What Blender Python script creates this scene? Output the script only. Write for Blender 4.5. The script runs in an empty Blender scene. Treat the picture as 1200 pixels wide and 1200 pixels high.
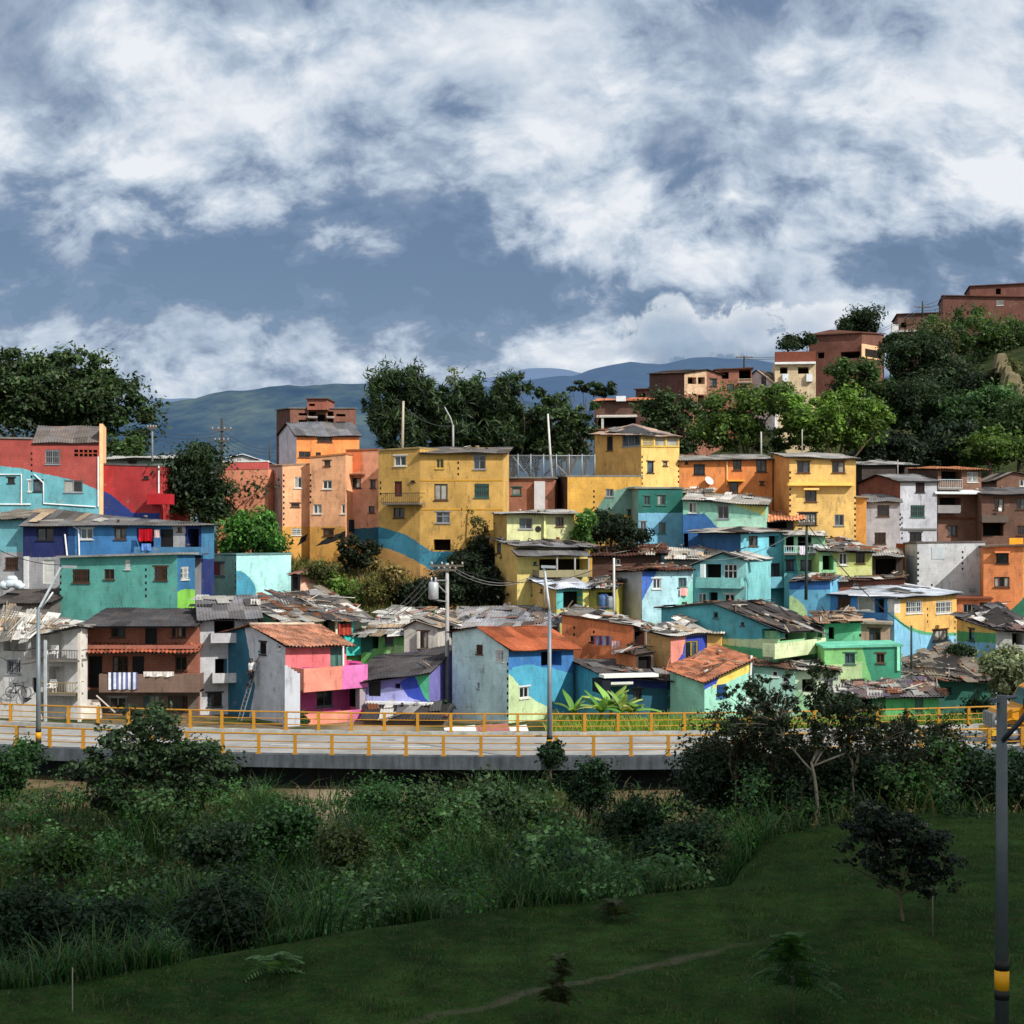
import bpy, bmesh, math, random
import numpy as np
from mathutils import Vector, Matrix
random.seed(7); RNG = np.random.default_rng(11)
SC = bpy.context.scene; COL = SC.collection
F = 1750.0; HY = 625.0; CZ = 10.0          # focal length in photo pixels, horizon row, eye height
SUN = Vector((.57, -.52, .64)).normalized()
def PX(px, Y): return (px-600)/F*Y
def PZ(py, Y): return CZ-(py-HY)/F*Y
def P(px, py, Y): return Vector((PX(px, Y), Y, PZ(py, Y)))
def lin(c, a=None):
    r = []
    for v in c[:3]:
        v = v/255.0
        r.append(v/12.92 if v <= .04045 else ((v+.055)/1.055)**2.4)
    return tuple(r)+((1.0,) if a is None else (a,))
def sstep(a, b, x):
    t = min(1, max(0, (x-a)/(b-a))); return t*t*(3-2*t)

# ---------------------------------------------------------------- node helpers
def newmat(name):
    m = bpy.data.materials.new(name); m.use_nodes = True
    nt = m.node_tree; nt.nodes.clear(); return m, nt
def nd(nt, t, ins=None, **kw):
    n = nt.nodes.new(t)
    for k, v in kw.items(): setattr(n, k, v)
    for k, v in (ins or {}).items():
        s = n.inputs[k]
        if isinstance(v, bpy.types.NodeSocket): nt.links.new(v, s)
        else: s.default_value = v
    return n
def mth(nt, op, a, b=0.0, c=0.0, clamp=False):
    n = nd(nt, 'ShaderNodeMath', {0: a, 1: b, 2: c}, operation=op); n.use_clamp = clamp
    return n.outputs[0]
def mixc(nt, f, a, b, blend='MIX'):
    n = nd(nt, 'ShaderNodeMix', None, data_type='RGBA', blend_type=blend)
    for k, v in ((0, f), (6, a), (7, b)):
        if isinstance(v, bpy.types.NodeSocket): nt.links.new(v, n.inputs[k])
        else: n.inputs[k].default_value = v
    return n.outputs[2]
def maprange(nt, v, a, b, c, d, smooth=False):
    n = nd(nt, 'ShaderNodeMapRange', {0: v, 1: a, 2: b, 3: c, 4: d})
    if smooth: n.interpolation_type = 'SMOOTHSTEP'
    return n.outputs[0]
def noise(nt, vec, scale, detail=4, rough=.55, dist=0.0, dim='3D'):
    return nd(nt, 'ShaderNodeTexNoise', noise_dimensions=dim, ins={'Vector': vec, 'Scale': scale, 'Detail': detail, 'Roughness': rough, 'Distortion': dist})
def out(nt, sh):
    o = nd(nt, 'ShaderNodeOutputMaterial'); nt.links.new(sh, o.inputs['Surface'])
def pbsdf(nt, color, rough=.85, bump=None, spec=.3, metal=0.0):
    ins = {'Base Color': color, 'Roughness': rough, 'Specular IOR Level': spec, 'Metallic': metal}
    if bump is not None: ins['Normal'] = bump
    return nd(nt, 'ShaderNodeBsdfPrincipled', ins).outputs[0]
def pnt(c):
    c = lin(c); l = .3*c[0]+.6*c[1]+.1*c[2]
    return tuple((l+(v-l)*.83+.012)*.92 for v in c[:3])+(1.0,)
def mul3(nt, col, f):
    c = nd(nt, 'ShaderNodeCombineColor', {0: f, 1: f, 2: f}).outputs[0]
    return mixc(nt, 1.0, col, c, 'MULTIPLY')
_solid = {}
def solid(c, rough=.75, metal=0.0, spec=.3, var=.16):
    """weathered plain surface of one paint / metal / plastic"""
    k = (tuple(c), rough, metal, spec, var)
    if k in _solid: return _solid[k]
    m, nt = newmat('plain_surface')
    g = nd(nt, 'ShaderNodeNewGeometry').outputs['Position']
    n = noise(nt, g, 1.7, 5, .65)
    f = maprange(nt, n.outputs[0], .3, .7, 1-var, 1+var)
    out(nt, pbsdf(nt, mul3(nt, lin(c), f), rough, None, spec, metal))
    _solid[k] = m; return m
_attr = {}
def sheetmat(kind):
    """roof sheet: per face colour attribute, with stains and dirt"""
    if kind in _attr: return _attr[kind]
    m, nt = newmat('roof_'+kind)
    a = nd(nt, 'ShaderNodeAttribute', attribute_name='Col').outputs['Color']
    g = nd(nt, 'ShaderNodeNewGeometry').outputs['Position']
    n1 = noise(nt, g, .55, 6, .7, .4); n2 = noise(nt, g, 4.5, 4, .7)
    f = mth(nt, 'MULTIPLY', maprange(nt, n1.outputs[0], .3, .7, .62, 1.3), maprange(nt, n2.outputs[0], .25, .75, .72, 1.25))
    c = mul3(nt, a, f)
    if kind != 'tile':
        r = maprange(nt, noise(nt, g, .9, 5, .75).outputs[0], .58, .7, 0, .5 if kind == 'rust' else .22)
        c = mixc(nt, r, c, lin((96, 58, 38)))
    b = nd(nt, 'ShaderNodeBump', {'Strength': .25, 'Distance': .04, 'Height': n2.outputs[0]}).outputs[0]
    out(nt, pbsdf(nt, c, .9 if kind != 'tin' else .62, b, .12 if kind != 'tin' else .35))
    _attr[kind] = m; return m

# ---------------------------------------------------------------- mesh builder
class MB:
    def __init__(s): s.v = []; s.f = []; s.m = []; s.c = []; s.uv = []
    def face(s, pts, m=0, c=(1, 1, 1), uv=None):
        i = len(s.v); s.v += [tuple(p) for p in pts]; s.f.append(tuple(range(i, i+len(pts))))
        s.m.append(m); s.c.append(c); s.uv.append(uv)
    def raw(s, vs, fs, m=0, c=(1, 1, 1)):
        i = len(s.v); s.v += [tuple(p) for p in vs]
        for f in fs: s.f.append(tuple(i+k for k in f)); s.m.append(m); s.c.append(c); s.uv.append(None)
    def hexa(s, b, t, m=0, c=(1, 1, 1)):
        """b, t: four bottom and four top points, counter clockwise from above"""
        s.raw(list(b)+list(t), [(3, 2, 1, 0), (4, 5, 6, 7), (0, 1, 5, 4), (1, 2, 6, 5), (2, 3, 7, 6), (3, 0, 4, 7)], m, c)
    def box(s, x0, x1, y0, y1, z0, z1, m=0, c=(1, 1, 1)):
        s.hexa([(x0, y0, z0), (x1, y0, z0), (x1, y1, z0), (x0, y1, z0)], [(x0, y0, z1), (x1, y0, z1), (x1, y1, z1), (x0, y1, z1)], m, c)
    def bar(s, a, b, w, h=None, up=None, m=0, c=(1, 1, 1)):
        a = Vector(a); b = Vector(b); h = h or w; d = (b-a).normalized()
        up = Vector(up) if up else (Vector((0, 0, 1)) if abs(d.z) < .95 else Vector((0, 1, 0)))
        x = d.cross(up).normalized()*w/2; y = x.cross(d).normalized()*h/2
        s.raw([a-x-y, a+x-y, a+x+y, a-x+y, b-x-y, b+x-y, b+x+y, b-x+y], [(3, 2, 1, 0), (4, 5, 6, 7), (0, 1, 5, 4), (1, 2, 6, 5), (2, 3, 7, 6), (3, 0, 4, 7)], m, c)
    def tube(s, pts, rad, n=6, m=0, c=(1, 1, 1), cap=True):
        pts = [Vector(p) for p in pts]; N = len(pts)
        if not hasattr(rad, '__len__'): rad = [rad]*N
        vs = []; fs = []; px = None
        for i, p in enumerate(pts):
            d = (pts[min(i+1, N-1)]-pts[max(i-1, 0)]).normalized()
            if px is None: px = d.cross(Vector((0, 0, 1)) if abs(d.z) < .9 else Vector((0, 1, 0))).normalized()
            else: px = (px-d*px.dot(d)).normalized()
            y = d.cross(px)
            for k in range(n):
                a = 2*math.pi*k/n; vs.append(p+(px*math.cos(a)+y*math.sin(a))*rad[i])
        for i in range(N-1):
            for k in range(n):
                k2 = (k+1) % n; fs.append((i*n+k, i*n+k2, (i+1)*n+k2, (i+1)*n+k))
        if cap: fs.append(tuple(range(n-1, -1, -1))); fs.append(tuple((N-1)*n+k for k in range(n)))
        s.raw(vs, fs, m, c)
    def grid(s, nu, nv, fn, col, m=0):
        i = len(s.v)
        for a in range(nu+1):
            for b in range(nv+1): s.v.append(tuple(fn(a/nu, b/nv)))
        for a in range(nu):
            for b in range(nv):
                k = i+a*(nv+1)+b; s.f.append((k, k+nv+1, k+nv+2, k+1)); s.m.append(m); s.c.append(col(a, b)); s.uv.append(None)
    def build(s, name, mats, parent=None, smooth=False):
        me = bpy.data.meshes.new(name); me.from_pydata(s.v, [], s.f)
        if not isinstance(mats, (list, tuple)): mats = [mats]
        for x in mats: me.materials.append(x)
        me.polygons.foreach_set('material_index', s.m)
        ca = me.color_attributes.new('Col', 'FLOAT_COLOR', 'CORNER'); buf = []
        for f, c in zip(s.f, s.c): buf += (list(c[:3])+[1.0])*len(f)
        ca.data.foreach_set('color', buf)
        if any(u for u in s.uv):
            ul = me.uv_layers.new(name='UVMap'); ub = []
            for f, u in zip(s.f, s.uv):
                for k in range(len(f)): ub += list(u[k]) if u else [0.0, 0.0]
            ul.data.foreach_set('uv', ub)
        if smooth: me.polygons.foreach_set('use_smooth', [True]*len(s.f))
        me.update()
        return link(name, me, parent)
def link(name, me, parent=None):
    o = bpy.data.objects.new(name, me); COL.objects.link(o)
    if parent is not None:
        o.parent = parent
        w = parent; off = Vector((0, 0, 0))
        while w: off += w.location; w = w.parent
        o.location = -off
        o['_w'] = 1
    return o
def thing(name, label, cat, loc, group=None):
    o = bpy.data.objects.new(name, None); COL.objects.link(o); o.location = loc
    o.empty_display_size = .2
    return tag(o, label, cat, group)
def tag(o, label, cat, group=None, kind=None):
    if label: o['label'] = label
    if cat: o['category'] = cat
    if group: o['group'] = group
    if kind: o['kind'] = kind
    return o

# ---------------------------------------------------------------- terrain height
_prof = [(-50, .3), (30, 0), (78, -2.1), (78.6, -.95), (82, -.8), (86, -.9), (92, -1.0), (96, .6), (100, 3.6), (115, 7.9), (125, 9.0), (145, 9.3), (400, 6), (9000, -20)]
_profr = [(-50, .3), (30, 0), (78, -2.1), (78.6, -.95), (82, -.8), (86, -.9), (94, -1.0), (100, .8), (106, 2.4), (112, 3.8), (120, 6), (128, 9.0), (145, 9.3), (400, 6), (9000, -20)]
_edge = [(-60, 31), (-11, 32.2), (-4.2, 37), (0, 39.5), (6.3, 42), (8.5, 49), (14, 53), (60, 54)]
def interp(t, x):
    if x <= t[0][0]: return t[0][1]
    for (a, b), (c, d) in zip(t, t[1:]):
        if x <= c: return b+(d-b)*(x-a)/(c-a)
    return t[-1][1]
_R = [(4, 0), (10, 9), (20, 11.5), (46, 24), (72, 34), (95, 40), (300, 40)]
def ground(x, y):
    if y < 78:
        e = interp(_edge, x); k = e+9
        if y < e: return .12*math.sin(x*.35+1)*math.sin(y*.27)
        if y < k: return -4.2*sstep(e, k, y)
        if y < 66: return -4.2+2.1*sstep(k, max(k+3, 66), y)
        return -2.1+.2*sstep(66, 78, y)
    z = interp(_prof, y)
    if 80 < y < 140: k = sstep(4, 9, x)+sstep(13, 17, -x)*(y < 112); z = z*(1-k)+interp(_profr, y)*k
    if y > 120:
        z += interp(_R, x*190/max(y, 150))*sstep(124, 196 if x < 30 else 226, y)*(1-sstep(240, 420, y))
    return z
# ================================================================= camera, sun, sky
cam = bpy.data.cameras.new('camera'); co = bpy.data.objects.new('camera', cam); COL.objects.link(co)
co.location = (0, 0, CZ); co.rotation_euler = (math.radians(90), 0, 0)
cam.sensor_width = 36; cam.lens = F/1200*36; cam.shift_y = (HY-600)/1200; cam.clip_end = 30000; cam.clip_start = .5
SC.camera = co
SC.view_settings.view_transform = 'Standard'; SC.view_settings.look = 'None'; SC.view_settings.exposure = 0
SC.render.resolution_x = SC.render.resolution_y = 1024
sl = bpy.data.lights.new('sun', 'SUN'); so = bpy.data.objects.new('sun', sl); COL.objects.link(so)
sl.energy = 5.0; sl.angle = math.radians(.53); sl.color = (1, .95, .87)
so.rotation_euler = SUN.to_track_quat('Z', 'Y').to_euler(); so.location = (60, -60, 90)
elev = math.asin(SUN.z); azim = math.atan2(SUN.x, SUN.y)

W = bpy.data.worlds.new('World'); SC.world = W; W.use_nodes = True
nt = W.node_tree; nt.nodes.clear()
sky = nd(nt, 'ShaderNodeTexSky', sky_type='NISHITA'); sky.sun_disc = False
sky.sun_elevation = elev; sky.sun_rotation = azim; sky.altitude = 1500; sky.air_density = 1.1; sky.dust_density = .6
tc = nd(nt, 'ShaderNodeTexCoord').outputs['Generated']
sx = nd(nt, 'ShaderNodeSeparateXYZ', {0: tc})
dx, dy, dz = sx.outputs
ysafe = mth(nt, 'MAXIMUM', dy, .05)
u = mth(nt, 'DIVIDE', dx, ysafe); v = mth(nt, 'DIVIDE', dz, ysafe)
fr = maprange(nt, dy, .1, .45, 0, 1)
zc = mth(nt, 'ADD', mth(nt, 'MAXIMUM', dz, 0.0), .75)
pvec = nd(nt, 'ShaderNodeCombineXYZ', {0: mth(nt, 'DIVIDE', dx, zc), 1: mth(nt, 'DIVIDE', dy, zc), 2: 0.0}).outputs[0]
pw = noise(nt, pvec, 5.5, 3, .55, dim='2D')
pv2 = nd(nt, 'ShaderNodeVectorMath', {0: pvec, 1: nd(nt, 'ShaderNodeVectorMath', {0: pw.outputs['Color'], 'Scale': .06}, operation='SCALE').outputs[0]}, operation='ADD').outputs[0]
rot = nd(nt, 'ShaderNodeMapping', {'Vector': pv2, 'Rotation': (0, 0, .28), 'Scale': (.92, 1.2, 1)}).outputs[0]
n_big = noise(nt, rot, 4.2, 2, .5, dim='2D').outputs[0]
n_mid = noise(nt, rot, 9.0, 8, .6, dim='2D').outputs[0]
rof = nd(nt, 'ShaderNodeVectorMath', {0: rot, 1: (.022, -.03, 0)}, operation='ADD').outputs[0]
rel = mth(nt, 'SUBTRACT', n_mid, noise(nt, rof, 9.0, 8, .6, dim='2D').outputs[0])
n_fin = noise(nt, rot, 26, 4, .6, dim='2D').outputs[0]
vo = nd(nt, 'ShaderNodeTexVoronoi', {'Vector': rot, 'Scale': 19.0, 'Smoothness': .6}, feature='SMOOTH_F1', voronoi_dimensions='2D').outputs['Distance']
vo2 = nd(nt, 'ShaderNodeTexVoronoi', {'Vector': rot, 'Scale': 44.0, 'Smoothness': .5}, feature='SMOOTH_F1', voronoi_dimensions='2D').outputs['Distance']
bil = mth(nt, 'SUBTRACT', mth(nt, 'MULTIPLY', mth(nt, 'SUBTRACT', .42, vo), 1.0), mth(nt, 'MULTIPLY', mth(nt, 'SUBTRACT', vo2, .42), .55))
def gauss(px, py, rx, ry):
    a = mth(nt, 'DIVIDE', mth(nt, 'SUBTRACT', u, (px-600)/F), rx/F)
    b = mth(nt, 'DIVIDE', mth(nt, 'SUBTRACT', v, (HY-py)/F), ry/F)
    e = mth(nt, 'ADD', mth(nt, 'MULTIPLY', a, a), mth(nt, 'MULTIPLY', b, b))
    return mth(nt, 'MULTIPLY', mth(nt, 'EXPONENT', mth(nt, 'MULTIPLY', e, -1.0)), fr)
def acc(items, start):
    t = start
    for amp, px, py, rx, ry in items: t = mth(nt, 'ADD', t, mth(nt, 'MULTIPLY', gauss(px, py, rx, ry), amp))
    return t
# brightness of the cloud deck: high sunlit cloud, slate undersides low on the left and behind the houses
tone = mth(nt, 'ADD', mth(nt, 'MULTIPLY', maprange(nt, n_mid, .37, .63, -.5, .5, True), .70), mth(nt, 'MULTIPLY', mth(nt, 'SUBTRACT', n_big, .5), .7))
tone = mth(nt, 'ADD', tone, mth(nt, 'MULTIPLY', mth(nt, 'SUBTRACT', n_fin, .5), .95))
tone = mth(nt, 'ADD', tone, mth(nt, 'MULTIPLY', bil, .3))
tone = mth(nt, 'ADD', tone, mth(nt, 'MULTIPLY', rel, 1.25))
tone = mth(nt, 'MULTIPLY', tone, maprange(nt, v, .08, .26, .62, 1.0))
tone = acc([(-.5, 120, 320, 300, 62), (-.38, 400, 325, 240, 66), (-.13, 900, 330, 420, 70), (.10, 430, 4, 110, 26), (.24, 180, 60, 330, 90),
            (.12, 800, 130, 160, 50), (.25, 60, 205, 260, 40), (.22, 1080, 150, 200, 60), (.2, 1180, 215, 90, 25), (-.2, 320, 205, 60, 25), (-.2, 60, 130, 60, 26), (-.22, 840, 200, 150, 28),
            (.2, 650, 300, 130, 28), (.26, 230, 440, 170, 30), (.14, 640, 425, 160, 24), (-.12, 1050, 270, 200, 50), (.2, 600, 120, 900, 150), (.16, 1165, 90, 50, 22)], tone)
tone = mth(nt, 'ADD', tone, .44)
up = maprange(nt, v, .17, .29, 0, 1, True)
soft = mth(nt, 'ADD', .61, mth(nt, 'MULTIPLY', mth(nt, 'SUBTRACT', tone, .62), .55))
tone = mth(nt, 'ADD', mth(nt, 'MULTIPLY', tone, mth(nt, 'SUBTRACT', 1.0, up)), mth(nt, 'MULTIPLY', soft, up))
ramp = nd(nt, 'ShaderNodeValToRGB', {0: tone}); cr = ramp.color_ramp
cr.elements[0].position = 0.0; cr.elements[0].color = lin((92, 113, 143))
cr.elements[1].position = 1.0; cr.elements[1].color = lin((236, 240, 246))
for p_, c_ in ((.22, (116, 137, 166)), (.42, (156, 172, 194)), (.6, (181, 196, 214)), (.8, (208, 218, 230))):
    e_ = cr.elements.new(p_); e_.color = lin(c_)
cloud = ramp.outputs[0]
# towering cumulus low on the right
cvec = nd(nt, 'ShaderNodeCombineXYZ', {0: u, 1: v, 2: 0.0}).outputs[0]
cn = noise(nt, cvec, 40, 5, .6, .2, '2D').outputs[0]
cv = nd(nt, 'ShaderNodeTexVoronoi', {'Vector': cvec, 'Scale': 55.0}, voronoi_dimensions='2D').outputs['Distance']
cum = acc([(.8, 775, 398, 58, 36), (.5, 783, 370, 26, 24), (.34, 826, 396, 26, 22), (.8, 905, 396, 76, 36), (.4, 870, 374, 28, 22), (.42, 962, 374, 34, 22), (.3, 1000, 362, 24, 14)], 0.0)
cum = mth(nt, 'ADD', cum, mth(nt, 'MULTIPLY', mth(nt, 'MULTIPLY', cum, 1.7, clamp=True), mth(nt, 'SUBTRACT', mth(nt, 'MULTIPLY', mth(nt, 'SUBTRACT', cn, .5), 1.5), mth(nt, 'MULTIPLY', cv, .42))))
cmask = mth(nt, 'MULTIPLY', maprange(nt, cum, .2, .38, 0, 1, True), maprange(nt, v, (HY-432)/F, (HY-400)/F, .15, 1))
cbr = mth(nt, 'ADD', maprange(nt, cum, .2, .8, .95, .45), mth(nt, 'MULTIPLY', maprange(nt, v, (HY-430)/F, (HY-360)/F, -.45, .1), 1.0))
ccol = mixc(nt, maprange(nt, mth(nt, 'ADD', cbr, mth(nt, 'MULTIPLY', mth(nt, 'SUBTRACT', cn, .5), .9)), .0, 1.0, 0, 1), lin((150, 172, 200)), lin((236, 240, 244)))
cloud = mixc(nt, mth(nt, 'MULTIPLY', cmask, .82), cloud, ccol)
# haze near the horizon
cloud = mixc(nt, maprange(nt, v, 0, .1, .45, 0), cloud, lin((168, 186, 208)))
clear = nd(nt, 'ShaderNodeVectorMath', {0: sky.outputs[0], 'Scale': .1}, operation='SCALE').outputs[0]
cover = mth(nt, 'MULTIPLY', maprange(nt, tone, .1, .36, .72, 1.0), maprange(nt, dy, -.3, .4, .45, 1.0))
final = mixc(nt, cover, clear, cloud)
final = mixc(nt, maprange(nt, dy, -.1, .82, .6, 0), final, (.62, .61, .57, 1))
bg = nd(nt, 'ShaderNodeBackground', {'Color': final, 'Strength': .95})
bg.inputs['Strength'].default_value = 1.0
boost = maprange(nt, dy, -.1, .82, 1.65, 1.0)   # sky behind the viewer raised as added fill for shaded walls
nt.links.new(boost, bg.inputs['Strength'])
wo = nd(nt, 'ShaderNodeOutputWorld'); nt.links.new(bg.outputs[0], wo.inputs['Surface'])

# ================================================================= terrain
def axis(lo, hi, parts):
    r = []
    for a, b, s in parts:
        n = max(1, round((b-a)/s)); r += [a+(b-a)*i/n for i in range(n)]
    return r+[parts[-1][1]]
xs = axis(0, 0, [(-9000, -1000, 1600), (-1000, -90, 130), (-90, -34, 4), (-34, 34, .9), (34, 110, 4), (110, 1000, 130), (1000, 9000, 1600)])
ys = axis(0, 0, [(-400, -40, 90), (-40, 24, 8), (24, 84, .8), (84, 130, 1.5), (130, 300, 6), (300, 1000, 70), (1000, 9000, 800)])
g = MB(); nx, ny = len(xs), len(ys)
g.v = [(x, y, ground(x, y)) for x in xs for y in ys]
for a in range(nx-1):
    for b in range(ny-1):
        k = a*ny+b; g.f.append((k, k+ny, k+ny+1, k+1)); g.m.append(0); g.c.append((1, 1, 1)); g.uv.append(None)
m, nt = newmat('ground')
pos = nd(nt, 'ShaderNodeNewGeometry').outputs['Position']; sp = nd(nt, 'ShaderNodeSeparateXYZ', {0: pos})
n1 = noise(nt, pos, .22, 5, .6).outputs[0]; n2 = noise(nt, pos, 2.2, 6, .7).outputs[0]; n3 = noise(nt, pos, 14, 4, .7).outputs[0]
gr = mixc(nt, maprange(nt, n1, .35, .65, 0, 1), (.010, .030, .006, 1), (.028, .060, .012, 1))
gr = mixc(nt, maprange(nt, n2, .5, .7, 0, .7), gr, (.048, .042, .02, 1))
gr = mul3(nt, gr, mth(nt, 'MULTIPLY', maprange(nt, n3, .25, .75, .5, 1.5), maprange(nt, noise(nt, pos, .9, 5, .7).outputs[0], .3, .7, .5, 1.5)))
# worn track across the lawn
td = mth(nt, 'SUBTRACT', sp.outputs[1], mth(nt, 'ADD', 31.97, mth(nt, 'MULTIPLY', sp.outputs[0], .78)))
td = mth(nt, 'ADD', td, mth(nt, 'MULTIPLY', mth(nt, 'SUBTRACT', noise(nt, pos, .5, 3).outputs[0], .5), 1.3))
tm = mth(nt, 'MULTIPLY', maprange(nt, mth(nt, 'ABSOLUTE', td), .05, .32, .8, 0, True), maprange(nt, n2, .3, .6, .3, 1))
tm = mth(nt, 'MULTIPLY', mth(nt, 'MULTIPLY', tm, maprange(nt, sp.outputs[0], -4, -1, 0, 1)), maprange(nt, sp.outputs[0], 4.2, 7, 1, 0))
gr = mixc(nt, tm, gr, (.10, .09, .06, 1))
soil = mixc(nt, maprange(nt, n2, .3, .7, 0, 1), (.10, .07, .04, 1), (.22, .165, .10, 1))
soil = mixc(nt, maprange(nt, n1, .48, .56, 0, 1), soil, (.045, .06, .02, 1))
soil = mixc(nt, mth(nt, 'MULTIPLY', maprange(nt, mth(nt, 'ABSOLUTE', mth(nt, 'ADD', sp.outputs[0], 7.3)), 1.0, 3.2, 1, 0), maprange(nt, sp.outputs[1], 59, 62, 0, 1)), soil, (.34, .27, .19, 1))
gr = mixc(nt, maprange(nt, sp.outputs[1], 54, 62, 0, 1), gr, soil)
wood = mixc(nt, maprange(nt, n1, .4, .6, 0, 1), (.02, .032, .012, 1), (.05, .06, .025, 1))
gr = mixc(nt, maprange(nt, sp.outputs[1], 118, 130, 0, 1), gr, wood)
bmp = nd(nt, 'ShaderNodeBump', {'Strength': .6, 'Distance': .12, 'Height': n3}).outputs[0]
out(nt, pbsdf(nt, gr, .95, bmp, .05))
tag(g.build('ground', m, smooth=True), 'ground with dark lawn, river bank and village slope', 'ground', None, 'structure')

# ================================================================= distant ridges
def ridge(name, label, Y, crest, base, haze, albedo, hz):
    """crest: (px, py) knots of the skyline; a long mountain sheet that slopes toward the viewer"""
    r = MB(); n = 260; rows = 26
    x0, x1 = crest[0][0], crest[-1][0]
    rng = random.Random(Y); ph = [rng.uniform(0, 6) for _ in range(8)]
    def fn(a, b):
        px = x0+(x1-x0)*a
        zc = PZ(interp(crest, px), Y); zb = base
        rough = sum(math.sin(px*.021*k*1.7+ph[k])/k for k in range(1, 8))
        fold = sum(math.sin(px*.013*k+ph[k-1]*2+b*2.5*math.sin(k))/k for k in range(1, 6))
        t = b
        z = zb+(zc-zb)*(t**.8)+rough*Y*.00055*t+fold*Y*.006*t*(1-t)
        y = Y-(1-t)*Y*.28+fold*Y*.018*(1-t)
        return (PX(px, Y), y, z)
    r.grid(n, rows, fn, lambda a, b: (1, 1, 1))
    m, nt = newmat(name)
    pos = nd(nt, 'ShaderNodeNewGeometry').outputs['Position']
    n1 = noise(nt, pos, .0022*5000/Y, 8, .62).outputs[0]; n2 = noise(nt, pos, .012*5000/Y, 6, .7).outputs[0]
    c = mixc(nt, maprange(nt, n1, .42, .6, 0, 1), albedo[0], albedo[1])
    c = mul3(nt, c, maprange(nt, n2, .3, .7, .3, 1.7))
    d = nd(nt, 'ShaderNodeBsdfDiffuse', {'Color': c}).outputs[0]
    e = nd(nt, 'ShaderNodeEmission', {'Color': lin(haze), 'Strength': 1.0}).outputs[0]  # bluish glow paints distance haze into the ridge surface
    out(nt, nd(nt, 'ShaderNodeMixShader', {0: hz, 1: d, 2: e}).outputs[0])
    return tag(r.build(name, m, smooth=True), label, 'mountain', None, 'structure')
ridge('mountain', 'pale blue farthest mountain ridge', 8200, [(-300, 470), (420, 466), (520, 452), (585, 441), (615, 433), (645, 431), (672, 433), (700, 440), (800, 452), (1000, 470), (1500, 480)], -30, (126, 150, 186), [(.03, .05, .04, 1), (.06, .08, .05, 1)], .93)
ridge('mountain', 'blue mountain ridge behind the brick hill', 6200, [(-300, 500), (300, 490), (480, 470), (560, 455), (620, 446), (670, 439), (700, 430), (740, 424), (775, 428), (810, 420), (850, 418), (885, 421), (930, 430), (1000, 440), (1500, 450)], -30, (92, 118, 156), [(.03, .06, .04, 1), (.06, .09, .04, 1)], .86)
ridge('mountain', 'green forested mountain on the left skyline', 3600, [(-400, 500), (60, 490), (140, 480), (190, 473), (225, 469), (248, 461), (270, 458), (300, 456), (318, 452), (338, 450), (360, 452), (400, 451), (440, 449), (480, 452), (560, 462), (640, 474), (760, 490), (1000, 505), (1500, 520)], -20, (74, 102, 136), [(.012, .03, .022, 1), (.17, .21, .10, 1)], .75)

# unseen cloud mesh added so its shade lies over the lawn and the river in front of the bridge
def shade_cloud(name, label, pts, H):
    c = MB(); off = SUN*(H/SUN.z)
    n = len(pts); cx = sum(p[0] for p in pts)/n; cy = sum(p[1] for p in pts)/n
    rng = random.Random(3); rings = [1.0, .985, .9, .6, .25]
    def P3(k, r, top):
        x, y = pts[k % n]; x = cx+(x-cx)*r; y = cy+(y-cy)*r
        h = (1-r)**.5*8*top+rng.uniform(-1, 1)
        return (x+off.x, y+off.y, H+h)
    for top in (1, -.25):
        vs = [P3(k, r, top) for r in rings for k in range(n)]; fs = []
        for i in range(len(rings)-1):
            for k in range(n): fs.append((i*n+k, i*n+(k+1) % n, (i+1)*n+(k+1) % n, (i+1)*n+k))
        fs.append(tuple((len(rings)-1)*n+k for k in range(n)))
        c.raw(vs, fs)
    o = c.build(name, solid((225, 228, 232), 1, 0, 0, .05), smooth=True)
    return tag(o, label, 'cloud', None, 'structure')
ed = []
rr = random.Random(5)
for i in range(40):
    x = -75+150*i/39; ed.append((x, 56+3.5*math.sin(x*.21+.6)+rr.uniform(-1.5, 1.5)))
ed += [(110, 20), (110, -120), (-110, -120), (-110, 20)]
shade_cloud('cloud', 'added out-of-view cloud blocker shading the lawn and river bank', ed, 1500)
# ================================================================= building kit
DARK = (16, 14, 13)
def glassmat(k):
    key = ('glass', k)
    if key in _attr: return _attr[key]
    m, nt = newmat('window_glass')
    g = nd(nt, 'ShaderNodeNewGeometry').outputs['Position']
    f = noise(nt, g, 1.3, 3).outputs[0]
    base = {0: ((14, 15, 17), (34, 36, 40)), 1: ((46, 56, 66), (84, 96, 106)), 2: ((120, 118, 110), (160, 158, 150)), 3: ((60, 30, 26), (86, 42, 34)), 4: ((40, 70, 105), (70, 110, 150))}[k]
    c = mixc(nt, maprange(nt, f, .35, .65, 0, 1), lin(base[0]), lin(base[1]))
    out(nt, pbsdf(nt, c, .12 if k < 2 or k == 4 else .6, None, .5))
    _attr[key] = m; return m
FRAMES = {'w': (205, 205, 200), 'b': (78, 52, 36), 'k': (34, 33, 34), 'a': (128, 132, 136), 'g': (60, 96, 88), 't': (60, 150, 160), 'y': (190, 160, 70), 'u': (50, 90, 150)}

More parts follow.
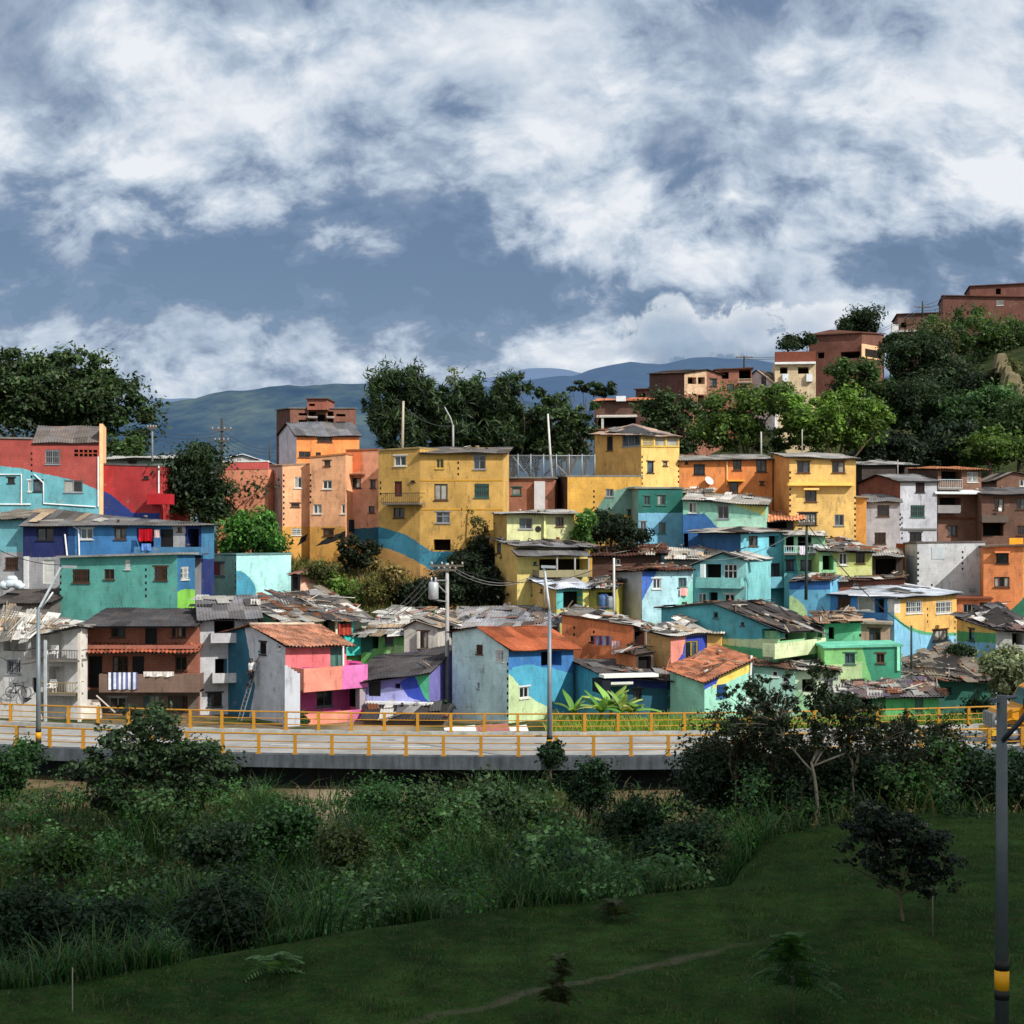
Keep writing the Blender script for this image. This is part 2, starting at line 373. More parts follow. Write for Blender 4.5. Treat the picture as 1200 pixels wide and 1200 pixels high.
class Wall:
    def __init__(s, a, b, ta, tb):
        s.O = Vector((a[0], a[1])); d = Vector((b[0], b[1]))-s.O; s.L = d.length; s.e = d/s.L
        s.n = Vector((s.e.y, -s.e.x)); s.ta = ta; s.tb = tb; s.apex = None
    def hit(s, px, py, off=0.0):
        k = (px-600)/F; o = s.O+s.n*off
        den = s.e.x-k*s.e.y
        q = (k*o.y-o.x)/den; Y = o.y+q*s.e.y
        return q, PZ(py, Y)
    def pt(s, q, z, off=0.0):
        p = s.O+s.e*q+s.n*off; return Vector((p.x, p.y, z))
    def rect(s, x0, y0, x1, y1, off=0.0):
        q0, _ = s.hit(x0, y0, off); q1, _ = s.hit(x1, y0, off); _, zt = s.hit((x0+x1)/2, y0, off); _, zb = s.hit((x0+x1)/2, y1, off)
        return q0, q1, zb, zt
    def box(s, mb, q0, q1, z0, z1, o0, o1, m=0, c=(1, 1, 1)):
        mb.hexa([s.pt(q0, z0, o1), s.pt(q1, z0, o1), s.pt(q1, z0, o0), s.pt(q0, z0, o0)],
                [s.pt(q0, z1, o1), s.pt(q1, z1, o1), s.pt(q1, z1, o0), s.pt(q0, z1, o0)], m, c)

_pm = {}
def paintmat(w, base, shapes, pat, tz):
    key = (tuple(base), pat) if not shapes else None
    if key and key in _pm: return _pm[key]
    m, nt = newmat('wall_paint')
    uv = nd(nt, 'ShaderNodeUVMap', uv_map='UVMap').outputs[0]
    g = nd(nt, 'ShaderNodeNewGeometry').outputs['Position']
    jn = noise(nt, uv, 2.3, 3, .6)
    jit = nd(nt, 'ShaderNodeVectorMath', {0: nd(nt, 'ShaderNodeVectorMath', {0: jn.outputs['Color'], 1: (.5, .5, .5)}, operation='SUBTRACT').outputs[0], 'Scale': .22}, operation='SCALE').outputs[0]
    uj = nd(nt, 'ShaderNodeVectorMath', {0: uv, 1: jit}, operation='ADD').outputs[0]
    sp = nd(nt, 'ShaderNodeSeparateXYZ', {0: uj}); S, Z = sp.outputs[0], sp.outputs[1]
    col = pnt(base)
    for sh in shapes:
        k = sh[0]; c = pnt(sh[-1])
        if k == 'below':
            pts = sorted(w.hit(*p) for p in sh[1])
            s0, s1 = pts[0][0], pts[-1][0]; z0 = min(p[1] for p in pts)-.3; z1 = max(p[1] for p in pts)+.3
            fc = nd(nt, 'ShaderNodeFloatCurve', {1: maprange(nt, S, s0, s1, 0, 1)})
            cu = fc.mapping.curves[0]
            while len(cu.points) > 2: cu.points.remove(cu.points[1])
            cu.points[0].location = (0, (pts[0][1]-z0)/(z1-z0)); cu.points[-1].location = (1, (pts[-1][1]-z0)/(z1-z0))
            for p in pts[1:-1]: cu.points.new((p[0]-s0)/(s1-s0), (p[1]-z0)/(z1-z0))
            fc.mapping.update()
            f = mth(nt, 'LESS_THAN', maprange(nt, Z, z0, z1, 0, 1), fc.outputs[0])
            # maprange clamps: below z0 gives 0 which is under the curve
        elif k == 'ell':
            (cx, cy), (rx, ry) = sh[1], sh[2]
            q, z = w.hit(cx, cy); q2, _ = w.hit(cx+rx, cy); _, z2 = w.hit(cx, cy-ry)
            a = mth(nt, 'DIVIDE', mth(nt, 'SUBTRACT', S, q), abs(q2-q)); b = mth(nt, 'DIVIDE', mth(nt, 'SUBTRACT', Z, z), abs(z2-z))
            f = mth(nt, 'LESS_THAN', mth(nt, 'ADD', mth(nt, 'MULTIPLY', a, a), mth(nt, 'MULTIPLY', b, b)), 1.0)
        else:
            pts = [w.hit(*p) for p in sh[1]]
            cx = sum(p[0] for p in pts)/len(pts); cz = sum(p[1] for p in pts)/len(pts); f = 1.0
            for (a, b), (c_, d_) in zip(pts, pts[1:]+pts[:1]):
                nx, nz = -(d_-b), (c_-a)
                if (cx-a)*nx+(cz-b)*nz < 0: nx, nz = -nx, -nz
                h = mth(nt, 'GREATER_THAN', mth(nt, 'ADD', mth(nt, 'MULTIPLY', S, nx), mth(nt, 'MULTIPLY', Z, nz)), a*nx+b*nz)
                f = mth(nt, 'MULTIPLY', f, h)
        col = mixc(nt, f, col, c)
    n1 = noise(nt, uv, .6, 6, .65).outputs[0]
    stv = nd(nt, 'ShaderNodeMapping', {'Vector': g, 'Scale': (1.1, 1.1, .35)}).outputs[0]
    n2 = noise(nt, stv, 1.2, 5, .7).outputs[0]
    f = mth(nt, 'MULTIPLY', maprange(nt, n1, .3, .7, .68, 1.12), maprange(nt, n2, .36, .68, 1.05, .88))
    if pat in ('block', 'brick', 'raw'):
        bw, bh, mo = (.42, .21, .022) if pat != 'brick' else (.27, .10, .02)
        if pat == 'raw': bw, bh, mo = .36, .19, .026
        br = nd(nt, 'ShaderNodeTexBrick', {'Vector': uv, 'Color1': (1, 1, 1, 1), 'Color2': ((.95,)*3 if pat == 'block' else (.64,)*3)+(1,), 'Mortar': ((.90,)*3 if pat == 'block' else (1.12,)*3)+(1,),
                                           'Scale': 1.0, 'Mortar Size': mo, 'Mortar Smooth': .3, 'Brick Width': bw, 'Row Height': bh, 'Bias': 0.0})
        col = mixc(nt, maprange(nt, noise(nt, uv, .8, 4, .6).outputs[0], .35, .6, .25 if pat == 'block' else .8, 1), col, mixc(nt, 1.0, col, br.outputs[0], 'MULTIPLY'))
        bmp = nd(nt, 'ShaderNodeBump', {'Strength': .25, 'Distance': .015, 'Height': mth(nt, 'ADD', mth(nt, 'MULTIPLY', br.outputs[1], -.35), mth(nt, 'MULTIPLY', n1, .4))}).outputs[0]
    else:
        bmp = nd(nt, 'ShaderNodeBump', {'Strength': .35, 'Distance': .03, 'Height': noise(nt, uv, 5, 5, .7).outputs[0]}).outputs[0]
    col = mul3(nt, col, f)
    # grime gathering in patches and peeled paint showing grey render
    pe = maprange(nt, noise(nt, uv, 1.15, 7, .72).outputs[0], .605, .67, 0, .6)
    col = mixc(nt, pe, col, lin((138, 130, 120)))
    sk = maprange(nt, noise(nt, stv, 2.6, 6, .75).outputs[0], .53, .70, 0, .58)
    col = mixc(nt, sk, col, lin((74, 66, 58)))
    out(nt, pbsdf(nt, col, .88, bmp, .15))
    if key: _pm[key] = m
    return m

PAL = {'corr': (74, 73, 74), 'dark': (46, 45, 47), 'tin': (182, 188, 196), 'grey': (122, 122, 122), 'tile': (150, 84, 56), 'oldtile': (84, 54, 44), 'rust': (142, 66, 38), 'brown': (110, 84, 66), 'white': (215, 213, 206), 'tan': (190, 165, 140)}
def roof_surface(c00, c10, c11, c01, kind, oh, seed, mb, tone=None):
    """u runs along the eave c00>c10, v up the slope; oh = (eave, ridge, u start, u end) overhang in metres"""
    rng = random.Random(seed)
    Lu = ((c10-c00).length+(c11-c01).length)/2; Lv = ((c01-c00).length+(c11-c10).length)/2
    nrm = (c10-c00).cross(c01-c00).normalized()
    if nrm.z < 0: nrm = -nrm
    u0, u1 = -oh[2]/Lu, 1+oh[3]/Lu; v0, v1 = -oh[0]/Lv, 1+oh[1]/Lv
    def B(uu, vv): return (c00*(1-uu)+c10*uu)*(1-vv)+(c01*(1-uu)+c11*uu)*vv
    def at(a, b): return B(u0+(u1-u0)*a, v0+(v1-v0)*b)
    LU = Lu*(u1-u0); LV = Lv*(v1-v0)
    col0 = lin(tone if tone else PAL[kind if kind in PAL else 'corr'])
    wav = .19; amp = .028; row = 1.75; wid = .95
    if kind in ('tile', 'oldtile'): wav = .24; amp = .05; row = .38; wid = .24
    per = max(2, int(wav/.05)); per = 4
    nu = max(4, int(LU/wav*per)); nr = max(1, round(LV/row)); nv = nr*2
    tint = {}
    def col(a, b):
        k = (int((a/nu*LU)/wid), b//2)
        if k not in tint:
            if kind in ('tile', 'oldtile'): f = rng.uniform(.55, 1.35); w = rng.uniform(-.12, .12)
            else: f = rng.choice([.62, .8, .9, 1, 1, 1.1, 1.25]); w = rng.uniform(-.04, .06)
            tint[k] = (col0[0]*f*(1+w), col0[1]*f, col0[2]*f*(1-w))
        return tint[k]
    sag = [rng.uniform(-.05, .05) for _ in range(6)]
    def fn(a, b):
        ib = round(b*nv); r = ib//2; up = ib % 2
        lift = (.0 if up == 0 else -.045) if ib < nv else -.045
        bb = b if up == 0 else min(1, (r+1)*2/nv)-.0005
        h = amp*math.sin(2*math.pi*a*LU/wav)+lift+sag[int(a*5.99)]*math.sin(math.pi*b)*.6+.05*math.sin(a*9+seed)*math.sin(b*4+seed*2)
        return at(a, bb)+nrm*(.06+h)
    mb.grid(nu, nv, fn, col)
    # under-boards close the eave so the sheet reads with thickness
    dk = (.03, .028, .026)
    mb.face([at(0, 0)-nrm*.04, at(0, 1)-nrm*.04, at(1, 1)-nrm*.04, at(1, 0)-nrm*.04], 0, dk)
    return at, nrm, LU, LV
def loose_sheets(at, nrm, LU, LV, n, seed, mb, pal, big=1.0):
    rng = random.Random(seed*7+1)
    for i in range(n):
        a, b = rng.uniform(.02, .98), rng.uniform(.0, .97); c0 = lin(rng.choice(pal)); f = rng.uniform(.55, 1.05); c0 = tuple(x*f for x in c0[:3])
        L = rng.uniform(.9, 2.2)*big; Wd = rng.uniform(.5, .9)*big; ang = rng.gauss(0, .14)+(math.pi/2 if rng.random() < .08 else 0)
        ctr = at(a, b)+nrm*(.10+rng.uniform(0, .05))
        ud = (at(1, b)-at(0, b)).normalized(); vd = (at(a, 1)-at(a, 0)).normalized()
        d1 = ud*math.sin(ang)+vd*math.cos(ang); d2 = ud*math.cos(ang)-vd*math.sin(ang)
        ti = rng.gauss(0, .022); tj = rng.gauss(0, .03); w = rng.choice([0, .02, .03])
        bend = rng.uniform(-.05, .04)
        def fn(p, q):
            x = (p-.5)*Wd; y = (q-.5)*L
            return ctr+d2*x+d1*y+nrm*(x*tj+y*ti+w*math.sin(p*Wd/.17*6.28)+bend*(2*q-1)**2)
        mb.grid(16 if w else 1, 2, fn, lambda p, q: c0, 1)
def planks(at, nrm, n, seed, mb):
    rng = random.Random(seed*13+5)
    for i in range(n):
        a, b = rng.uniform(0, 1), rng.uniform(0, 1); p = at(a, b)+nrm*.2
        ud = (at(1, b)-at(0, b)).normalized(); vd = (at(a, 1)-at(a, 0)).normalized(); an = rng.uniform(0, 6.28)
        d = ud*math.cos(an)+vd*math.sin(an); c = lin(rng.choice([(150, 135, 115), (110, 90, 70), (150, 96, 74), (180, 175, 165), (70, 62, 56), (120, 116, 110)]))
        L = rng.choice([.2, .25, .3, 1.2, 1.8, 2.4]); mb.bar(p-d*L/2, p+d*L/2, .14 if L < .5 else .07, .12 if L < .5 else .04, nrm, 1, c)
PATCH = [(150, 148, 146), (112, 110, 108), (86, 84, 84), (180, 178, 172), (62, 60, 60), (134, 122, 108), (122, 78, 54), (205, 202, 196), (98, 96, 100)]
LIGHTP = [(205, 203, 196), (186, 184, 178), (150, 148, 144), (222, 220, 214), (120, 116, 110), (170, 150, 126), (96, 92, 90)]

class House: pass
def corner_pts(cor):
    p = []
    for c in cor[:2]: p.append(Vector((PX(c[0], c[1]), c[1])))
    if len(cor) > 2:
        c = cor[2]
        if isinstance(c, (tuple, list)): p.append(Vector((PX(c[0], c[1]), c[1])))
        else:
            e = (p[1]-p[0]).normalized(); q = Vector((-e.y, e.x)); k = (c-600)/F
            t = (k*p[1].y-p[1].x)/(q.x-k*q.y); p.append(p[1]+q*t)
    return p
HID = [0]
def house(name, label, cor, tops, paint, ops=(), roof=('corr',), d=6.0, rise=0.0, apex=None, oh=(.3, .15, .2, .2), pat='block', base=None, root=None, cat='house', group='houses on the hillside', dots=(), run=0, sheets=0, plk=0, pal=PATCH, back=None):
    HID[0] += 1; sid = HID[0]
    p = corner_pts(cor); H = House(); H.sid = sid
    if len(p) == 2:
        e = (p[1]-p[0]).normalized(); bk = Vector((-e.y, e.x))*d
        p += [p[1]+bk, p[0]+bk]; z = [PZ(tops[0], p[0].y), PZ(tops[1], p[1].y)]; z += [z[1]+rise, z[0]+rise]
    else:
        z = [PZ(t, q.y) for t, q in zip(tops, p)]; p.append(p[0]+p[2]-p[1]); z.append(z[0]+z[2]-z[1]+rise)
        if back is not None: z[3] = back
    zb = base if base is not None else min(ground(q.x, q.y) for q in p)-.4
    H.root = root or thing(name, label, cat, (p[1].x, p[1].y, zb), group)
    H.w = [Wall(p[i], p[(i+1) % 4], z[i], z[(i+1) % 4]) for i in range(4)]
    if apex: H.w[apex[0]].apex = H.w[apex[0]].hit(apex[1], apex[2])
    wb = MB(); mats = []; H.zb = zb
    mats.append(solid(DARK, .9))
    vis = len(cor)-1
    for i, w in enumerate(H.w):
        pa = paint[min(i, len(paint)-1)]
        if isinstance(pa[0], (int, float)): bc, sh = pa, []
        else: bc, sh = pa[0], list(pa[1:])
        if i >= vis: bc, sh = (paint[-1] if isinstance(paint[-1][0], (int, float)) else paint[-1][0]), []
        pt = pat[min(i, len(pat)-1)] if isinstance(pat, (list, tuple)) else pat
        mats.append(paintmat(w, bc, sh, pt, None)); mi = len(mats)-1
        bm = bmesh.new(); poly = [(0, zb), (w.L, zb), (w.L, w.tb)]
        if w.apex: poly.append(w.apex)
        elif apex and i == (apex[0]+2) % 4:
            o = H.w[apex[0]]; q = o.L-o.apex[0]; w.apex = (min(q, w.L-.2), o.apex[1]+(w.ta+w.tb-o.ta-o.tb)/2); poly.append(w.apex)
        poly.append((0, w.ta))
        bm.faces.new([bm.verts.new((a, 0, b)) for a, b in poly]); rects = []
        for op in ops:
            if op[0] != i or op[1] in ('ledge',): continue
            q0, q1, z0, z1 = w.rect(*op[2:6]); q0, q1 = max(q0, .05), min(q1, w.L-.05)
            if q1-q0 < .08: continue
            rects.append((q0, q1, z0, z1, op))
            for co_, no_ in (((q0, 0, 0), (1, 0, 0)), ((q1, 0, 0), (1, 0, 0)), ((0, 0, z0), (0, 0, 1)), ((0, 0, z1), (0, 0, 1))):
                bmesh.ops.bisect_plane(bm, geom=bm.verts[:]+bm.edges[:]+bm.faces[:], dist=1e-5, plane_co=co_, plane_no=no_)
        for f in list(bm.faces):
            c = f.calc_center_median()
            if any(a < c.x < b and g_ < c.z < h for a, b, g_, h, _ in rects): continue
            wb.face([w.pt(v.co.x, v.co.z) for v in f.verts], mi, (1, 1, 1), [(v.co.x, v.co.z) for v in f.verts])
        bm.free()
        for q0, q1, z0, z1, op in rects: opening(H, w, q0, q1, z0, z1, op, wb, mi)
        for dt in dots:
            if dt[0] != i: continue
            q, zt = w.hit(dt[1], dt[2]); _, z2 = w.hit(dt[1], dt[3]); n = int((zt-z2)/.42)
            for k in range(n):
                zz = z2+k*.42; w.box(wb, q-.06, q+.06, zz, zz+.17, -.02, .006, 0)
    H.wall = wb.build('wall', mats, H.root)
    # roof
    c = [Vector((p[i].x, p[i].y, z[i])) for i in range(4)]
    kind = roof[0]; tone = roof[1] if len(roof) > 1 else None
    H.roof = None
    if kind == 'slab':
        sb = MB(); o = oh
        w0, w1 = H.w[0], H.w[1]
        ee = (p[1]-p[0]).normalized(); ff = (p[3]-p[0]).normalized()
        def q3(i, su, sv): t = p[i]+ee*su+ff*sv; return Vector((t.x, t.y, z[i]+.02))
        b = [q3(0, -o[2], -o[0]), q3(1, o[3], -o[0]), q3(2, o[3], o[1]), q3(3, -o[2], o[1])]
        sb.hexa(b, [q+Vector((0, 0, .13)) for q in b], 0, lin(tone or (120, 118, 114)))
        H.roof = sb.build('roof', sheetmat('slab'), H.root)
    elif kind != 'none':
        mb = MB(); mk = {'tile': 'tile', 'oldtile': 'tile', 'tin': 'tin', 'white': 'tin', 'rust': 'rust'}.get(kind, 'sheet')
        if apex:
            k = apex[0]; w = H.w[k]; a = w.pt(*w.apex); w2 = H.w[(k+2) % 4]; b = w2.pt(*w2.apex)
            q = [c[(k+i) % 4] for i in range(4)]
            L1 = roof_surface(q[1], q[2], b, a, kind, (oh[0], .03, oh[2], oh[3]), sid, mb, tone)
            L2 = roof_surface(q[3], q[0], a, b, kind, (oh[0], .03, oh[3], oh[2]), sid+50, mb, tone)
            S = [L1, L2]
            if kind in ('tile', 'oldtile'): mb.tube([a-(b-a).normalized()*oh[2]+Vector((0, 0, .09)), b+Vector((0, 0, .09))], .1, 6, 0, lin((190, 170, 150)))
        else:
            q = [c[(run+i) % 4] for i in range(4)]
            S = [roof_surface(q[0], q[1], q[2], q[3], kind, oh, sid, mb, tone)]
        for j, s_ in enumerate(S):
            loose_sheets(*s_, sheets//len(S), sid+j*31, mb, pal); planks(s_[0], s_[1], plk//len(S), sid+j*17, mb)
        H.roof = mb.build('roof', [sheetmat(mk), sheetmat('sheet')], H.root, True)
    H.p = p; H.z = z
    return H

def opening(H, w, q0, q1, z0, z1, op, wb, mi):
    kind = op[1]; st = op[6] if len(op) > 6 else ''
    deep = {'o': 1.1, 'w': .14, 'd': .12, 'v': .14}.get(kind, .14)
    if len(op) > 7: deep = op[7]
    a, b, c, d = (q0, z0), (q1, z0), (q1, z1), (q0, z1)
    for s_, t_ in ((a, b), (b, c), (c, d), (d, a)):
        wb.face([w.pt(s_[0], s_[1]), w.pt(s_[0], s_[1], -deep), w.pt(t_[0], t_[1], -deep), w.pt(t_[0], t_[1])], mi, (1, 1, 1), [(s_[0], s_[1])]*2+[(t_[0], t_[1])]*2)
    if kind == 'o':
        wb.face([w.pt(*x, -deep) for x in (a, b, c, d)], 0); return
    if kind == 'v':    # lattice of ventilation blocks
        vb = MB()
        vb.face([w.pt(*x, -deep) for x in (a, b, c, d)], 0, (.01, .01, .01)); n = max(2, int((q1-q0)/.3))
        for k in range(1, n): w.box(vb, q0+(q1-q0)*k/n-.045, q0+(q1-q0)*k/n+.045, z0, z1, -.1, -.005, 0, lin((150, 70, 55)))
        zm = (z0+z1)/2; w.box(vb, q0, q1, zm-.04, zm+.04, -.1, -.003, 0, lin((150, 70, 55)))
        vb.build('vent', sheetmat('slab'), H.root); return
    wr = random.Random(int(q0*311+z0*71)); s1 = st[:1]; fl = st[2:]
    if kind == 'w' and s1 in 'ka' and wr.random() < .45: s1 = wr.choice('wabg')
    if kind == 'w' and q1-q0 > .75 and wr.random() < .38: fl += 'G'
    fc = FRAMES.get(s1, FRAMES['k']); n = int(st[1]) if len(st) > 1 and st[1].isdigit() else 1
    mb = MB(); t = .065
    o0, o1 = -.13, -.05
    for r in ((q0, q1, z0, z0+t), (q0, q1, z1-t, z1), (q0, q0+t, z0+t, z1-t), (q1-t, q1, z0+t, z1-t)): w.box(mb, *r, o0, o1)
    for k in range(1, n): q = q0+(q1-q0)*k/n; w.box(mb, q-t*.45, q+t*.45, z0+t, z1-t, o0, o1-.004)
    if 'h' in fl: zm = z0+(z1-z0)*.62; w.box(mb, q0+t, q1-t, zm-.03, zm+.03, o0, o1-.008)
    if 'G' in fl:
        for k in range(1, 8): q = q0+(q1-q0)*k/8; w.box(mb, q-.012, q+.012, z0, z1, .012, .034)
        for zz in (z0+.1, (z0+z1)/2, z1-.1): w.box(mb, q0-.04, q1+.04, zz-.014, zz+.014, .0, .014)
    if kind == 'w':
        w.box(mb, q0-.07, q1+.07, z0-.07, z0-.004, -.03, .07)
        if wr.random() < .4: w.box(mb, q0-.12, q1+.12, z1+.004, z1+.09, -.02, .03)
        fo = mb.build('window', solid(fc, .55), H.root)
        rng = random.Random(int(q0*977+z0*131))
        ks = []
        for k in range(n):
            m_ = 0
            if 'c' in fl or rng.random() < .12: m_ = 2
            elif 'm' in fl: m_ = 1
            elif 'r' in fl: m_ = 3
            elif 'u' in fl: m_ = 4
            elif rng.random() < .3: m_ = 1
            ks.append(m_)
        pb = MB(); 
        for k in range(n):
            a0 = q0+(q1-q0)*k/n; a1 = q0+(q1-q0)*(k+1)/n; off = -.1-.012*(k % 2)
            pb.face([w.pt(a0, z0, off), w.pt(a1, z0, off), w.pt(a1, z1, off), w.pt(a0, z1, off)], k)
        pb.build('pane', [glassmat(k) for k in ks], fo)
    else:
        db = MB(); w.box(db, q0+t, q1-t, z0, z1-t, -.11, -.085)
        for k in range(2): w.box(db, q0+t+.1, q1-t-.1, z0+.12+k*(z1-z0)*.48, z0+(k+1)*(z1-z0)*.46, -.086, -.075)
        dc = {'r': (96, 44, 34), 'b': (54, 38, 30), 'k': (20, 20, 22), 'g': (70, 110, 100), 'w': (190, 190, 186), 'a': (96, 100, 104), 'y': (150, 130, 70), 't': (50, 120, 125)}.get(st[:1], (40, 32, 28))
        do = db.build('door', solid(dc, .6), H.root); mb.build('frame', solid(fc, .6), do)

def balcony(H, i, x0, yt, x1, yb, dep, c, rail=None, label=None, slabc=None, shapes=(), z_off=0):
    """a projecting slab with a solid parapet (or bars); pixel rectangle measured on its front face"""
    w = H.w[i]; q0, q1, z0, z1 = w.rect(x0, yt, x1, yb, dep)
    mb = MB(); w.box(mb, q0, q1, z0-.02, z0+.1, .004, dep-.105 if rail is None else dep)
    sl_ = mb.build('balcony', solid(slabc or (112, 106, 100), .9), H.root)
    if label: sl_['label'] = label
    mb = MB()
    if rail is None:
        m = paintmat(w, c, list(shapes), 'block', None)
        f = [w.pt(q0, z0-.02, dep), w.pt(q1, z0-.02, dep), w.pt(q1, z1, dep), w.pt(q0, z1, dep)]
        w.box(mb, q0, q1, z0-.02, z1, dep-.1, dep)
        w.box(mb, q0, q0+.1, z0-.02, z1-.003, .004, dep-.1); w.box(mb, q1-.1, q1, z0-.02, z1-.003, .004, dep-.1)
        o = mb.build('parapet', m, sl_)
        me = o.data; uvl = me.uv_layers.new(name='UVMap')
        for lp in me.loops:
            co_ = me.vertices[lp.vertex_index].co; qq = (Vector((co_.x, co_.y))-w.O).dot(w.e); uvl.data[lp.index].uv = (qq, co_.z)
    else:
        n = max(2, int((q1-q0)/.16)); top = z1
        for zz in (top, z0+.16): mb.bar(w.pt(q0, zz, dep-.03), w.pt(q1, zz, dep-.03), .05)
        for q in (q0, q1): mb.bar(w.pt(q, top, .0), w.pt(q, top, dep-.03), .05)
        for k in range(n+1): q = q0+(q1-q0)*k/n; mb.bar(w.pt(q, z0+.1, dep-.03), w.pt(q, top, dep-.03), .026)
        mb.build('railing', solid(rail, .5), sl_)
    return sl_
def ledge(H, i, x0, y0, x1, y1, dep, c, name='awning', drop=0.0, kind=None):
    """slab or sloping awning projecting from a wall; y0,y1 top and bottom of its front edge"""
    w = H.w[i]; q0, q1, z0, z1 = w.rect(x0, y0, x1, y1, dep); mb = MB()
    a = [w.pt(q0, z0, dep), w.pt(q1, z0, dep), w.pt(q1, z0+drop, .004), w.pt(q0, z0+drop, .004)]
    if kind:
        roof_surface(a[0], a[1], a[2], a[3], kind, (0, 0, 0, 0), 3+int(x0), mb, c); return mb.build(name, sheetmat('tile' if 'tile' in kind else 'sheet'), H.root, True)
    mb.hexa(a, [q+Vector((0, 0, max(z1-z0, .04))) for q in a]); return mb.build(name, solid(c, .85), H.root)
def pipe(H, i, pts, c=(225, 228, 228), r=.055, name='drain_pipe'):
    w = H.w[i]; mb = MB()
    mb.tube([w.pt(*w.hit(*p, .07), .07) for p in pts], r, 6); return mb.build(name, solid(c, .5), H.root)
def post(H, i, x, y0, y1, off, c, th=.12):
    w = H.w[i]; q, zt = w.hit(x, y0, off); _, zb = w.hit(x, y1, off); mb = MB(); w.box(mb, q-th/2, q+th/2, zb, zt, off-th, off)
    return mb.build('post', solid(c, .8), H.root)
def wallpanel(H, i, x0, y0, x1, y1, o0, o1, c, name='wall_panel'):
    w = H.w[i]; q0, q1, z0, z1 = w.rect(x0, y0, x1, y1, o1); mb = MB(); w.box(mb, q0, q1, z0, z1, o0, o1)
    return mb.build(name, solid(c, .88, 0, .2), H.root)
def laundry(H, i, x0, y0, x1, y1, off, cols, name, label, cat='laundry', sway=.06):
    """cloth hung over a rail or line: a folded sheet of striped colour"""
    w = H.w[i]; q0, q1, z0, z1 = w.rect(x0, y0, x1, y1, off); mb = MB(); n = max(12, int((q1-q0)/.05)); rng = random.Random(int(x0*7))
    ph = rng.uniform(0, 6)
    def fn(a, b):
        q = q0+(q1-q0)*a
        return w.pt(q, z1+(z0-z1)*b+.03*math.sin(a*17+ph)*b, off+sway*math.sin(a*(q1-q0)*11+ph)*b)
    mb.grid(n, 4, fn, lambda a, b: lin(cols[(a*len(cols)*3//n) % len(cols)] if len(cols) > 2 else cols[(a//2) % len(cols)]))
    o = mb.build(name, sheetmat('slab'), None, True)
    return tag(o, label, cat, 'laundry hanging on the houses')
# ================================================================= houses, left part of the village
WH = (196, 198, 202); CY = (110, 196, 205)
# --- red and turquoise row at the top
RED = (178, 66, 54); TQ = (92, 178, 190)
wave = [(-20, 543), (0, 546), (20, 548), (50, 555), (80, 561), (100, 568), (116, 575)]
H = house('painted_house', 'brick red house with turquoise wave and flat roof edge, far left below the big tree', [(-22, 107.6), (37.5, 108.2)], [514, 515], [[RED, ('below', wave, TQ)]],
    [(0, 'w', 9, 560, 17, 566, 'k'), (0, 'w', 33, 563, 37, 576, 'k')], ('slab',), d=8, oh=(.1, .1, 0, 0), dots=[(0, 37, 520, 560)])
pipe(H, 0, [(-5, 556), (25, 556), (25, 592)]); pipe(H, 0, [(-5, 591), (36, 591)])
H = house('painted_house', 'brick red and turquoise house with steep corrugated roof and white pipes', [(37.6, 108.2), (116.5, 109.2)], [519, 519], [[RED, ('below', wave, TQ)], (250, 190, 140)],
    [(0, 'w', 53, 527, 70, 544, 'a2'), (0, 'v', 87, 527, 114, 535), (0, 'w', 39, 563, 49, 576, 'k'), (0, 'w', 75, 563, 97, 577, 'k2')], ('corr', (104, 98, 96)), d=4.5, rise=1.5, oh=(.15, .1, 0, 0))
w_ = H.w[1]; mb = MB(); w_.box(mb, 0, w_.L, H.zb, H.z[1]+1.4, .005, .25); mb.build('gable_parapet', solid((250, 190, 140), .9), H.root)
pipe(H, 0, [(40, 556), (51, 566), (51, 590), (112, 594)]); pipe(H, 0, [(115, 535), (115, 594)])
H = house('painted_house', 'flat bright red house with dark blue corner wave', [(117.5, 110), (187, 109.5)], [545, 547], [[(190, 30, 32), ('below', [(117, 574), (125, 577), (135, 584), (145, 592), (156, 601)], (28, 60, 140))]],
    [(0, 'w', 168, 558, 174, 561, 'k')], ('slab', (96, 90, 90)), d=7, oh=(.05, .1, 0, 0))
pipe(H, 0, [(186, 546), (186, 578)]); ledge(H, 0, 172, 579, 199, 591, 1.0, (170, 32, 40), 'ledge')
H = house('shed', 'low grey and green shed behind the bright red house', [(122, 121), (215, 121)], [538, 537], [(120, 150, 130)], [(0, 'w', 150, 541, 160, 546, 'k2')], ('corr', (150, 150, 146)), d=5, rise=.5, cat='shed')
H = house('painted_house', 'low coral house with pink parapet behind the dark tree', [(255, 117), (314, 116)], [550, 550], [(250, 152, 104)], [], ('none',), d=7)
wallpanel(H, 0, 255, 541, 314, 550, -.2, .03, (205, 96, 90), 'parapet'); wallpanel(H, 0, 255, 540, 314, 541.6, -.25, .06, (225, 220, 214), 'coping')
H = house('warehouse', 'white gabled shed roof behind the coral house', [(268, 150), (300, 150)], [536, 538], [(215, 214, 210)], [], ('tin',), d=14, rise=0, apex=(0, 285, 533), cat='shed')
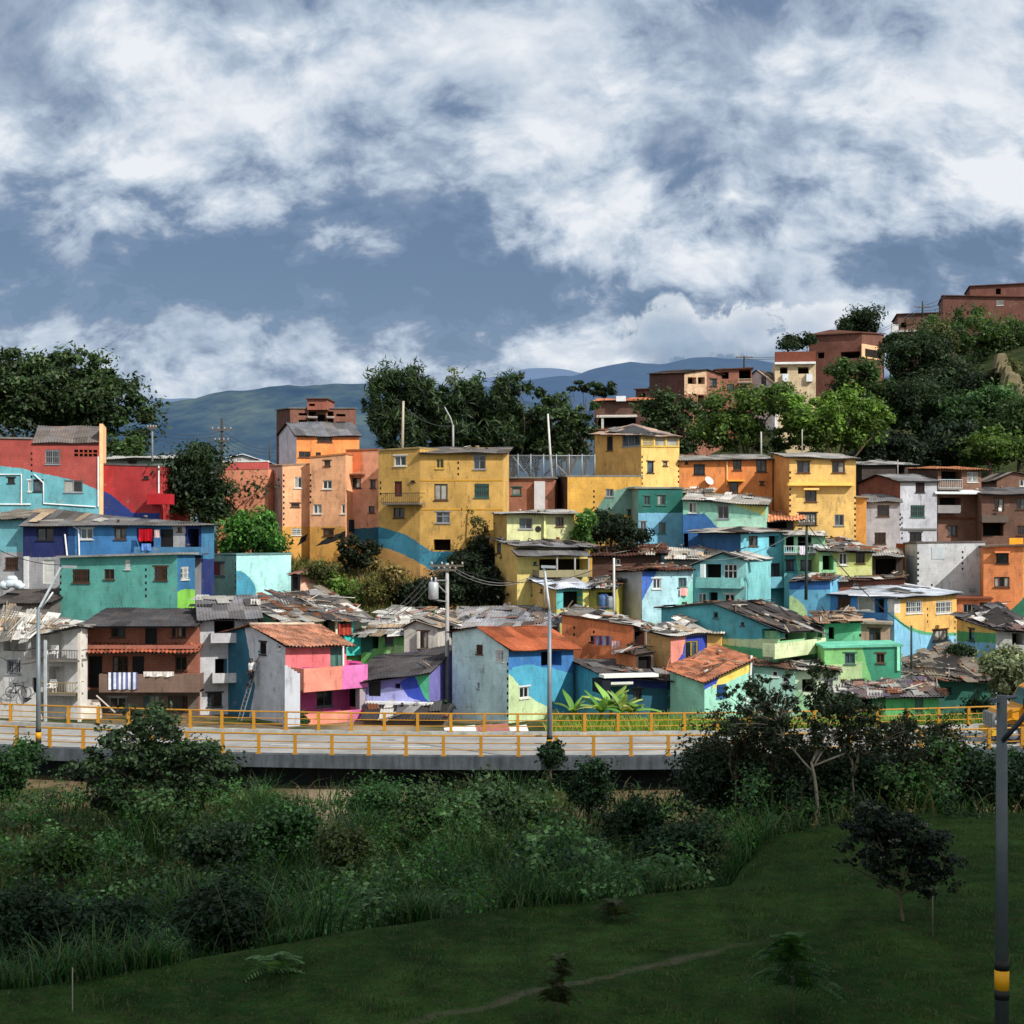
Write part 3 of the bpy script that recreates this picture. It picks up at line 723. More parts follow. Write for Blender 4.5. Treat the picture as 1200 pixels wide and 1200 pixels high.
# --- orange cluster
H = house('painted_house', 'orange top storey house with white side wall and grey gable roof', [(327, 124), (347.5, 119), 421], [509, 510, 510], [(205, 208, 222), (252, 146, 36)],
    [(1, 'w', 372, 511.5, 389, 518, 'b2'), (1, 'w', 350, 529, 364, 536, 'b2'), (1, 'w', 370, 530, 376, 534, 'k')], ('corr', (112, 112, 116)), apex=(0, 338, 495), oh=(.3, .1, .2, .2))
PEA = (252, 176, 116); MUS = (228, 160, 30)
H = house('painted_house', 'tall peach house with leaf mural on its mustard base', [(312, 119.5), (331, 114.6), 363], [547, 547, 545], [(222, 178, 162), [PEA, ('below', [(331, 617), (363, 617)], MUS), ('poly', [(348, 640), (352, 631), (361, 625), (358, 634)], (28, 26, 30))]],
    [(1, 'w', 345, 559, 354, 572, 'w2'), (1, 'w', 341, 590, 351, 594, 'b'), (1, 'w', 342, 619, 353, 627, 'kG'[:1]+'2G')], ('slab', (150, 120, 100)), oh=(.05, .1, .05, 0), dots=[(1, 332.5, 550, 616)])
H = house('painted_house', 'peach house with slanted parapet beside the orange gable house', [(363, 114.5), (405, 113.6)], [537, 533], [[PEA, ('below', [(363, 617), (405, 617)], MUS), ('poly', [(363, 645), (380, 632), (405, 622), (405, 633), (385, 637)], (28, 30, 36))]],
    [(0, 'w', 378, 563, 389, 573, 'w2'), (0, 'w', 380, 540, 387, 546, 'b'), (0, 'w', 367, 591, 377, 602, 'w2'), (0, 'w', 379, 620, 391, 628, 'b2'), (0, 'w', 400, 591, 404.5, 602, 'w')], ('slab', (170, 110, 70)), d=5, oh=(.05, .1, 0, .05), dots=[(0, 364, 548, 590)])
H = house('painted_house', 'salmon house squeezed beside the tall mustard block', [(405.2, 115), (443.5, 114.2)], [529, 528], [[(244, 158, 112), ('poly', [(405, 529), (425, 528), (425, 552), (405, 555)], (250, 122, 34)), ('below', [(405, 620), (443, 618)], MUS), ('poly', [(400, 620), (444, 618), (444, 640), (400, 638)], (24, 96, 120))]],
    [(0, 'w', 411, 560, 423, 572, 'k2'), (0, 'w', 434, 563, 440, 572, 'b'), (0, 'w', 432, 593, 439, 601, 'b')], ('slab', (150, 90, 60)), d=6, oh=(.05, .1, 0, 0))
ledge(H, 0, 405, 555, 424, 557, .6, (120, 70, 50)); wallpanel(H, 0, 402.5, 609, 411, 623, .01, .7, (34, 40, 52), 'water_tank')
pipe(H, 0, [(366, 617), (384, 606), (396, 598)], (250, 180, 120), .07)
# --- mustard block
MST = (214, 162, 50); TEA = (34, 134, 162)
mur = [('below', [(443, 617), (455, 620), (475, 627), (492, 637), (505, 646)], TEA), ('below', [(443, 641), (458, 644), (475, 651), (492, 660), (505, 668)], (206, 150, 62))]
H = house('painted_house', 'mustard house with small railed balcony and teal band', [(443.5, 111.4), (492, 109.9)], [529, 526], [[MST]+mur],
    [(0, 'w', 462, 534, 476, 546, 'k2'), (0, 'd', 462, 564, 471, 582, 'r'), (0, 'w', 461, 595, 474, 607, 'b2'), (0, 'w', 481, 563, 486, 565, 'k')], ('slab', (150, 132, 90)), d=7, oh=(.1, .1, 0, 0), dots=[(0, 446, 555, 580)])
balcony(H, 0, 447, 578, 491, 591, .9, None, (70, 60, 50))
H = house('painted_house', 'big four storey mustard block with grey corrugated roof', [(492.2, 109.9), (590, 109.5)], [531, 531], [[MST]+mur, (232, 180, 70)],
    [(0, 'w', 511, 537, 520, 549, 'y2'), (0, 'w', 555, 534, 569, 550, 'a2h'), (0, 'w', 509, 567, 524.5, 586, 'b2'), (0, 'w', 556, 567, 573, 583, 'a2h'), (0, 'w', 511, 600, 527, 613, 'a2h'), (0, 'o', 508, 632, 528, 645), (0, 'w', 557, 630, 574, 645, 'a2')],
    ('corr', (96, 92, 90)), d=6, rise=.75, oh=(.35, .1, .1, .35), dots=[(0, 537, 534, 557)], plk=4)
for yy in (563, 597):
    w_ = H.w[0]; q, z = w_.hit(540, yy); mb = MB(); w_.box(mb, .05, w_.L-.05, z-.05, z+.05, .0, .025); mb.build('string_course', solid((190, 140, 44), .9), H.root)
pipe(H, 0, [(545, 660), (548, 601)], (120, 90, 50), .03)
BRK = (176, 108, 78)
H = house('brick_house', 'small raw brick house with a tall white pillar, right of the mustard block', [(591.5, 117), (650, 116.5)], [561, 561], [BRK], [(0, 'w', 600, 571, 611, 580, 'k')], ('slab',), d=5, pat='brick', oh=(.2, .1, 0, .1))
post(H, 0, 632, 564, 600, .45, (200, 200, 205), .8)
H = house('painted_house', 'low golden yellow house with a brick side and sea green corner', [(651, 121), (665, 115.2), 752], [559, 559, 559], [(92, 60, 48), [(228, 168, 4), ('poly', [(697, 600), (712, 577), (740, 570), (760, 570), (760, 606)], (112, 160, 144))]],
    [(1, 'w', 710, 573, 719, 582, 'a2'), (1, 'w', 735.5, 598, 741.5, 604, 'b')], ('slab',), oh=(.15, .1, .1, 0), pat=['brick', 'block'], dots=[(1, 696, 566, 596)])
# --- left: blue, teal and grey houses
H = house('painted_house', 'pale turquoise house with grey lower wall at the far left edge', [(-22, 102.5), (27, 102)], [608, 608], [[(100, 182, 196), ('below', [(-20, 647), (27, 647)], (172, 172, 176))]],
    [(0, 'w', 6, 653, 21, 667, 'b2G')], ('corr', (112, 106, 98)), d=6, rise=.75, oh=(.4, .1, .1, .2))
H = house('painted_house', 'long blue house with navy end, corrugated roof and open balcony', [(27.3, 101.5), (236, 99.5), 251], [614, 616, 615], [[(44, 130, 196), ('poly', [(20, 600), (80, 600), (81, 654), (20, 654)], (22, 40, 104)), ('poly', [(80, 600), (88, 600), (88, 654), (80, 654)], (18, 84, 140)), ('poly', [(202, 600), (217, 600), (217, 652), (202, 652)], (176, 178, 182)), ('poly', [(217, 600), (240, 600), (240, 700), (217, 700)], (20, 44, 116)), ('below', [(20, 653), (80, 653)], (168, 168, 172))], [(46, 130, 176), ('below', [(236, 655), (251, 655)], (24, 48, 120))]],
    [(0, 'w', 43, 619, 63, 633, 'k2'), (0, 'w', 94, 619, 109, 632, 'w2'), (0, 'w', 134, 619, 148, 632, 'b2'), (0, 'o', 160, 619, 180, 641), (0, 'd', 188, 620, 203, 642, 'k'), (0, 'w', 208, 618, 213, 623, 'k'), (0, 'o', 220, 620, 233, 641), (0, 'd', 50, 656, 65, 684, 'w')],
    ('corr', (100, 98, 98)), rise=.95, oh=(.45, .1, .15, .5), sheets=5, plk=3, pal=LIGHTP)
pipe(H, 0, [(86, 617), (92, 620), (93, 655)]); pipe(H, 0, [(76, 626), (79, 654)])
balcony(H, 0, 157, 641, 236, 650, 1.3, (60, 130, 175)); post(H, 0, 30, 652, 690, .2, (200, 200, 200), .3)
laundry(H, 0, 163, 620, 179, 634, .5, [(190, 20, 34), (150, 14, 28)], 'hanging_laundry', 'dark red cloth hanging in the balcony of the long blue house')
laundry(H, 0, 181, 621, 187, 630, .4, [(205, 190, 180), (190, 150, 150)], 'hanging_laundry', 'pale cloth hanging beside the red cloth on the blue balcony')
laundry(H, 0, 166, 637, 177, 645, 1.4, [(110, 150, 215), (90, 130, 200)], 'hanging_laundry', 'light blue cloth draped over the blue balcony edge')
H = house('shed', 'dark flat lean-to roof below the grey wall at far left', [(-10, 95), (60, 95)], [708, 706], [(120, 110, 104)], [], ('dark', (70, 66, 64)), d=5, rise=.7, cat='shed')
H = house('painted_house', 'sea green house with dark wooden windows and a lime corner', [(70, 97), (208, 95), 228.5], [654, 650, 650], [[(76, 172, 160)], [(24, 116, 168), ('below', [(208, 694), (215, 691), (229, 691)], (126, 212, 20))]],
    [(0, 'w', 85, 667, 105, 683, 'b2'), (0, 'w', 122, 667, 134, 679, 'b2'), (0, 'w', 147, 656, 152.5, 667, 'aG'[:1]+'1G'), (0, 'w', 181, 664, 196, 680, 'b2G'), (1, 'w', 212, 664, 221, 679, 'w2G')], ('slab', (140, 140, 138)), oh=(.35, .1, .1, .25), dots=[(0, 171, 655, 700), (0, 71, 662, 700)])
H = house('painted_house', 'pale cyan block house with a round blue wave on its bright wall', [(243, 108.5), (277, 105), 341], [651, 651, 650], [[(132, 190, 178)], [(172, 240, 238), ('ell', (277, 698), (23, 29), (44, 158, 190))]],
    [(0, 'w', 249, 659, 263, 675, 'g2')], ('slab', (96, 130, 130)), oh=(.05, .05, .05, .05), dots=[(0, 276, 655, 690)])
H = house('shed', 'small peach shed with rusty roof beside the weedy slope', [(341, 105), (352, 103.4), 380], [673, 673, 672], [(90, 70, 70), [(206, 132, 110), ('below', [(352, 684), (380, 684)], (248, 192, 158))]], [(0, 'o', 343, 676, 349, 690)], ('rust', (150, 110, 100)), rise=.4, cat='shed')
# --- first row
H = house('white_house', 'weathered white house with loggias, stairs and ragged tin roof', [(-16, 88.6), (95, 87.4), 102.5], [736, 735, 735], [[(206, 205, 202)], (226, 222, 214)],
    [(0, 'o', 4, 738, 30, 763), (0, 'w', 8, 773, 24, 790, 'k2'), (0, 'o', 37, 741, 72, 775, '', 1.6), (0, 'o', 57, 781, 75.5, 813, '', 1.2), (0, 'o', 38, 794, 44, 812, '', .2), (0, 'o', 27, 818, 43, 836, '', .8)],
    ('white', (150, 146, 140)), rise=1.0, oh=(.9, .2, .2, .25), sheets=46, plk=26, pal=LIGHTP, pat='plain')
balcony(H, 0, 30, 762, 93, 775, 1.0, None, (96, 92, 90)); balcony(H, 0, 44, 800, 88, 815, 1.0, None, (140, 120, 80))
post(H, 0, 52.5, 750, 855, 1.3, (168, 176, 180), .14); post(H, 0, 92.5, 742, 855, 1.0, (205, 196, 184), .16); post(H, 0, 34, 740, 764, .5, (180, 178, 176), .1)
w_ = H.w[0]; q, z = w_.hit(12, 836, .9); q2, z2 = w_.hit(42, 816, .9); mb = MB()
mb.hexa([w_.pt(q, z-.5, 1.0), w_.pt(q2, z-.5, 1.0), w_.pt(q2, z-.5, .1), w_.pt(q, z-.5, .1)], [w_.pt(q, z, 1.0), w_.pt(q2, z2, 1.0), w_.pt(q2, z2, .1), w_.pt(q, z, .1)]); mb.build('stair_ramp', solid((188, 186, 182), .9), H.root)
WHITEH = H
H = house('brick_house', 'dark brick house with two long balconies and tiled awning', [(101.5, 89.6), (233, 89.6)], [729, 729], [[(172, 100, 72), ('below', [(100, 808), (233, 808)], (112, 96, 84))]],
    [(0, 'w', 130, 731, 147, 747, 'b2'), (0, 'd', 170, 731, 184, 757, 'k'), (0, 'w', 201, 730, 206, 747, 'b'), (0, 'w', 208, 730, 218, 747, 'b2'), (0, 'd', 104, 769, 120, 806, 'k'), (0, 'w', 132, 769, 150, 788, 'b3'), (0, 'd', 155, 769, 169, 790, 'k'), (0, 'w', 205, 769, 219, 786, 'b2'), (0, 'w', 128, 817, 148, 833, 'k2'), (0, 'w', 168, 815, 187, 831, 'k3'), (0, 'w', 197, 815, 220, 833, 'b3')],
    ('corr', (66, 65, 68)), d=4.5, rise=.55, oh=(1.7, .3, .1, .2), pat='brick')
balcony(H, 0, 101, 756, 232, 760, 1.25, (176, 100, 76)); ledge(H, 0, 101, 764.5, 232, 765.5, 1.75, (150, 84, 62), 'tiled_awning', .42, 'oldtile')
balcony(H, 0, 116, 790, 234, 811, 1.2, (128, 100, 84))
laundry(H, 0, 127, 788, 161, 808, 1.28, [(215, 218, 228), (70, 74, 110), (190, 196, 214), (96, 100, 140)], 'hanging_laundry', 'blue and white striped cloth over the lower brick balcony')
laundry(H, 0, 168, 787, 204, 793, 1.27, [(226, 222, 216), (205, 198, 190)], 'hanging_laundry', 'white cloth strip lying on the lower brick balcony rail')
mb = MB(); w_ = H.w[0]
for k in range(6):
    q0, z0 = w_.hit(97.5+k*.4, 836-k*3.2, 1.9-k*.25); q1, _ = w_.hit(115+k*.2, 836, 1.9-k*.25); w_.box(mb, q0, q1, z0-.9, z0, 1.0-k*.1, 1.9-k*.25)
mb.bar(w_.pt(*w_.hit(113, 815, 1.3), 1.3), w_.pt(*w_.hit(135, 835, 1.6), 1.6), .06); mb.build('stairs', solid((205, 196, 184), .9), H.root)
H = house('white_house', 'narrow grey and white house with open balcony windows under a dark corrugated roof', [(233.5, 90), (302, 90.8)], [724, 722], [(196, 198, 202)],
    [(0, 'o', 251, 727, 275, 744), (0, 'o', 252, 772, 266, 792), (0, 'w', 243, 812, 260, 828, 'k2')], ('corr', (104, 102, 104)), d=5, rise=1.05, oh=(.7, .1, .15, .3), sheets=6)
balcony(H, 0, 247, 742, 277, 753, .9, (190, 190, 194)); balcony(H, 0, 249, 789, 277, 800, .9, (196, 196, 198))
H = house('painted_house', 'pink house with clay tile roof, magenta balconies and half painted teal side wall', [(262, 90.8), (334.5, 85.6), 406], [741, 755, 754], [[(205, 208, 218), ('poly', [(255, 725), (303, 725), (303, 760), (302, 790), (299, 805), (302, 822), (296, 850), (255, 850)], (20, 108, 140))], [(250, 108, 116), ('below', [(334, 782), (406, 782)], (208, 62, 140))]],
    [(0, 'w', 304.5, 752.5, 312, 767, 'k'), (0, 'w', 324.5, 755.5, 329, 761, 'k'), (1, 'd', 387, 757, 402, 783, 'g2'), (1, 'w', 371, 809, 390, 828, 'k2')], ('tile', (152, 108, 88)), rise=0, apex=(0, 297, 733), oh=(.55, .1, .25, .35))
PINKH = H
balcony(H, 1, 356, 781, 431, 808, 1.7, (246, 140, 112), shapes=[('poly', [(383, 770), (440, 770), (440, 815), (380, 815)], (236, 110, 190))])
balcony(H, 1, 356, 834, 431, 856, 1.7, (250, 140, 106), shapes=[('poly', [(390, 828), (440, 828), (440, 862), (384, 862)], (236, 104, 170))])
post(H, 1, 425, 807, 836, 1.62, (150, 140, 146), .42)
w_ = H.w[1]; q, z = w_.hit(407, 807, .06); q2, z2 = w_.hit(421, 834, .06); 
mb = MB(); w_.box(mb, w_.L, w_.L+1.1, H.zb, H.z[1]-1.3, -3, -.05); mb.build('side_wall', solid((200, 62, 132), .9), H.root)
mb = MB(); w_.box(mb, w_.L+.25, w_.L+.95, z2, z, -.045, -.01); mb.build('door', solid((44, 26, 30), .7), H.root)
mb = MB(); q0, z0 = w_.hit(337, 780, 1.72)
for k in range(5): w_.box(mb, q0+.2*k-.18 if k else q0-.18, q0+.2*(k+1)-.18, H.zb, z0-.12*k, 1.5, 1.72+.002*k)
mb.build('block_fin', paintmat(w_, (196, 200, 210), [], 'plain', None), H.root)
post(H, 1, 402.5, 757, 783, .5, (210, 214, 212), .1)
# --- patched shacks in the middle of the first row
H = house('shack', 'green shack under a broad patchwork of grey roof sheets', [(284, 97), (330, 92.5), 431], [703, 727, 723], [[(86, 166, 130)], [(108, 196, 84), ('poly', [(380, 715), (440, 715), (440, 770), (380, 770)], (180, 196, 170))]],
    [(1, 'o', 352, 728, 361, 742), (1, 'o', 379, 727, 394, 747), (1, 'o', 399, 726, 412, 734)], ('corr', (104, 102, 102)), rise=.5, oh=(.5, .3, .35, .3), run=1, sheets=110, plk=30)
post(H, 1, 394.5, 724, 750, .5, (205, 196, 170), .14); post(H, 1, 413.5, 724, 765, .4, (90, 196, 180), .16)
laundry(H, 1, 397, 731, 412, 744, .55, [(176, 70, 52), (150, 56, 44), (120, 60, 50)], 'hanging_laundry', 'rust red clothes hanging beside the teal post')
wallpanel(H, 1, 404, 744, 424, 768, .1, .35, (64, 190, 176), 'painted_fence')
H = house('shack', 'bright green shack with pale corrugated roof and dark door openings', [(423, 95.4), (474, 94.6)], [742, 743], [[(110, 196, 96), ('poly', [(455, 755), (476, 757), (476, 778), (450, 778)], (178, 236, 140)), ('poly', [(420, 740), (437, 740), (437, 765), (420, 765)], (30, 110, 90))]],
    [(0, 'o', 436, 743, 443.5, 760), (0, 'w', 451, 743, 461, 756, 'g2')], ('grey', (150, 148, 146)), d=6, rise=1.35, oh=(.5, .1, .3, .1), sheets=26, plk=10, pal=LIGHTP)
H = house('white_house', 'small white house with a shuttered window jutting over a dark yard', [(473.5, 94), (513, 93.4)], [735, 735], [(206, 198, 186)],
    [(0, 'w', 490.5, 740, 502, 760, 'b2')], ('tan', (150, 132, 116)), d=6, apex=(0, 489, 727), oh=(.25, .1, .25, .2), base=PZ(776, 93.6), sheets=18, plk=14, pal=LIGHTP)
wallpanel(H, 0, 488.5, 740, 490.8, 760, .03, .3, (190, 184, 176), 'shutter')
w_ = H.w[0]; mb = MB()
for x in (476, 497, 511): q, _ = w_.hit(x, 790, 0); w_.box(mb, q-.1, q+.1, -1.6, PZ(776, 93.7), -.4, -.2)
mb.build('stilts', solid((150, 140, 126), .9), H.root)
H = house('shack', 'dark timber shack with teal door between white house and pale blue house', [(478, 97.5), (533, 97)], [737, 738], [[(60, 52, 48), ('poly', [(511, 738), (535, 738), (535, 775), (511, 775)], (26, 74, 92))]],
    [(0, 'o', 514, 741, 529, 760), (0, 'd', 511, 777, 522, 802, 't'), (0, 'o', 482, 780, 505, 800)], ('brown', (116, 104, 92)), d=5, rise=1.0, oh=(1.1, .1, 0, .2), sheets=26, plk=16, pal=LIGHTP)
balcony(H, 0, 512, 758, 532, 768, .9, (96, 74, 60))
H = house('painted_house', 'low lilac, blue and green shack under a dark sloping roof', [(429, 87.4), (503, 86.6)], [797, 787], [[(126, 118, 200), ('below', [(429, 814), (446, 808), (462, 806), (478, 810), (492, 820)], (176, 178, 246)), ('poly', [(468, 800), (486, 788), (505, 826), (478, 816)], (40, 76, 200)), ('poly', [(485, 791), (506, 785), (506, 826), (498, 818)], (52, 190, 136))]],
    [(0, 'd', 432, 795.5, 446, 816, 'k'), (0, 'o', 463, 801, 469, 807)], ('dark', (70, 68, 70)), d=6.5, rise=1.05, oh=(.55, .1, 1.4, .2), plk=3)
ledge(H, 0, 428, 823, 506, 826, .5, (214, 218, 220), 'ledge')
H = house('shed', 'low shed of dark tin sheets behind the far bridge rail', [(426, 84.6), (520, 84)], [842, 842], [(110, 90, 76)], [], ('dark', (58, 56, 58)), d=2.2, rise=.5, oh=(.3, .1, .2, .2), sheets=7, plk=5, cat='shed')
H = house('painted_house', 'pale blue house with rusty orange roof and cyan and lime mural front', [(530, 88.6), (596, 85.6), 672], [740, 759, 757], [[(194, 230, 232)], [(34, 122, 196), ('below', [(596, 786), (615, 779), (640, 782), (672, 790)], (50, 172, 206)), ('below', [(596, 790), (603, 796), (612, 808), (626, 820), (645, 830), (672, 842)], (196, 222, 158))]],
    [(0, 'w', 558.5, 755.5, 565.5, 766.5, 'k2G'), (0, 'w', 581.5, 762, 589.5, 775, 'w2G'), (0, 'w', 559.5, 800, 562, 807, 'k'), (1, 'o', 634, 763, 658, 781), (1, 'w', 609, 805, 620, 818, 'w2')], ('rust', (156, 86, 58)), apex=(0, 562, 735), oh=(.45, .1, .2, .3), dots=[(0, 595, 765, 840)], plk=3)
# ================================================================= houses, right part of the village
YEL = (240, 188, 78)
H = house('painted_house', 'yellow tower house with glazed loggia and rust and zinc roof', [(697, 122), (751.5, 116.5), 796], [507, 511, 512], [[(226, 168, 62)], [(244, 198, 88)]],
    [(0, 'w', 711, 511, 718, 528, 'b'), (0, 'w', 729, 509, 750, 523, 'a3m'), (1, 'w', 758.5, 541, 766, 554, 'k'), (1, 'w', 777, 541, 782, 546, 'b'), (1, 'w', 753, 512, 766, 523, 'y1c'), (1, 'w', 767.5, 512, 780, 523, 'y1c'), (1, 'w', 781.5, 512, 795, 523, 'y1c')],
    ('tin', (150, 128, 116)), rise=.75, run=1, oh=(.25, .15, .5, .25), sheets=5, dots=[(1, 752.5, 525, 568), (1, 795, 530, 566)])
ORG = (236, 136, 32)
H = house('painted_house', 'wide orange house with thin grey roof between the yellow houses', [(796, 118.4), (905, 118.4)], [540, 538], [[ORG]],
    [(0, 'w', 813, 544, 826, 556, 'k2'), (0, 'w', 859, 538.6, 869, 551, 'b2'), (0, 'w', 886, 539, 898.5, 553, 'b2'), (0, 'w', 855, 565, 865, 577, 'b'), (0, 'w', 803, 541, 806, 543.5, 'k'), (0, 'w', 891, 565, 895, 568, 'k')], ('corr', (132, 130, 126)), d=6, rise=.7, oh=(.4, .1, .1, .1), plk=3)
pipe(H, 0, [(852, 540), (852, 568)], (240, 190, 130)); ledge(H, 0, 853, 562, 873, 564, .8, (236, 160, 60))
_w = H.w[0]; _q, _z = _w.hit(830.5, 564, .35); _c = _w.pt(_q, _z, .35); mb = MB(); _n = Vector((.45, -.7, .55)).normalized(); _s = _n.cross(Vector((0, 0, 1))).normalized(); _u = _s.cross(_n)
for k in range(16):
    a0, a1 = 6.283*k/16, 6.283*(k+1)/16
    mb.face([_c, _c+(_s*math.cos(a0)+_u*math.sin(a0))*.38+_n*.1, _c+(_s*math.cos(a1)+_u*math.sin(a1))*.38+_n*.1])
mb.bar(_c, _w.pt(_q, _z-.2, 0), .05); mb.bar(_c, _c+_n*.4, .03); tag(mb.build('satellite_dish', solid((226, 226, 222), .5)), 'white satellite dish on the wide orange house wall', 'satellite dish')
H = house('painted_house', 'bright yellow three storey house with shadowed ledge and orange side wall', [(905.2, 119), (925, 113), 1003], [531, 536, 538], [[(226, 146, 44)], [(244, 192, 84)]],
    [(1, 'w', 934, 541, 949, 554, 'b2'), (1, 'w', 975, 541, 990, 554, 'b2'), (1, 'w', 943.5, 575, 957, 588, 'k2c'[:2]), (1, 'w', 936, 601, 957, 615, 'k3c'), (1, 'w', 978, 603, 989, 616, 'a2')], ('corr', (146, 144, 140)), rise=.1, oh=(.35, .1, .2, .3), run=1, dots=[(1, 926, 545, 620), (1, 1002, 575, 630)])
ledge(H, 1, 924, 565.5, 1001, 569, .55, (244, 196, 100), 'ledge'); ledge(H, 1, 942, 572, 960, 574, .5, (244, 200, 120))
H = house('shed', 'narrow ochre annex at the right flank of the yellow house', [(1002, 117), (1015, 116.8)], [583, 584], [(236, 160, 36)], [], ('slab', (150, 142, 130)), d=5, cat='annex')
# --- white and brick houses under the wooded hill
LAV = (196, 198, 208)
H = house('white_house', 'white block house with raw brick gable side and grey roof', [(1006, 131), (1055, 123), 1098], [566, 564, 564], [[(158, 84, 54)], [LAV]],
    [(1, 'w', 1073, 565.5, 1083.5, 577, 'r2r'), (1, 'w', 1067, 592, 1083.5, 606, 'g2'), (1, 'w', 1066, 624, 1080, 634, 'k2')], ('corr', (122, 122, 124)), rise=0, apex=(0, 1030, 556), oh=(.3, .1, .3, .3), pat=['brick', 'block'], dots=[(1, 1057, 600, 632)])
w_ = H.w[1]; mb = MB(); q, z = w_.hit(1060, 620); w_.box(mb, 0, w_.L, z-.06, z+.06, 0, .12); mb.build('string_course', solid((110, 108, 106), .9), H.root)
H = house('white_house', 'lower white block annex in front of the brick gable', [(1013, 122.2), (1055, 121.6)], [588, 588], [LAV],
    [(0, 'w', 1028, 592, 1042, 605, 'a2'), (0, 'w', 1025, 624, 1038, 637, 'b2G')], ('corr', (116, 116, 118)), d=4, rise=.7, dots=[(0, 1055, 592, 616)])
DBR = (138, 96, 74)
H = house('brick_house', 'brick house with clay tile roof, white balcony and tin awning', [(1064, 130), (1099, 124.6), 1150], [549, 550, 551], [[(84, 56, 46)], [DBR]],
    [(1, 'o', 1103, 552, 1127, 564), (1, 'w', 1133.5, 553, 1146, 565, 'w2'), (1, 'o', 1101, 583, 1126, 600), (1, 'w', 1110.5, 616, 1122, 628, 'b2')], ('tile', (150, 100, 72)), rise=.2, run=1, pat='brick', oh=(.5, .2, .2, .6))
balcony(H, 1, 1100, 562, 1128, 574, .9, None, (176, 190, 192)); ledge(H, 1, 1096, 577, 1151, 579, 1.1, (205, 210, 212), 'tin_awning', .25)
balcony(H, 1, 1099, 592, 1126, 601, .9, (150, 146, 146)); wallpanel(H, 1, 1098, 606, 1151, 608.5, 0, .1, (110, 62, 48), 'string_course')
H = house('brick_house', 'dark brown brick house with shaded balcony on the right edge', [(1150.5, 123), (1216, 122.6)], [579, 579], [(120, 84, 66)],
    [(0, 'w', 1165, 584, 1176.5, 597, 'b2'), (0, 'w', 1191, 584, 1202, 597, 'b2'), (0, 'o', 1152, 613, 1176, 628), (0, 'w', 1192, 616, 1202, 627, 'b2')], ('corr', (96, 94, 96)), d=5, rise=.7, oh=(.5, .1, .1, .1), pat='brick', plk=4)
balcony(H, 0, 1151, 604, 1183, 612, .9, (108, 92, 82)); laundry(H, 0, 1170, 595, 1174, 599, .3, [(235, 235, 235), (215, 215, 220)], 'hanging_laundry', 'small white cloth at the dark brick house window')
H = house('brick_house', 'small brick house with grey gable roof above the dark brown one', [(1168, 132), (1216, 132)], [562, 558], [(132, 92, 72)], [(0, 'w', 1195, 562, 1204, 570, 'w2')], ('corr', (100, 92, 86)), d=6, apex=(0, 1186, 553), pat='brick')
H = house('brick_house', 'grey roofed shanty peeking over the white block house', [(1010, 137), (1075, 138)], [545, 545], [(70, 58, 52)], [(0, 'o', 1050, 546, 1060, 556)], ('corr', (150, 150, 150)), d=6, rise=.6, pat='brick', sheets=8)
H = house('white_house', 'large windowless grey white block wall house with toothed corner', [(1060, 115.5), (1075, 111.6), 1154.5], [638, 637, 636], [[(196, 208, 216)], [(208, 212, 216)]],
    [], ('slab', (96, 88, 84)), oh=(.12, .1, .1, .05), dots=[(1, 1076, 642, 702), (1, 1128, 640, 668), (1, 1092, 675, 700)])
wallpanel(H, 1, 1092, 641, 1107, 655, 0, .03, (186, 194, 200), 'blocked_window'); wallpanel(H, 1, 1136, 689, 1143, 693, 0, .12, (140, 146, 150), 'meter_box')
wallpanel(H, 0, 1050, 637, 1059.5, 668, -.3, .05, (112, 66, 48), 'brick_pier')
ORR = (238, 136, 54)
H = house('painted_house', 'tall orange house with awning windows at the right edge', [(1152.5, 109), (1216, 108.2)], [642, 639], [[ORR, ('poly', [(1178, 722), (1200, 700), (1230, 690), (1230, 725)], (30, 120, 90)), ('poly', [(1198.5, 630), (1230, 630), (1230, 688), (1198.5, 700)], (252, 170, 60))]],
    [(0, 'w', 1167.5, 648, 1182, 660, 'k2'), (0, 'w', 1165, 676, 1183, 688, 'b3'), (0, 'w', 1166.5, 708, 1178, 721, 'w2')], ('slab', (110, 92, 80)), oh=(.3, .1, .1, .1))
ledge(H, 0, 1166, 646, 1184, 648, .5, (226, 140, 90)); wallpanel(H, 0, 1183, 630.5, 1199, 641, -.3, -.05, (250, 170, 50), 'parapet')
H = house('painted_house', 'low orange annex with barred window beside the white block wall', [(1120, 107), (1162, 106.4)], [703, 703], [(236, 128, 60)], [(0, 'w', 1128.5, 708, 1144, 719, 'a3'), (0, 'w', 1148, 706, 1157, 710, 'k2')], ('slab', (120, 70, 50)), d=4, oh=(.2, .1, .1, .1))
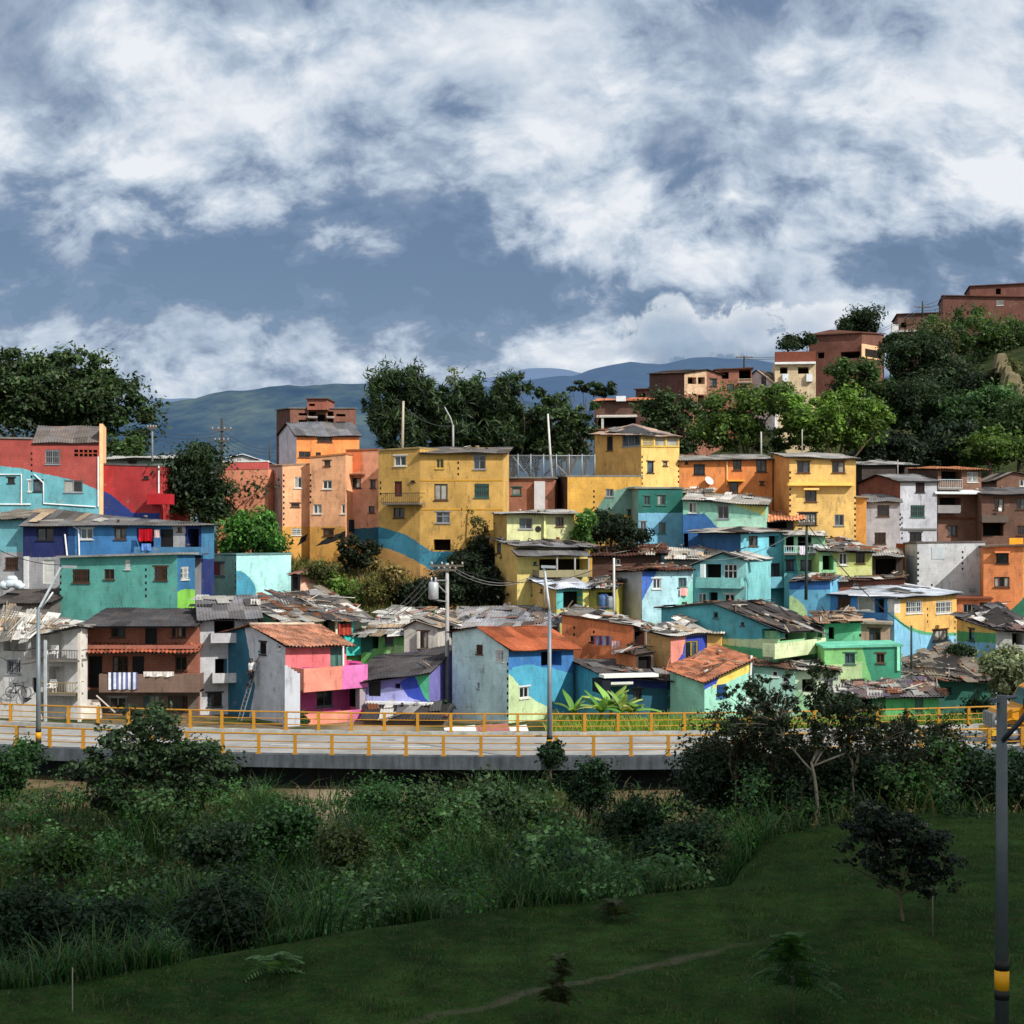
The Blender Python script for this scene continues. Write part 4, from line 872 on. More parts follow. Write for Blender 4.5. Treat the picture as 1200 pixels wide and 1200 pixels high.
# --- teal and blue middle
H = house('painted_house', 'dark teal over sky blue house with four small windows', [(733, 118), (748, 113.4), 800], [574, 573, 573], [[(120, 170, 170)], [(110, 186, 220), ('poly', [(740, 565), (801, 565), (801, 601), (740, 601)], (0, 112, 100))]],
    [(1, 'w', 754.5, 581, 762, 592, 'g2'), (1, 'w', 770, 580, 780, 592, 'g2'), (1, 'w', 750.5, 611, 757, 624, 'a2'), (1, 'w', 772, 612, 780, 625, 'a2')], ('slab', (130, 128, 120)), oh=(.3, .1, .1, .1))
H = house('painted_house', 'mint and deep blue house with lime corner under a thin grey roof', [(800.3, 112), (897, 110.6)], [585, 592], [[(140, 212, 184), ('poly', [(855, 590), (898, 591), (898, 605)], (206, 208, 90)), ('poly', [(839, 609), (898, 605), (898, 622), (839, 622)], (176, 236, 206)), ('poly', [(795, 603), (826, 602), (842, 620), (845, 668), (795, 668)], (38, 112, 182)), ('poly', [(838, 618), (898, 619), (898, 668), (838, 668)], (30, 84, 146))]],
    [(0, 'w', 807, 588.5, 816.5, 601, 'k2'), (0, 'w', 841, 592.5, 854, 608, 'k2'), (0, 'o', 797.5, 625, 806.5, 641), (0, 'w', 818, 629, 826, 635, 'k')], ('corr', (156, 152, 146)), d=5, rise=.7, oh=(.4, .1, .1, .3), sheets=9, plk=5, pal=LIGHTP)
H = house('shed', 'yellow strip wall on the roof terrace below the orange house', [(792, 116.2), (836, 116)], [578, 577], [(240, 214, 60)], [], ('corr', (168, 164, 156)), d=2.0, rise=.35, oh=(.25, .1, .1, .1), sheets=6, plk=4, pal=LIGHTP, cat='shed')
H = house('shed', 'terracotta roofed lean-to between the mint house and the yellow house', [(897, 112.6), (930, 112.2)], [610, 608], [(70, 56, 50)], [(0, 'o', 899, 611, 922, 619)], ('tile', (206, 140, 104)), d=3, rise=.7, oh=(.6, .1, .1, .9), cat='shed')
H = house('painted_house', 'light cyan house with brown double openings and blue side wall', [(818, 111), (868, 106.4), 920], [622, 625, 623], [[(40, 112, 174), ('poly', [(815, 650), (872, 665), (872, 700), (815, 700)], (46, 120, 180))], [(104, 206, 226)]],
    [(1, 'w', 877.5, 628, 888, 640, 'b2'), (1, 'o', 901, 628, 913, 641, '', .5), (1, 'o', 876, 659, 893, 686, '', .7), (1, 'w', 899, 660, 914, 676, 'b3')], ('corr', (150, 146, 140)), rise=.45, run=1, oh=(.35, .1, .9, .2), sheets=6)
balcony(H, 1, 889, 676, 921, 689, .8, (96, 180, 200)); laundry(H, 1, 880, 676, 888, 688, .9, [(196, 90, 60), (220, 150, 110)], 'hanging_laundry', 'orange towel on the light cyan house doorway')
H = house('painted_house', 'mint green two storey house with open upper loggia', [(919, 107), (967, 106.6)], [627, 628], [[(146, 218, 164), ('below', [(918, 672), (967, 668)], (110, 206, 214)), ('poly', [(918, 640), (930, 640), (936, 672), (918, 672)], (60, 160, 170))]],
    [(0, 'o', 921, 629, 930.5, 645), (0, 'o', 935, 629, 951, 645), (0, 'w', 921, 657, 930, 668, 'k2'), (0, 'w', 938, 656, 956, 668, 'k3')], ('white', (176, 172, 164)), d=5, rise=.35, oh=(.5, .1, .1, .2), plk=3)
balcony(H, 0, 919, 640, 960, 650, .9, None, (190, 200, 200)); laundry(H, 0, 937, 640, 945, 650, 1.0, [(228, 226, 230), (190, 170, 190)], 'hanging_laundry', 'white shirts hanging on the mint loggia rail')
laundry(H, 0, 953, 638, 960, 648, 1.0, [(220, 224, 226), (205, 210, 214)], 'hanging_laundry', 'pale sheet at the right end of the mint loggia')
H = house('painted_house', 'yellow green shack with dark patched roof and lower wall painted lighter as sunlit', [(960, 105), (1022, 105.4)], [645, 646], [[(176, 186, 86), ('poly', [(958, 646), (975, 646), (990, 690), (958, 690)], (150, 220, 150)), ('poly', [(980, 664), (1024, 664), (1024, 684), (980, 684)], (206, 212, 120))]],  # lighter lower patch paints sunlight onto the wall
    [(0, 'o', 964, 651, 977, 668), (0, 'w', 983, 648, 993, 662, 'k2'), (0, 'w', 1003, 648, 1013.5, 660, 'b2')], ('corr', (92, 88, 84)), d=5, rise=.8, oh=(.6, .1, .2, .2), sheets=26, plk=22)
H = house('painted_house', 'sky blue wall house with mint curve beneath the mint loggia house', [(925, 100.6), (973, 99.6)], [682, 681], [[(98, 192, 232), ('poly', [(920, 675), (975, 675), (975, 691), (920, 691)], (28, 104, 180)), ('ell', (914, 722), (32, 26), (196, 232, 150))]],
    [], ('corr', (96, 84, 78)), d=4.5, rise=.3, oh=(.1, .1, .1, .1), sheets=10, plk=10)
H = house('painted_house', 'cream white and cyan house with blue corner above the long teal house', [(720, 103.4), (752.5, 98.6), 812], [669, 669, 668], [[(206, 208, 222)], [(176, 228, 240), ('poly', [(752, 664), (772, 664), (760, 690), (752, 705)], (52, 116, 220)), ('poly', [(787, 716), (812, 680), (815, 722), (760, 722)], (130, 222, 200))]],
    [(1, 'w', 765, 678, 774.5, 690, 'k2'), (1, 'w', 795, 677, 804.5, 688, 'k2'), ], ('oldtile', (92, 62, 52)), rise=.45, run=1, oh=(.35, .1, .5, .1), sheets=12, plk=16, pal=[(92, 60, 50), (120, 74, 58), (70, 50, 44), (140, 110, 96)])
laundry(H, 1, 797, 689, 806, 698, .15, [(240, 180, 170), (230, 160, 156)], 'hanging_laundry', 'pink cloth below the window of the cream and cyan house')
H = house('painted_house', 'cyan gabled house with white balcony frames beside the cream house', [(812.5, 101.4), (874, 99.8)], [662, 656], [[(118, 206, 210), ('poly', [(860, 650), (876, 650), (876, 690), (866, 712), (858, 690)], (150, 226, 224))]],
    [(0, 'o', 826, 661, 845, 688, '', .7), (0, 'w', 848, 661, 864, 682, 'w3h'), (0, 'w', 818, 695, 828, 707, 'w2'), (0, 'o', 831, 694, 841, 706, '', .4), (0, 'w', 849, 696, 861, 707, 'w2')], ('grey', (168, 166, 160)), d=6, apex=(0, 846, 648), oh=(.15, .1, .35, .2), sheets=5, pal=LIGHTP)
balcony(H, 0, 815, 677, 868, 689, .8, (128, 214, 208)); post(H, 0, 823, 661, 680, .5, (214, 222, 222), .3)
H = house('painted_house', 'long teal house with dark roof and pale green balcony band', [(775, 93.6), (911, 88.6), 970], [713, 738, 735], [[(64, 172, 186), ('below', [(775, 742), (845, 748), (912, 748)], (206, 228, 164)), ('below', [(775, 748), (845, 755), (912, 763)], (70, 176, 110))], [(150, 216, 150), ('below', [(905, 768), (970, 764)], (120, 206, 130))]],
    [(0, 'w', 794, 719, 800, 726, 'k'), (0, 'w', 836, 717, 841.5, 724.5, 'k'), (0, 'w', 868, 729, 872, 733, 'k'), (0, 'o', 893, 737, 910, 749), (1, 'o', 914, 738, 942, 750), (1, 'o', 945, 738, 956, 750), (0, 'w', 897, 770, 901, 776, 'w')], ('dark', (66, 62, 62)), rise=0, apex=(0, 838, 707), oh=(.5, .2, .2, .2), sheets=50, plk=40, pal=[(150, 148, 146), (92, 88, 86), (70, 66, 66), (128, 100, 84), (60, 58, 58)])
balcony(H, 1, 908, 751, 968, 768, .8, (214, 228, 170)); post(H, 1, 967, 735, 760, .5, (190, 200, 180), .16)
H = house('painted_house', 'emerald green house with brown patched roof right of the pale green balcony', [(966, 92.4), (1009, 92.2)], [729, 728], [[(56, 168, 116), ('poly', [(962, 752), (1010, 764), (1010, 775), (962, 775)], (140, 220, 130)), ('poly', [(985, 752), (1010, 733), (1010, 768)], (96, 206, 146))]],
    [(0, 'o', 971, 735, 977.5, 749)], ('corr', (132, 108, 88)), d=4, rise=.45, oh=(.3, .1, .4, .1), sheets=22, plk=12, pal=[(150, 120, 96), (120, 92, 74), (176, 150, 126), (90, 80, 72)], dots=[(0, 1008, 733, 762)])
H = house('painted_house', 'low lime to teal green house with flat slab roof', [(966, 88.2), (1056, 88)], [760, 758], [[(128, 214, 116), ('poly', [(1008, 750), (1060, 750), (1060, 800), (1022, 800)], (34, 156, 118)), ('poly', [(966, 780), (1010, 775), (1010, 800), (966, 800)], (190, 224, 150))]],
    [(0, 'w', 990, 765.5, 1002, 778, 'k2'), (0, 'w', 1027, 766, 1036.5, 777, 'b2')], ('slab', (110, 190, 160)), d=3.5, oh=(.12, .1, .1, .1))
post(H, 0, 1053, 758, 786, .12, (150, 226, 190), .16)
H = house('shed', 'tan lean-to under the bright blue house', [(1008, 95.2), (1043, 94.8)], [731, 732], [(196, 160, 132)], [(0, 'w', 1018.5, 737, 1032, 751, 'b2')], ('slab', (150, 140, 126)), d=2.5, cat='shed')
H = house('painted_house', 'blue and yellow house with long pale zinc roof and sliding windows', [(973, 99.6), (1048, 96), 1121], [696, 701, 695], [[(52, 134, 204), ('poly', [(1040, 716), (1050, 718), (1050, 775), (1040, 775)], (120, 196, 232)), ('poly', [(1040, 698), (1056, 698), (1056, 717), (1040, 717)], (214, 212, 206))], [(240, 182, 66), ('below', [(1048, 720), (1060, 731), (1075, 738), (1095, 741), (1121, 741)], (70, 172, 120)), ('below', [(1048, 724), (1060, 735), (1075, 742), (1095, 745), (1121, 745)], (122, 200, 236)), ('poly', [(1040, 696), (1055, 696), (1055, 718), (1046, 718)], (214, 212, 206))]],
    [(0, 'w', 982, 700, 996.5, 713, 'b3r'), (0, 'w', 1004.5, 700, 1024.5, 716, 'w1c'), (0, 'o', 1025.5, 702, 1036, 718, '', .5), (1, 'w', 1062, 704, 1080.5, 718.5, 'w3m'), (1, 'w', 1097, 704, 1115, 718.5, 'w3m'), (1, 'w', 1093, 738, 1110.5, 751, 'b2r')], ('tin', (160, 167, 177)), rise=.5, oh=(.4, .2, .3, .3), run=1, sheets=5, pal=LIGHTP, dots=[(1, 1087, 703, 730), (1, 1119, 720, 752)])
H = house('painted_house', 'house striped ochre, green and light blue under a dark patched roof', [(1121.5, 98), (1167, 92), 1216], [723, 738, 740], [[(236, 176, 56), ('below', [(1120, 739), (1168, 742)], (60, 160, 90)), ('below', [(1120, 751), (1168, 754)], (122, 186, 226))], [(176, 178, 174)]],
    [(0, 'w', 1135, 737, 1142, 751, 'k'), (1, 'o', 1186, 742, 1200, 756)], ('dark', (70, 64, 66)), rise=1.0, run=1, oh=(.4, .2, .15, .2), sheets=20, plk=14, pal=[(110, 108, 110), (80, 76, 78), (120, 96, 90), (60, 56, 58), (190, 186, 182)])
# --- orange group by the road
OR2 = (240, 124, 44)
H = house('painted_house', 'deep orange house with grey roof behind the rusty roof', [(658.5, 94.3), (742, 91.6), 757], [720, 733, 731], [[OR2], [(120, 70, 44)]],
    [(0, 'w', 691.5, 745, 696, 752, 'k'), (1, 'o', 743.5, 740, 755, 760, '', .4)], ('corr', (112, 108, 104)), rise=.4, oh=(.2, .2, .1, .3), run=1, sheets=8, plk=12, dots=[(0, 673, 726, 745), (0, 696, 728, 742)])
laundry(H, 0, 695, 745, 717, 756, .15, [(70, 70, 84), (150, 60, 60), (96, 110, 150), (120, 110, 110)], 'hanging_laundry', 'dark clothes drying on the deep orange wall')
laundry(H, 0, 717, 751, 727, 767, .2, [(226, 190, 180), (200, 150, 150)], 'hanging_laundry', 'pale pink sheet drying at the end of the orange wall')
H = house('painted_house', 'tan house with pink and blue front and pale ragged tin roof', [(757.5, 90.2), (786, 88.6), 829], [737, 745, 740], [[(222, 168, 88)], [(46, 72, 190), ('poly', [(780, 735), (806, 735), (800, 765), (784, 790)], (244, 140, 120))]],
    [(1, 'w', 803, 751, 818, 773, 'y2')], ('white', (196, 190, 180)), rise=.3, oh=(.3, .2, .4, .2), run=1, sheets=12, plk=12, pal=LIGHTP)
H = house('painted_house', 'narrow yellow strip house right of the pink and blue front', [(828.5, 90.4), (845, 90.2)], [742, 743], [(250, 186, 66)], [], ('white', (176, 170, 160)), d=4, rise=.3)
H = house('shed', 'small orange shed with dark flat top below the deep orange house', [(722, 90), (745, 88), 766], [762, 767, 764], [[(236, 136, 54)], [(70, 54, 46)]], [(1, 'o', 748, 769, 763, 784, '', .3)], ('dark', (80, 72, 66)), rise=.1, oh=(.15, .1, .1, .1), sheets=4, plk=6, cat='shed')
H = house('painted_house', 'teal house low by the road with white edged dark roof', [(668, 91.4), (710, 84.6), 826], [772, 791, 798], [[(60, 178, 204)], [(52, 150, 124), ('poly', [(705, 785), (783, 785), (783, 842), (705, 842)], (16, 92, 116)), ('poly', [(705, 785), (830, 792), (830, 807), (790, 808), (705, 802)], (24, 48, 130)), ('poly', [(784, 812), (826, 807), (826, 845), (784, 845)], (84, 190, 150))]],
    [(1, 'd', 783.5, 816, 792.5, 838, 'g'), (1, 'w', 742, 808, 752, 820, 'k2')], ('dark', (78, 74, 74)), rise=.25, oh=(.9, .2, .3, .1), run=1, sheets=10, plk=10)
ledge(H, 1, 708, 790.5, 772, 794, .95, (214, 214, 210), 'fascia'); ledge(H, 1, 716, 799, 742, 802, .9, (205, 206, 200), 'awning', -.2)
wallpanel(H, 0, 694, 796, 706, 812, .02, .5, (24, 30, 40), 'water_tank')
H = house('painted_house', 'clay tiled cottage with yellow, blue and aqua gable beside the road', [(825.5, 83), (881, 85.6)], [797, 771], [[(150, 222, 196), ('poly', [(820, 802), (850, 786), (850, 795), (822, 810)], (56, 76, 196)), ('poly', [(846, 788), (884, 766), (884, 786), (852, 800), (834, 809)], (246, 214, 50)), ('poly', [(862, 838), (884, 806), (884, 845), (850, 845)], (100, 190, 170))]],
    [(0, 'w', 840, 802, 851, 817, 'u2G')], ('tile', (152, 100, 76)), d=2.6, rise=.5, oh=(.3, .3, .35, .1), sheets=0, plk=8)
pipe(H, 0, [(880.5, 768), (879, 800), (873, 836)], (220, 222, 220), .07)
H = house('painted_house', 'pale aqua cottage half hidden behind the sparse tree', [(884, 87.2), (932, 87)], [779, 784], [(150, 206, 190)], [(0, 'w', 905, 786, 912, 793, 'k'), (0, 'w', 917, 793, 924, 800, 'k')], ('brown', (110, 84, 70)), d=4, rise=.3, oh=(.3, .1, .1, .1), plk=4)
H = house('shack', 'pale green shack with white ledge behind the sparse tree', [(930, 87.4), (985, 87.2)], [784, 786], [[(206, 226, 190), ('poly', [(925, 800), (960, 830), (960, 850), (925, 850)], (150, 206, 150))]], [(0, 'o', 940, 796, 956, 812), (0, 'w', 966, 797, 976, 808, 'k2')], ('white', (150, 146, 140)), d=3, rise=.3, oh=(.4, .1, .1, .1), sheets=8, plk=6)
H = house('shack', 'bright green shack with grey patchwork roof near the road', [(988, 84.8), (1100, 84)], [816, 815], [[(80, 200, 112), ('poly', [(985, 810), (1038, 812), (1038, 850), (985, 850)], (40, 130, 80))]],
    [(0, 'd', 1072, 818, 1082, 842, 'g'), (0, 'o', 1008, 820, 1022, 842)], ('corr', (112, 108, 108)), d=7, rise=.95, oh=(.5, .2, .3, .3), sheets=70, plk=40, pal=PATCH+[(96, 84, 100), (140, 110, 100)])
H = house('shack', 'dark green shack with brown ragged roof by the right bend', [(1057, 93.5), (1098, 87.6), 1163], [771, 795, 797], [[(24, 100, 92)], [(22, 104, 90)]],
    [(1, 'w', 1107, 805, 1115, 812, 'k'), (1, 'o', 1135, 820, 1150, 838)], ('corr', (104, 94, 86)), rise=.9, run=1, oh=(.5, .2, .3, .3), sheets=44, plk=28, pal=[(120, 110, 100), (90, 84, 80), (150, 138, 122), (110, 84, 70), (70, 66, 64)])
# --- yellow ochre houses climbing below the mustard block
PYL = (220, 222, 150)
H = house('painted_house', 'pale yellow house with wide grey roof and round vent', [(578, 108), (594, 104.6), 673], [601, 602, 602], [[(206, 160, 60)], [PYL]],
    [(1, 'w', 608.5, 607, 624, 620, 'k2'), (1, 'w', 651, 606, 660.5, 617, 'b2')], ('corr', (146, 144, 140)), rise=.25, run=1, oh=(.7, .2, .3, .4), plk=4)
wv = H.w[1]; q, z = wv.hit(630.5, 620); mb = MB(); mb.tube([wv.pt(q, z, -.02), wv.pt(q, z, .03)], .22, 14); mb.build('round_vent', solid((40, 38, 36), .9), H.root)
wallpanel(H, 1, 637.5, 603, 639.5, 630, 0, .25, (214, 216, 150), 'buttress')
H = house('painted_house', 'ochre house with grey corrugated lean-to roofs and open terrace', [(580, 106), (606, 101.6), 690], [632, 640, 641], [[(226, 182, 76)], [(228, 206, 100)]],
    [(0, 'w', 582, 636, 587, 648, 'b'), (0, 'w', 586, 650, 588, 653, 'k'), (1, 'w', 625, 658, 629, 662, 'k'), (1, 'o', 632, 655, 690, 674, '', 1.6)], ('corr', (112, 110, 112)), rise=.3, run=1, oh=(.5, .2, .2, .4), sheets=18, plk=10)
ledge(H, 1, 606, 650, 692, 652, 1.3, (110, 108, 108), 'corrugated_awning', .5, 'corr')
for x in (653, 674, 690): post(H, 1, x, 651, 678, 1.2, (150, 150, 146), .1)
balcony(H, 1, 632, 668, 692, 676, 1.3, (150, 140, 100))
H = house('painted_house', 'ochre house with white shed roof, teal post and dark garage opening', [(618, 102.6), (652, 97.8), 690], [676, 690, 689], [[(222, 178, 84)], [(80, 200, 200), ('poly', [(683, 680), (692, 680), (692, 725), (683, 725)], (214, 206, 80)), ('below', [(650, 714), (692, 713)], (200, 196, 100))]],
    [(1, 'o', 660, 693, 683, 713, '', 1.0), (0, 'w', 621, 687, 624, 697, 'k'), (0, 'w', 633, 690, 636, 694, 'b')], ('tin', (176, 180, 190)), rise=.35, run=1, oh=(.25, .2, .3, .25))
H = house('painted_house', 'lemon yellow shack with water drums right of the white shed roof', [(690.5, 99), (722, 98.6)], [688, 689], [[(218, 206, 52)]], [(0, 'o', 699, 694, 720, 712, '', .8)], ('corr', (92, 88, 84)), d=4, rise=.5, oh=(.5, .1, .1, .1), sheets=16, plk=12)
H = house('shack', 'shack with grey zinc roof below the ochre houses', [(531, 96), (650, 95)], [736, 733], [(96, 84, 76)], [(0, 'o', 636, 735, 648, 748)], ('grey', (140, 140, 144)), d=6, rise=1.05, oh=(.4, .1, .3, .2), sheets=16, plk=16, pal=[(120, 120, 124), (150, 150, 154), (90, 90, 94), (110, 96, 88)])
H = house('brick_house', 'old brown tiled brick house above the cream and cyan house', [(694, 108), (775, 107.6)], [652, 649], [(96, 60, 48)], [(0, 'w', 722, 655, 727, 662, 'w')], ('oldtile', (84, 58, 50)), d=5, rise=.7, pat='brick', oh=(.4, .2, .2, .5), sheets=12, plk=22, pal=[(96, 64, 54), (130, 100, 84), (70, 54, 48), (190, 186, 176)])
H = house('shed', 'grey roofed shed above the cyan gabled house', [(780, 106.5), (842, 106)], [655, 655], [(120, 116, 110)], [], ('grey', (176, 170, 160)), d=4, rise=.75, oh=(.3, .1, .1, .3), sheets=10, plk=6, pal=LIGHTP, cat='shed')
H = house('shed', 'small brick shed with white tin edge between sky blue wall and zinc roof', [(974, 103), (1060, 103)], [682, 678], [(150, 84, 60)], [(0, 'w', 1000, 684, 1006, 690, 'k')], ('brown', (96, 72, 60)), d=3, rise=.2, pat='brick', sheets=8, plk=10, cat='shed')
H = house('shed', 'dark cluttered porch below the white block annex', [(1022, 112), (1058, 111.5)], [650, 652], [(70, 58, 52)], [(0, 'o', 1026, 655, 1050, 676)], ('corr', (150, 148, 144)), d=4, rise=.5, oh=(.6, .1, .1, .1), plk=5, cat='porch')

# ================================================================= far brick buildings
FB = (140, 86, 66)
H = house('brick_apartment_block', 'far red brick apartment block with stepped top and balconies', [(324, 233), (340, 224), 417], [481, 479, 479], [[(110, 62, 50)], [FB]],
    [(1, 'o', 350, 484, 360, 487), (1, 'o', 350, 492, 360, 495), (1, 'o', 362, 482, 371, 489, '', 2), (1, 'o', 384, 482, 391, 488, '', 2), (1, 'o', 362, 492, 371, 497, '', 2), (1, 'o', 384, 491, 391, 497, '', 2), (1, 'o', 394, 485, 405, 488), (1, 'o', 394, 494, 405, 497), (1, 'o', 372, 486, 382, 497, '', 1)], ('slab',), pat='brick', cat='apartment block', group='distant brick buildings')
H2 = house('brick_apartment_block', '', [(360, 224.4), (383, 224.2)], [468, 468], [(176, 96, 72)], [(0, 'o', 362, 473, 369, 476)], ('slab', (96, 60, 50)), d=6, base=PZ(480, 224), pat='brick', root=H.root)
balcony(H, 1, 361, 488, 372, 490, 1.0, None, (190, 180, 176)); balcony(H, 1, 383, 488, 392, 490, 1.0, None, (190, 180, 176))
G = 'distant brick buildings'
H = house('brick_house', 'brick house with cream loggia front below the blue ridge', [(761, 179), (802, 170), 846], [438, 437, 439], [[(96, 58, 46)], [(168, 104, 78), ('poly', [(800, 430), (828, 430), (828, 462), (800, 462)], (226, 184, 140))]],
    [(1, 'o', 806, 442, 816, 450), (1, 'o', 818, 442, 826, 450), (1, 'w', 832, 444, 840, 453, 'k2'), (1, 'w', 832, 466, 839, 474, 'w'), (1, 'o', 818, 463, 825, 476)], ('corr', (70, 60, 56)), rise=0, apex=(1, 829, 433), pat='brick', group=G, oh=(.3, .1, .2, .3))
H = house('brick_house', 'orange brick house with balustrade balcony on the hill', [(838, 175.4), (881, 175)], [434, 432], [(166, 102, 76)], [(0, 'o', 842, 436, 854, 444), (0, 'o', 866, 433, 880, 446, '', 2), (0, 'w', 852, 450, 860, 457, 'k'), (0, 'w', 867, 452, 876, 457, 'k')], ('slab', (90, 66, 58)), d=7, pat='brick', group=G)
balcony(H, 0, 865, 444, 881, 449, .6, None, (205, 180, 150))
H = house('white_house', 'white gable wall with arched window on the hill', [(880, 180), (908, 178)], [440, 450], [(215, 216, 220)], [(0, 'w', 892, 441, 898, 451, 'a')], ('corr', (120, 104, 96)), d=8, apex=(0, 887, 434), group=G, pat='plain')
H = house('brick_house', 'cream fronted house with brick parapet and white balcony on the hill', [(908, 178.6), (956, 178)], [424, 424], [(222, 196, 150)], [(0, 'o', 914, 430, 923, 438, '', 1.5), (0, 'o', 935, 430, 948, 438, '', 1.5)], ('none',), d=8, pat='plain', group=G)
wallpanel(H, 0, 908, 412, 956, 424, -.3, .03, (116, 66, 52), 'brick_parapet'); wallpanel(H, 0, 908, 424, 956, 426.5, .0, .5, (226, 226, 226), 'ledge')
for x in (920, 948): wallpanel(H, 0, x-3, 438, x+4, 447, .02, .4, (215, 218, 222), 'white_panel')
H = house('brick_house', 'long brick house with white framed porch on the wooded hill', [(948, 192), (1010, 189), (1036, 193)], [394, 391, 392], [[(128, 74, 58)], [(130, 80, 62)]], [(0, 'o', 958, 413, 966, 420), (0, 'o', 985, 412, 1008, 420, '', 2)], ('slab', (90, 60, 50)), pat='brick', group=G, back=PZ(392, 200))
wallpanel(H, 1, 1010, 405, 1037, 421, .02, .1, (226, 180, 140), 'porch_frame'); wallpanel(H, 1, 1014, 410, 1033, 419, .1, .13, (40, 34, 32), 'porch_opening')
H = house('brick_house', 'small dark brick house with flat roof near the hill crest', [(1052, 216), (1104, 215)], [369, 367], [(120, 80, 64)], [(0, 'o', 1056, 378, 1062, 384)], ('slab', (80, 56, 48)), d=8, pat='brick', group=G)
wallpanel(H, 0, 1045, 380, 1053, 391, -1, .3, (206, 206, 206), 'white_annex'); wallpanel(H, 0, 1053, 386, 1103, 388.5, .02, .6, (170, 164, 158), 'ledge')
H = house('brick_house', 'large red brick house at the top right of the hill', [(1105, 235), (1216, 232)], [347, 349], [(124, 74, 58)], [(0, 'w', 1168, 352, 1176, 358, 'k')], ('slab', (90, 56, 48)), d=10, pat='brick', group=G)
H2 = house('brick_house', '', [(1137, 236), (1216, 234)], [336, 332], [(128, 76, 60)], [(0, 'o', 1167, 338, 1173, 345)], ('slab', (90, 58, 50)), d=8, base=PZ(350, 235), pat='brick', root=H.root)
H = house('brick_house', 'dark brick house with rusty roof and white tarp behind the yellow tower', [(696, 167), (768, 166)], [470, 469], [(104, 68, 56)], [(0, 'o', 700, 490, 745, 500, '', 2)], ('rust', (176, 112, 84)), d=7, rise=.9, pat='brick', group=G, oh=(.5, .2, .2, .2), plk=2)
ledge(H, 0, 699, 487, 746, 489, 1.6, (196, 190, 182), 'porch_roof', .2); post(H, 0, 706, 489, 504, 1.5, (190, 186, 180), .25); wallpanel(H, 0, 722, 464, 733, 470, .5, .9, (224, 226, 230), 'tarp')
H = house('brick_house', 'low brick house half hidden left of the cream loggia house', [(745, 186), (764, 185)], [457, 456], [(120, 70, 56)], [(0, 'o', 750, 461, 756, 465)], ('slab', (110, 80, 70)), d=6, pat='brick', group=G)
# ================================================================= bridge
RZ = -.5
def ynear(x): return 68.9+(x-1)**2/185.0
ROADW = 9.0
def strip(mb, xs_, ya, yb, z0, z1, m=0):
    """a curved slab following the road between offsets ya and yb from its near edge"""
    for a, b in zip(xs_, xs_[1:]):
        mb.hexa([(a, ynear(a)+ya, z0), (b, ynear(b)+ya, z0), (b, ynear(b)+yb, z0), (a, ynear(a)+yb, z0)], [(a, ynear(a)+ya, z1), (b, ynear(b)+ya, z1), (b, ynear(b)+yb, z1), (a, ynear(a)+yb, z1)], m)
XS = [-60+i*2.0 for i in range(61)]
def concmat(c, streak=.5):
    m, nt = newmat('concrete'); pos = nd(nt, 'ShaderNodeNewGeometry').outputs['Position']
    n1 = noise(nt, pos, 1.1, 6, .7).outputs[0]
    st = nd(nt, 'ShaderNodeMapping', {'Vector': pos, 'Scale': (2.2, 2.2, .25)}).outputs[0]; n2 = noise(nt, st, 1.5, 5, .7).outputs[0]
    f = mth(nt, 'MULTIPLY', maprange(nt, n1, .3, .7, .7, 1.2), maprange(nt, n2, .35, .7, 1.1, 1-streak))
    out(nt, pbsdf(nt, mul3(nt, lin(c), f), .92, nd(nt, 'ShaderNodeBump', {'Strength': .3, 'Distance': .02, 'Height': n1}).outputs[0], .1)); return m
CONC = concmat((84, 90, 96)); CONC_SHADE = concmat((44, 47, 50))  # deck darkened to pass for shaded fascia, girders near black for shade below
br = thing('road_bridge', 'long curved concrete road bridge with ochre railings across the river bank', 'bridge', (0, 73, RZ-1))
mb = MB(); strip(mb, XS, 0, ROADW, RZ-.42, RZ-.06); mb.build('deck', CONC, br)
mb = MB(); strip(mb, XS, 1.7, 2.2, RZ-1.75, RZ-.422); strip(mb, XS, 3.4, 3.9, RZ-1.75, RZ-.422); strip(mb, XS, 6.6, 7.1, RZ-1.75, RZ-.422); mb.build('girder', CONC_SHADE, br)
mb = MB(); strip(mb, XS, .0, .55, RZ-.058, RZ+.18); mb.build('kerb', CONC, br)
mb = MB(); strip(mb, XS, ROADW-.55, ROADW, RZ-.058, RZ+.18); mb.build('kerb', concmat((158, 158, 152), .3), br)
for px in (-1.7, 700/1.0): pass
for x in (3.9, -22.0, 30.0):
    mb = MB(); y = ynear(x)
    mb.box(x-1.5, x+1.5, y+.2, y+8, RZ-2.3, RZ-1.75); mb.box(x-.9, x+.6, y+1.2, y+7, -6, RZ-2.3); mb.build('pier', CONC, br)
m, nt = newmat('asphalt'); pos = nd(nt, 'ShaderNodeNewGeometry').outputs['Position']
n1 = noise(nt, pos, .5, 6, .7).outputs[0]; n2 = noise(nt, pos, 30, 3, .6).outputs[0]
c = mixc(nt, maprange(nt, n1, .35, .65, 0, 1), (.20, .20, .192, 1), (.34, .335, .32, 1)); out(nt, pbsdf(nt, mul3(nt, c, maprange(nt, n2, .3, .7, .8, 1.2)), .9, None, .15))
mb = MB(); strip(mb, XS, .55, ROADW-.55, RZ-.056, RZ); tag(mb.build('road', m), 'pale worn road surface on the bridge', 'road', None, 'structure')
mb = MB()
for ya in (.85, ROADW-1.0): strip(mb, XS, ya, ya+.12, RZ+.0005, RZ+.005)
for i in range(0, 60, 3): strip(mb, XS[i:i+2], 4.4, 4.52, RZ+.0005, RZ+.005)
tag(mb.build('lane_marking', solid((200, 198, 190), .8)), 'white painted lane lines on the bridge road', 'road marking', None, 'structure')
OCH = solid((168, 118, 26), .55, 0, .4, .12)
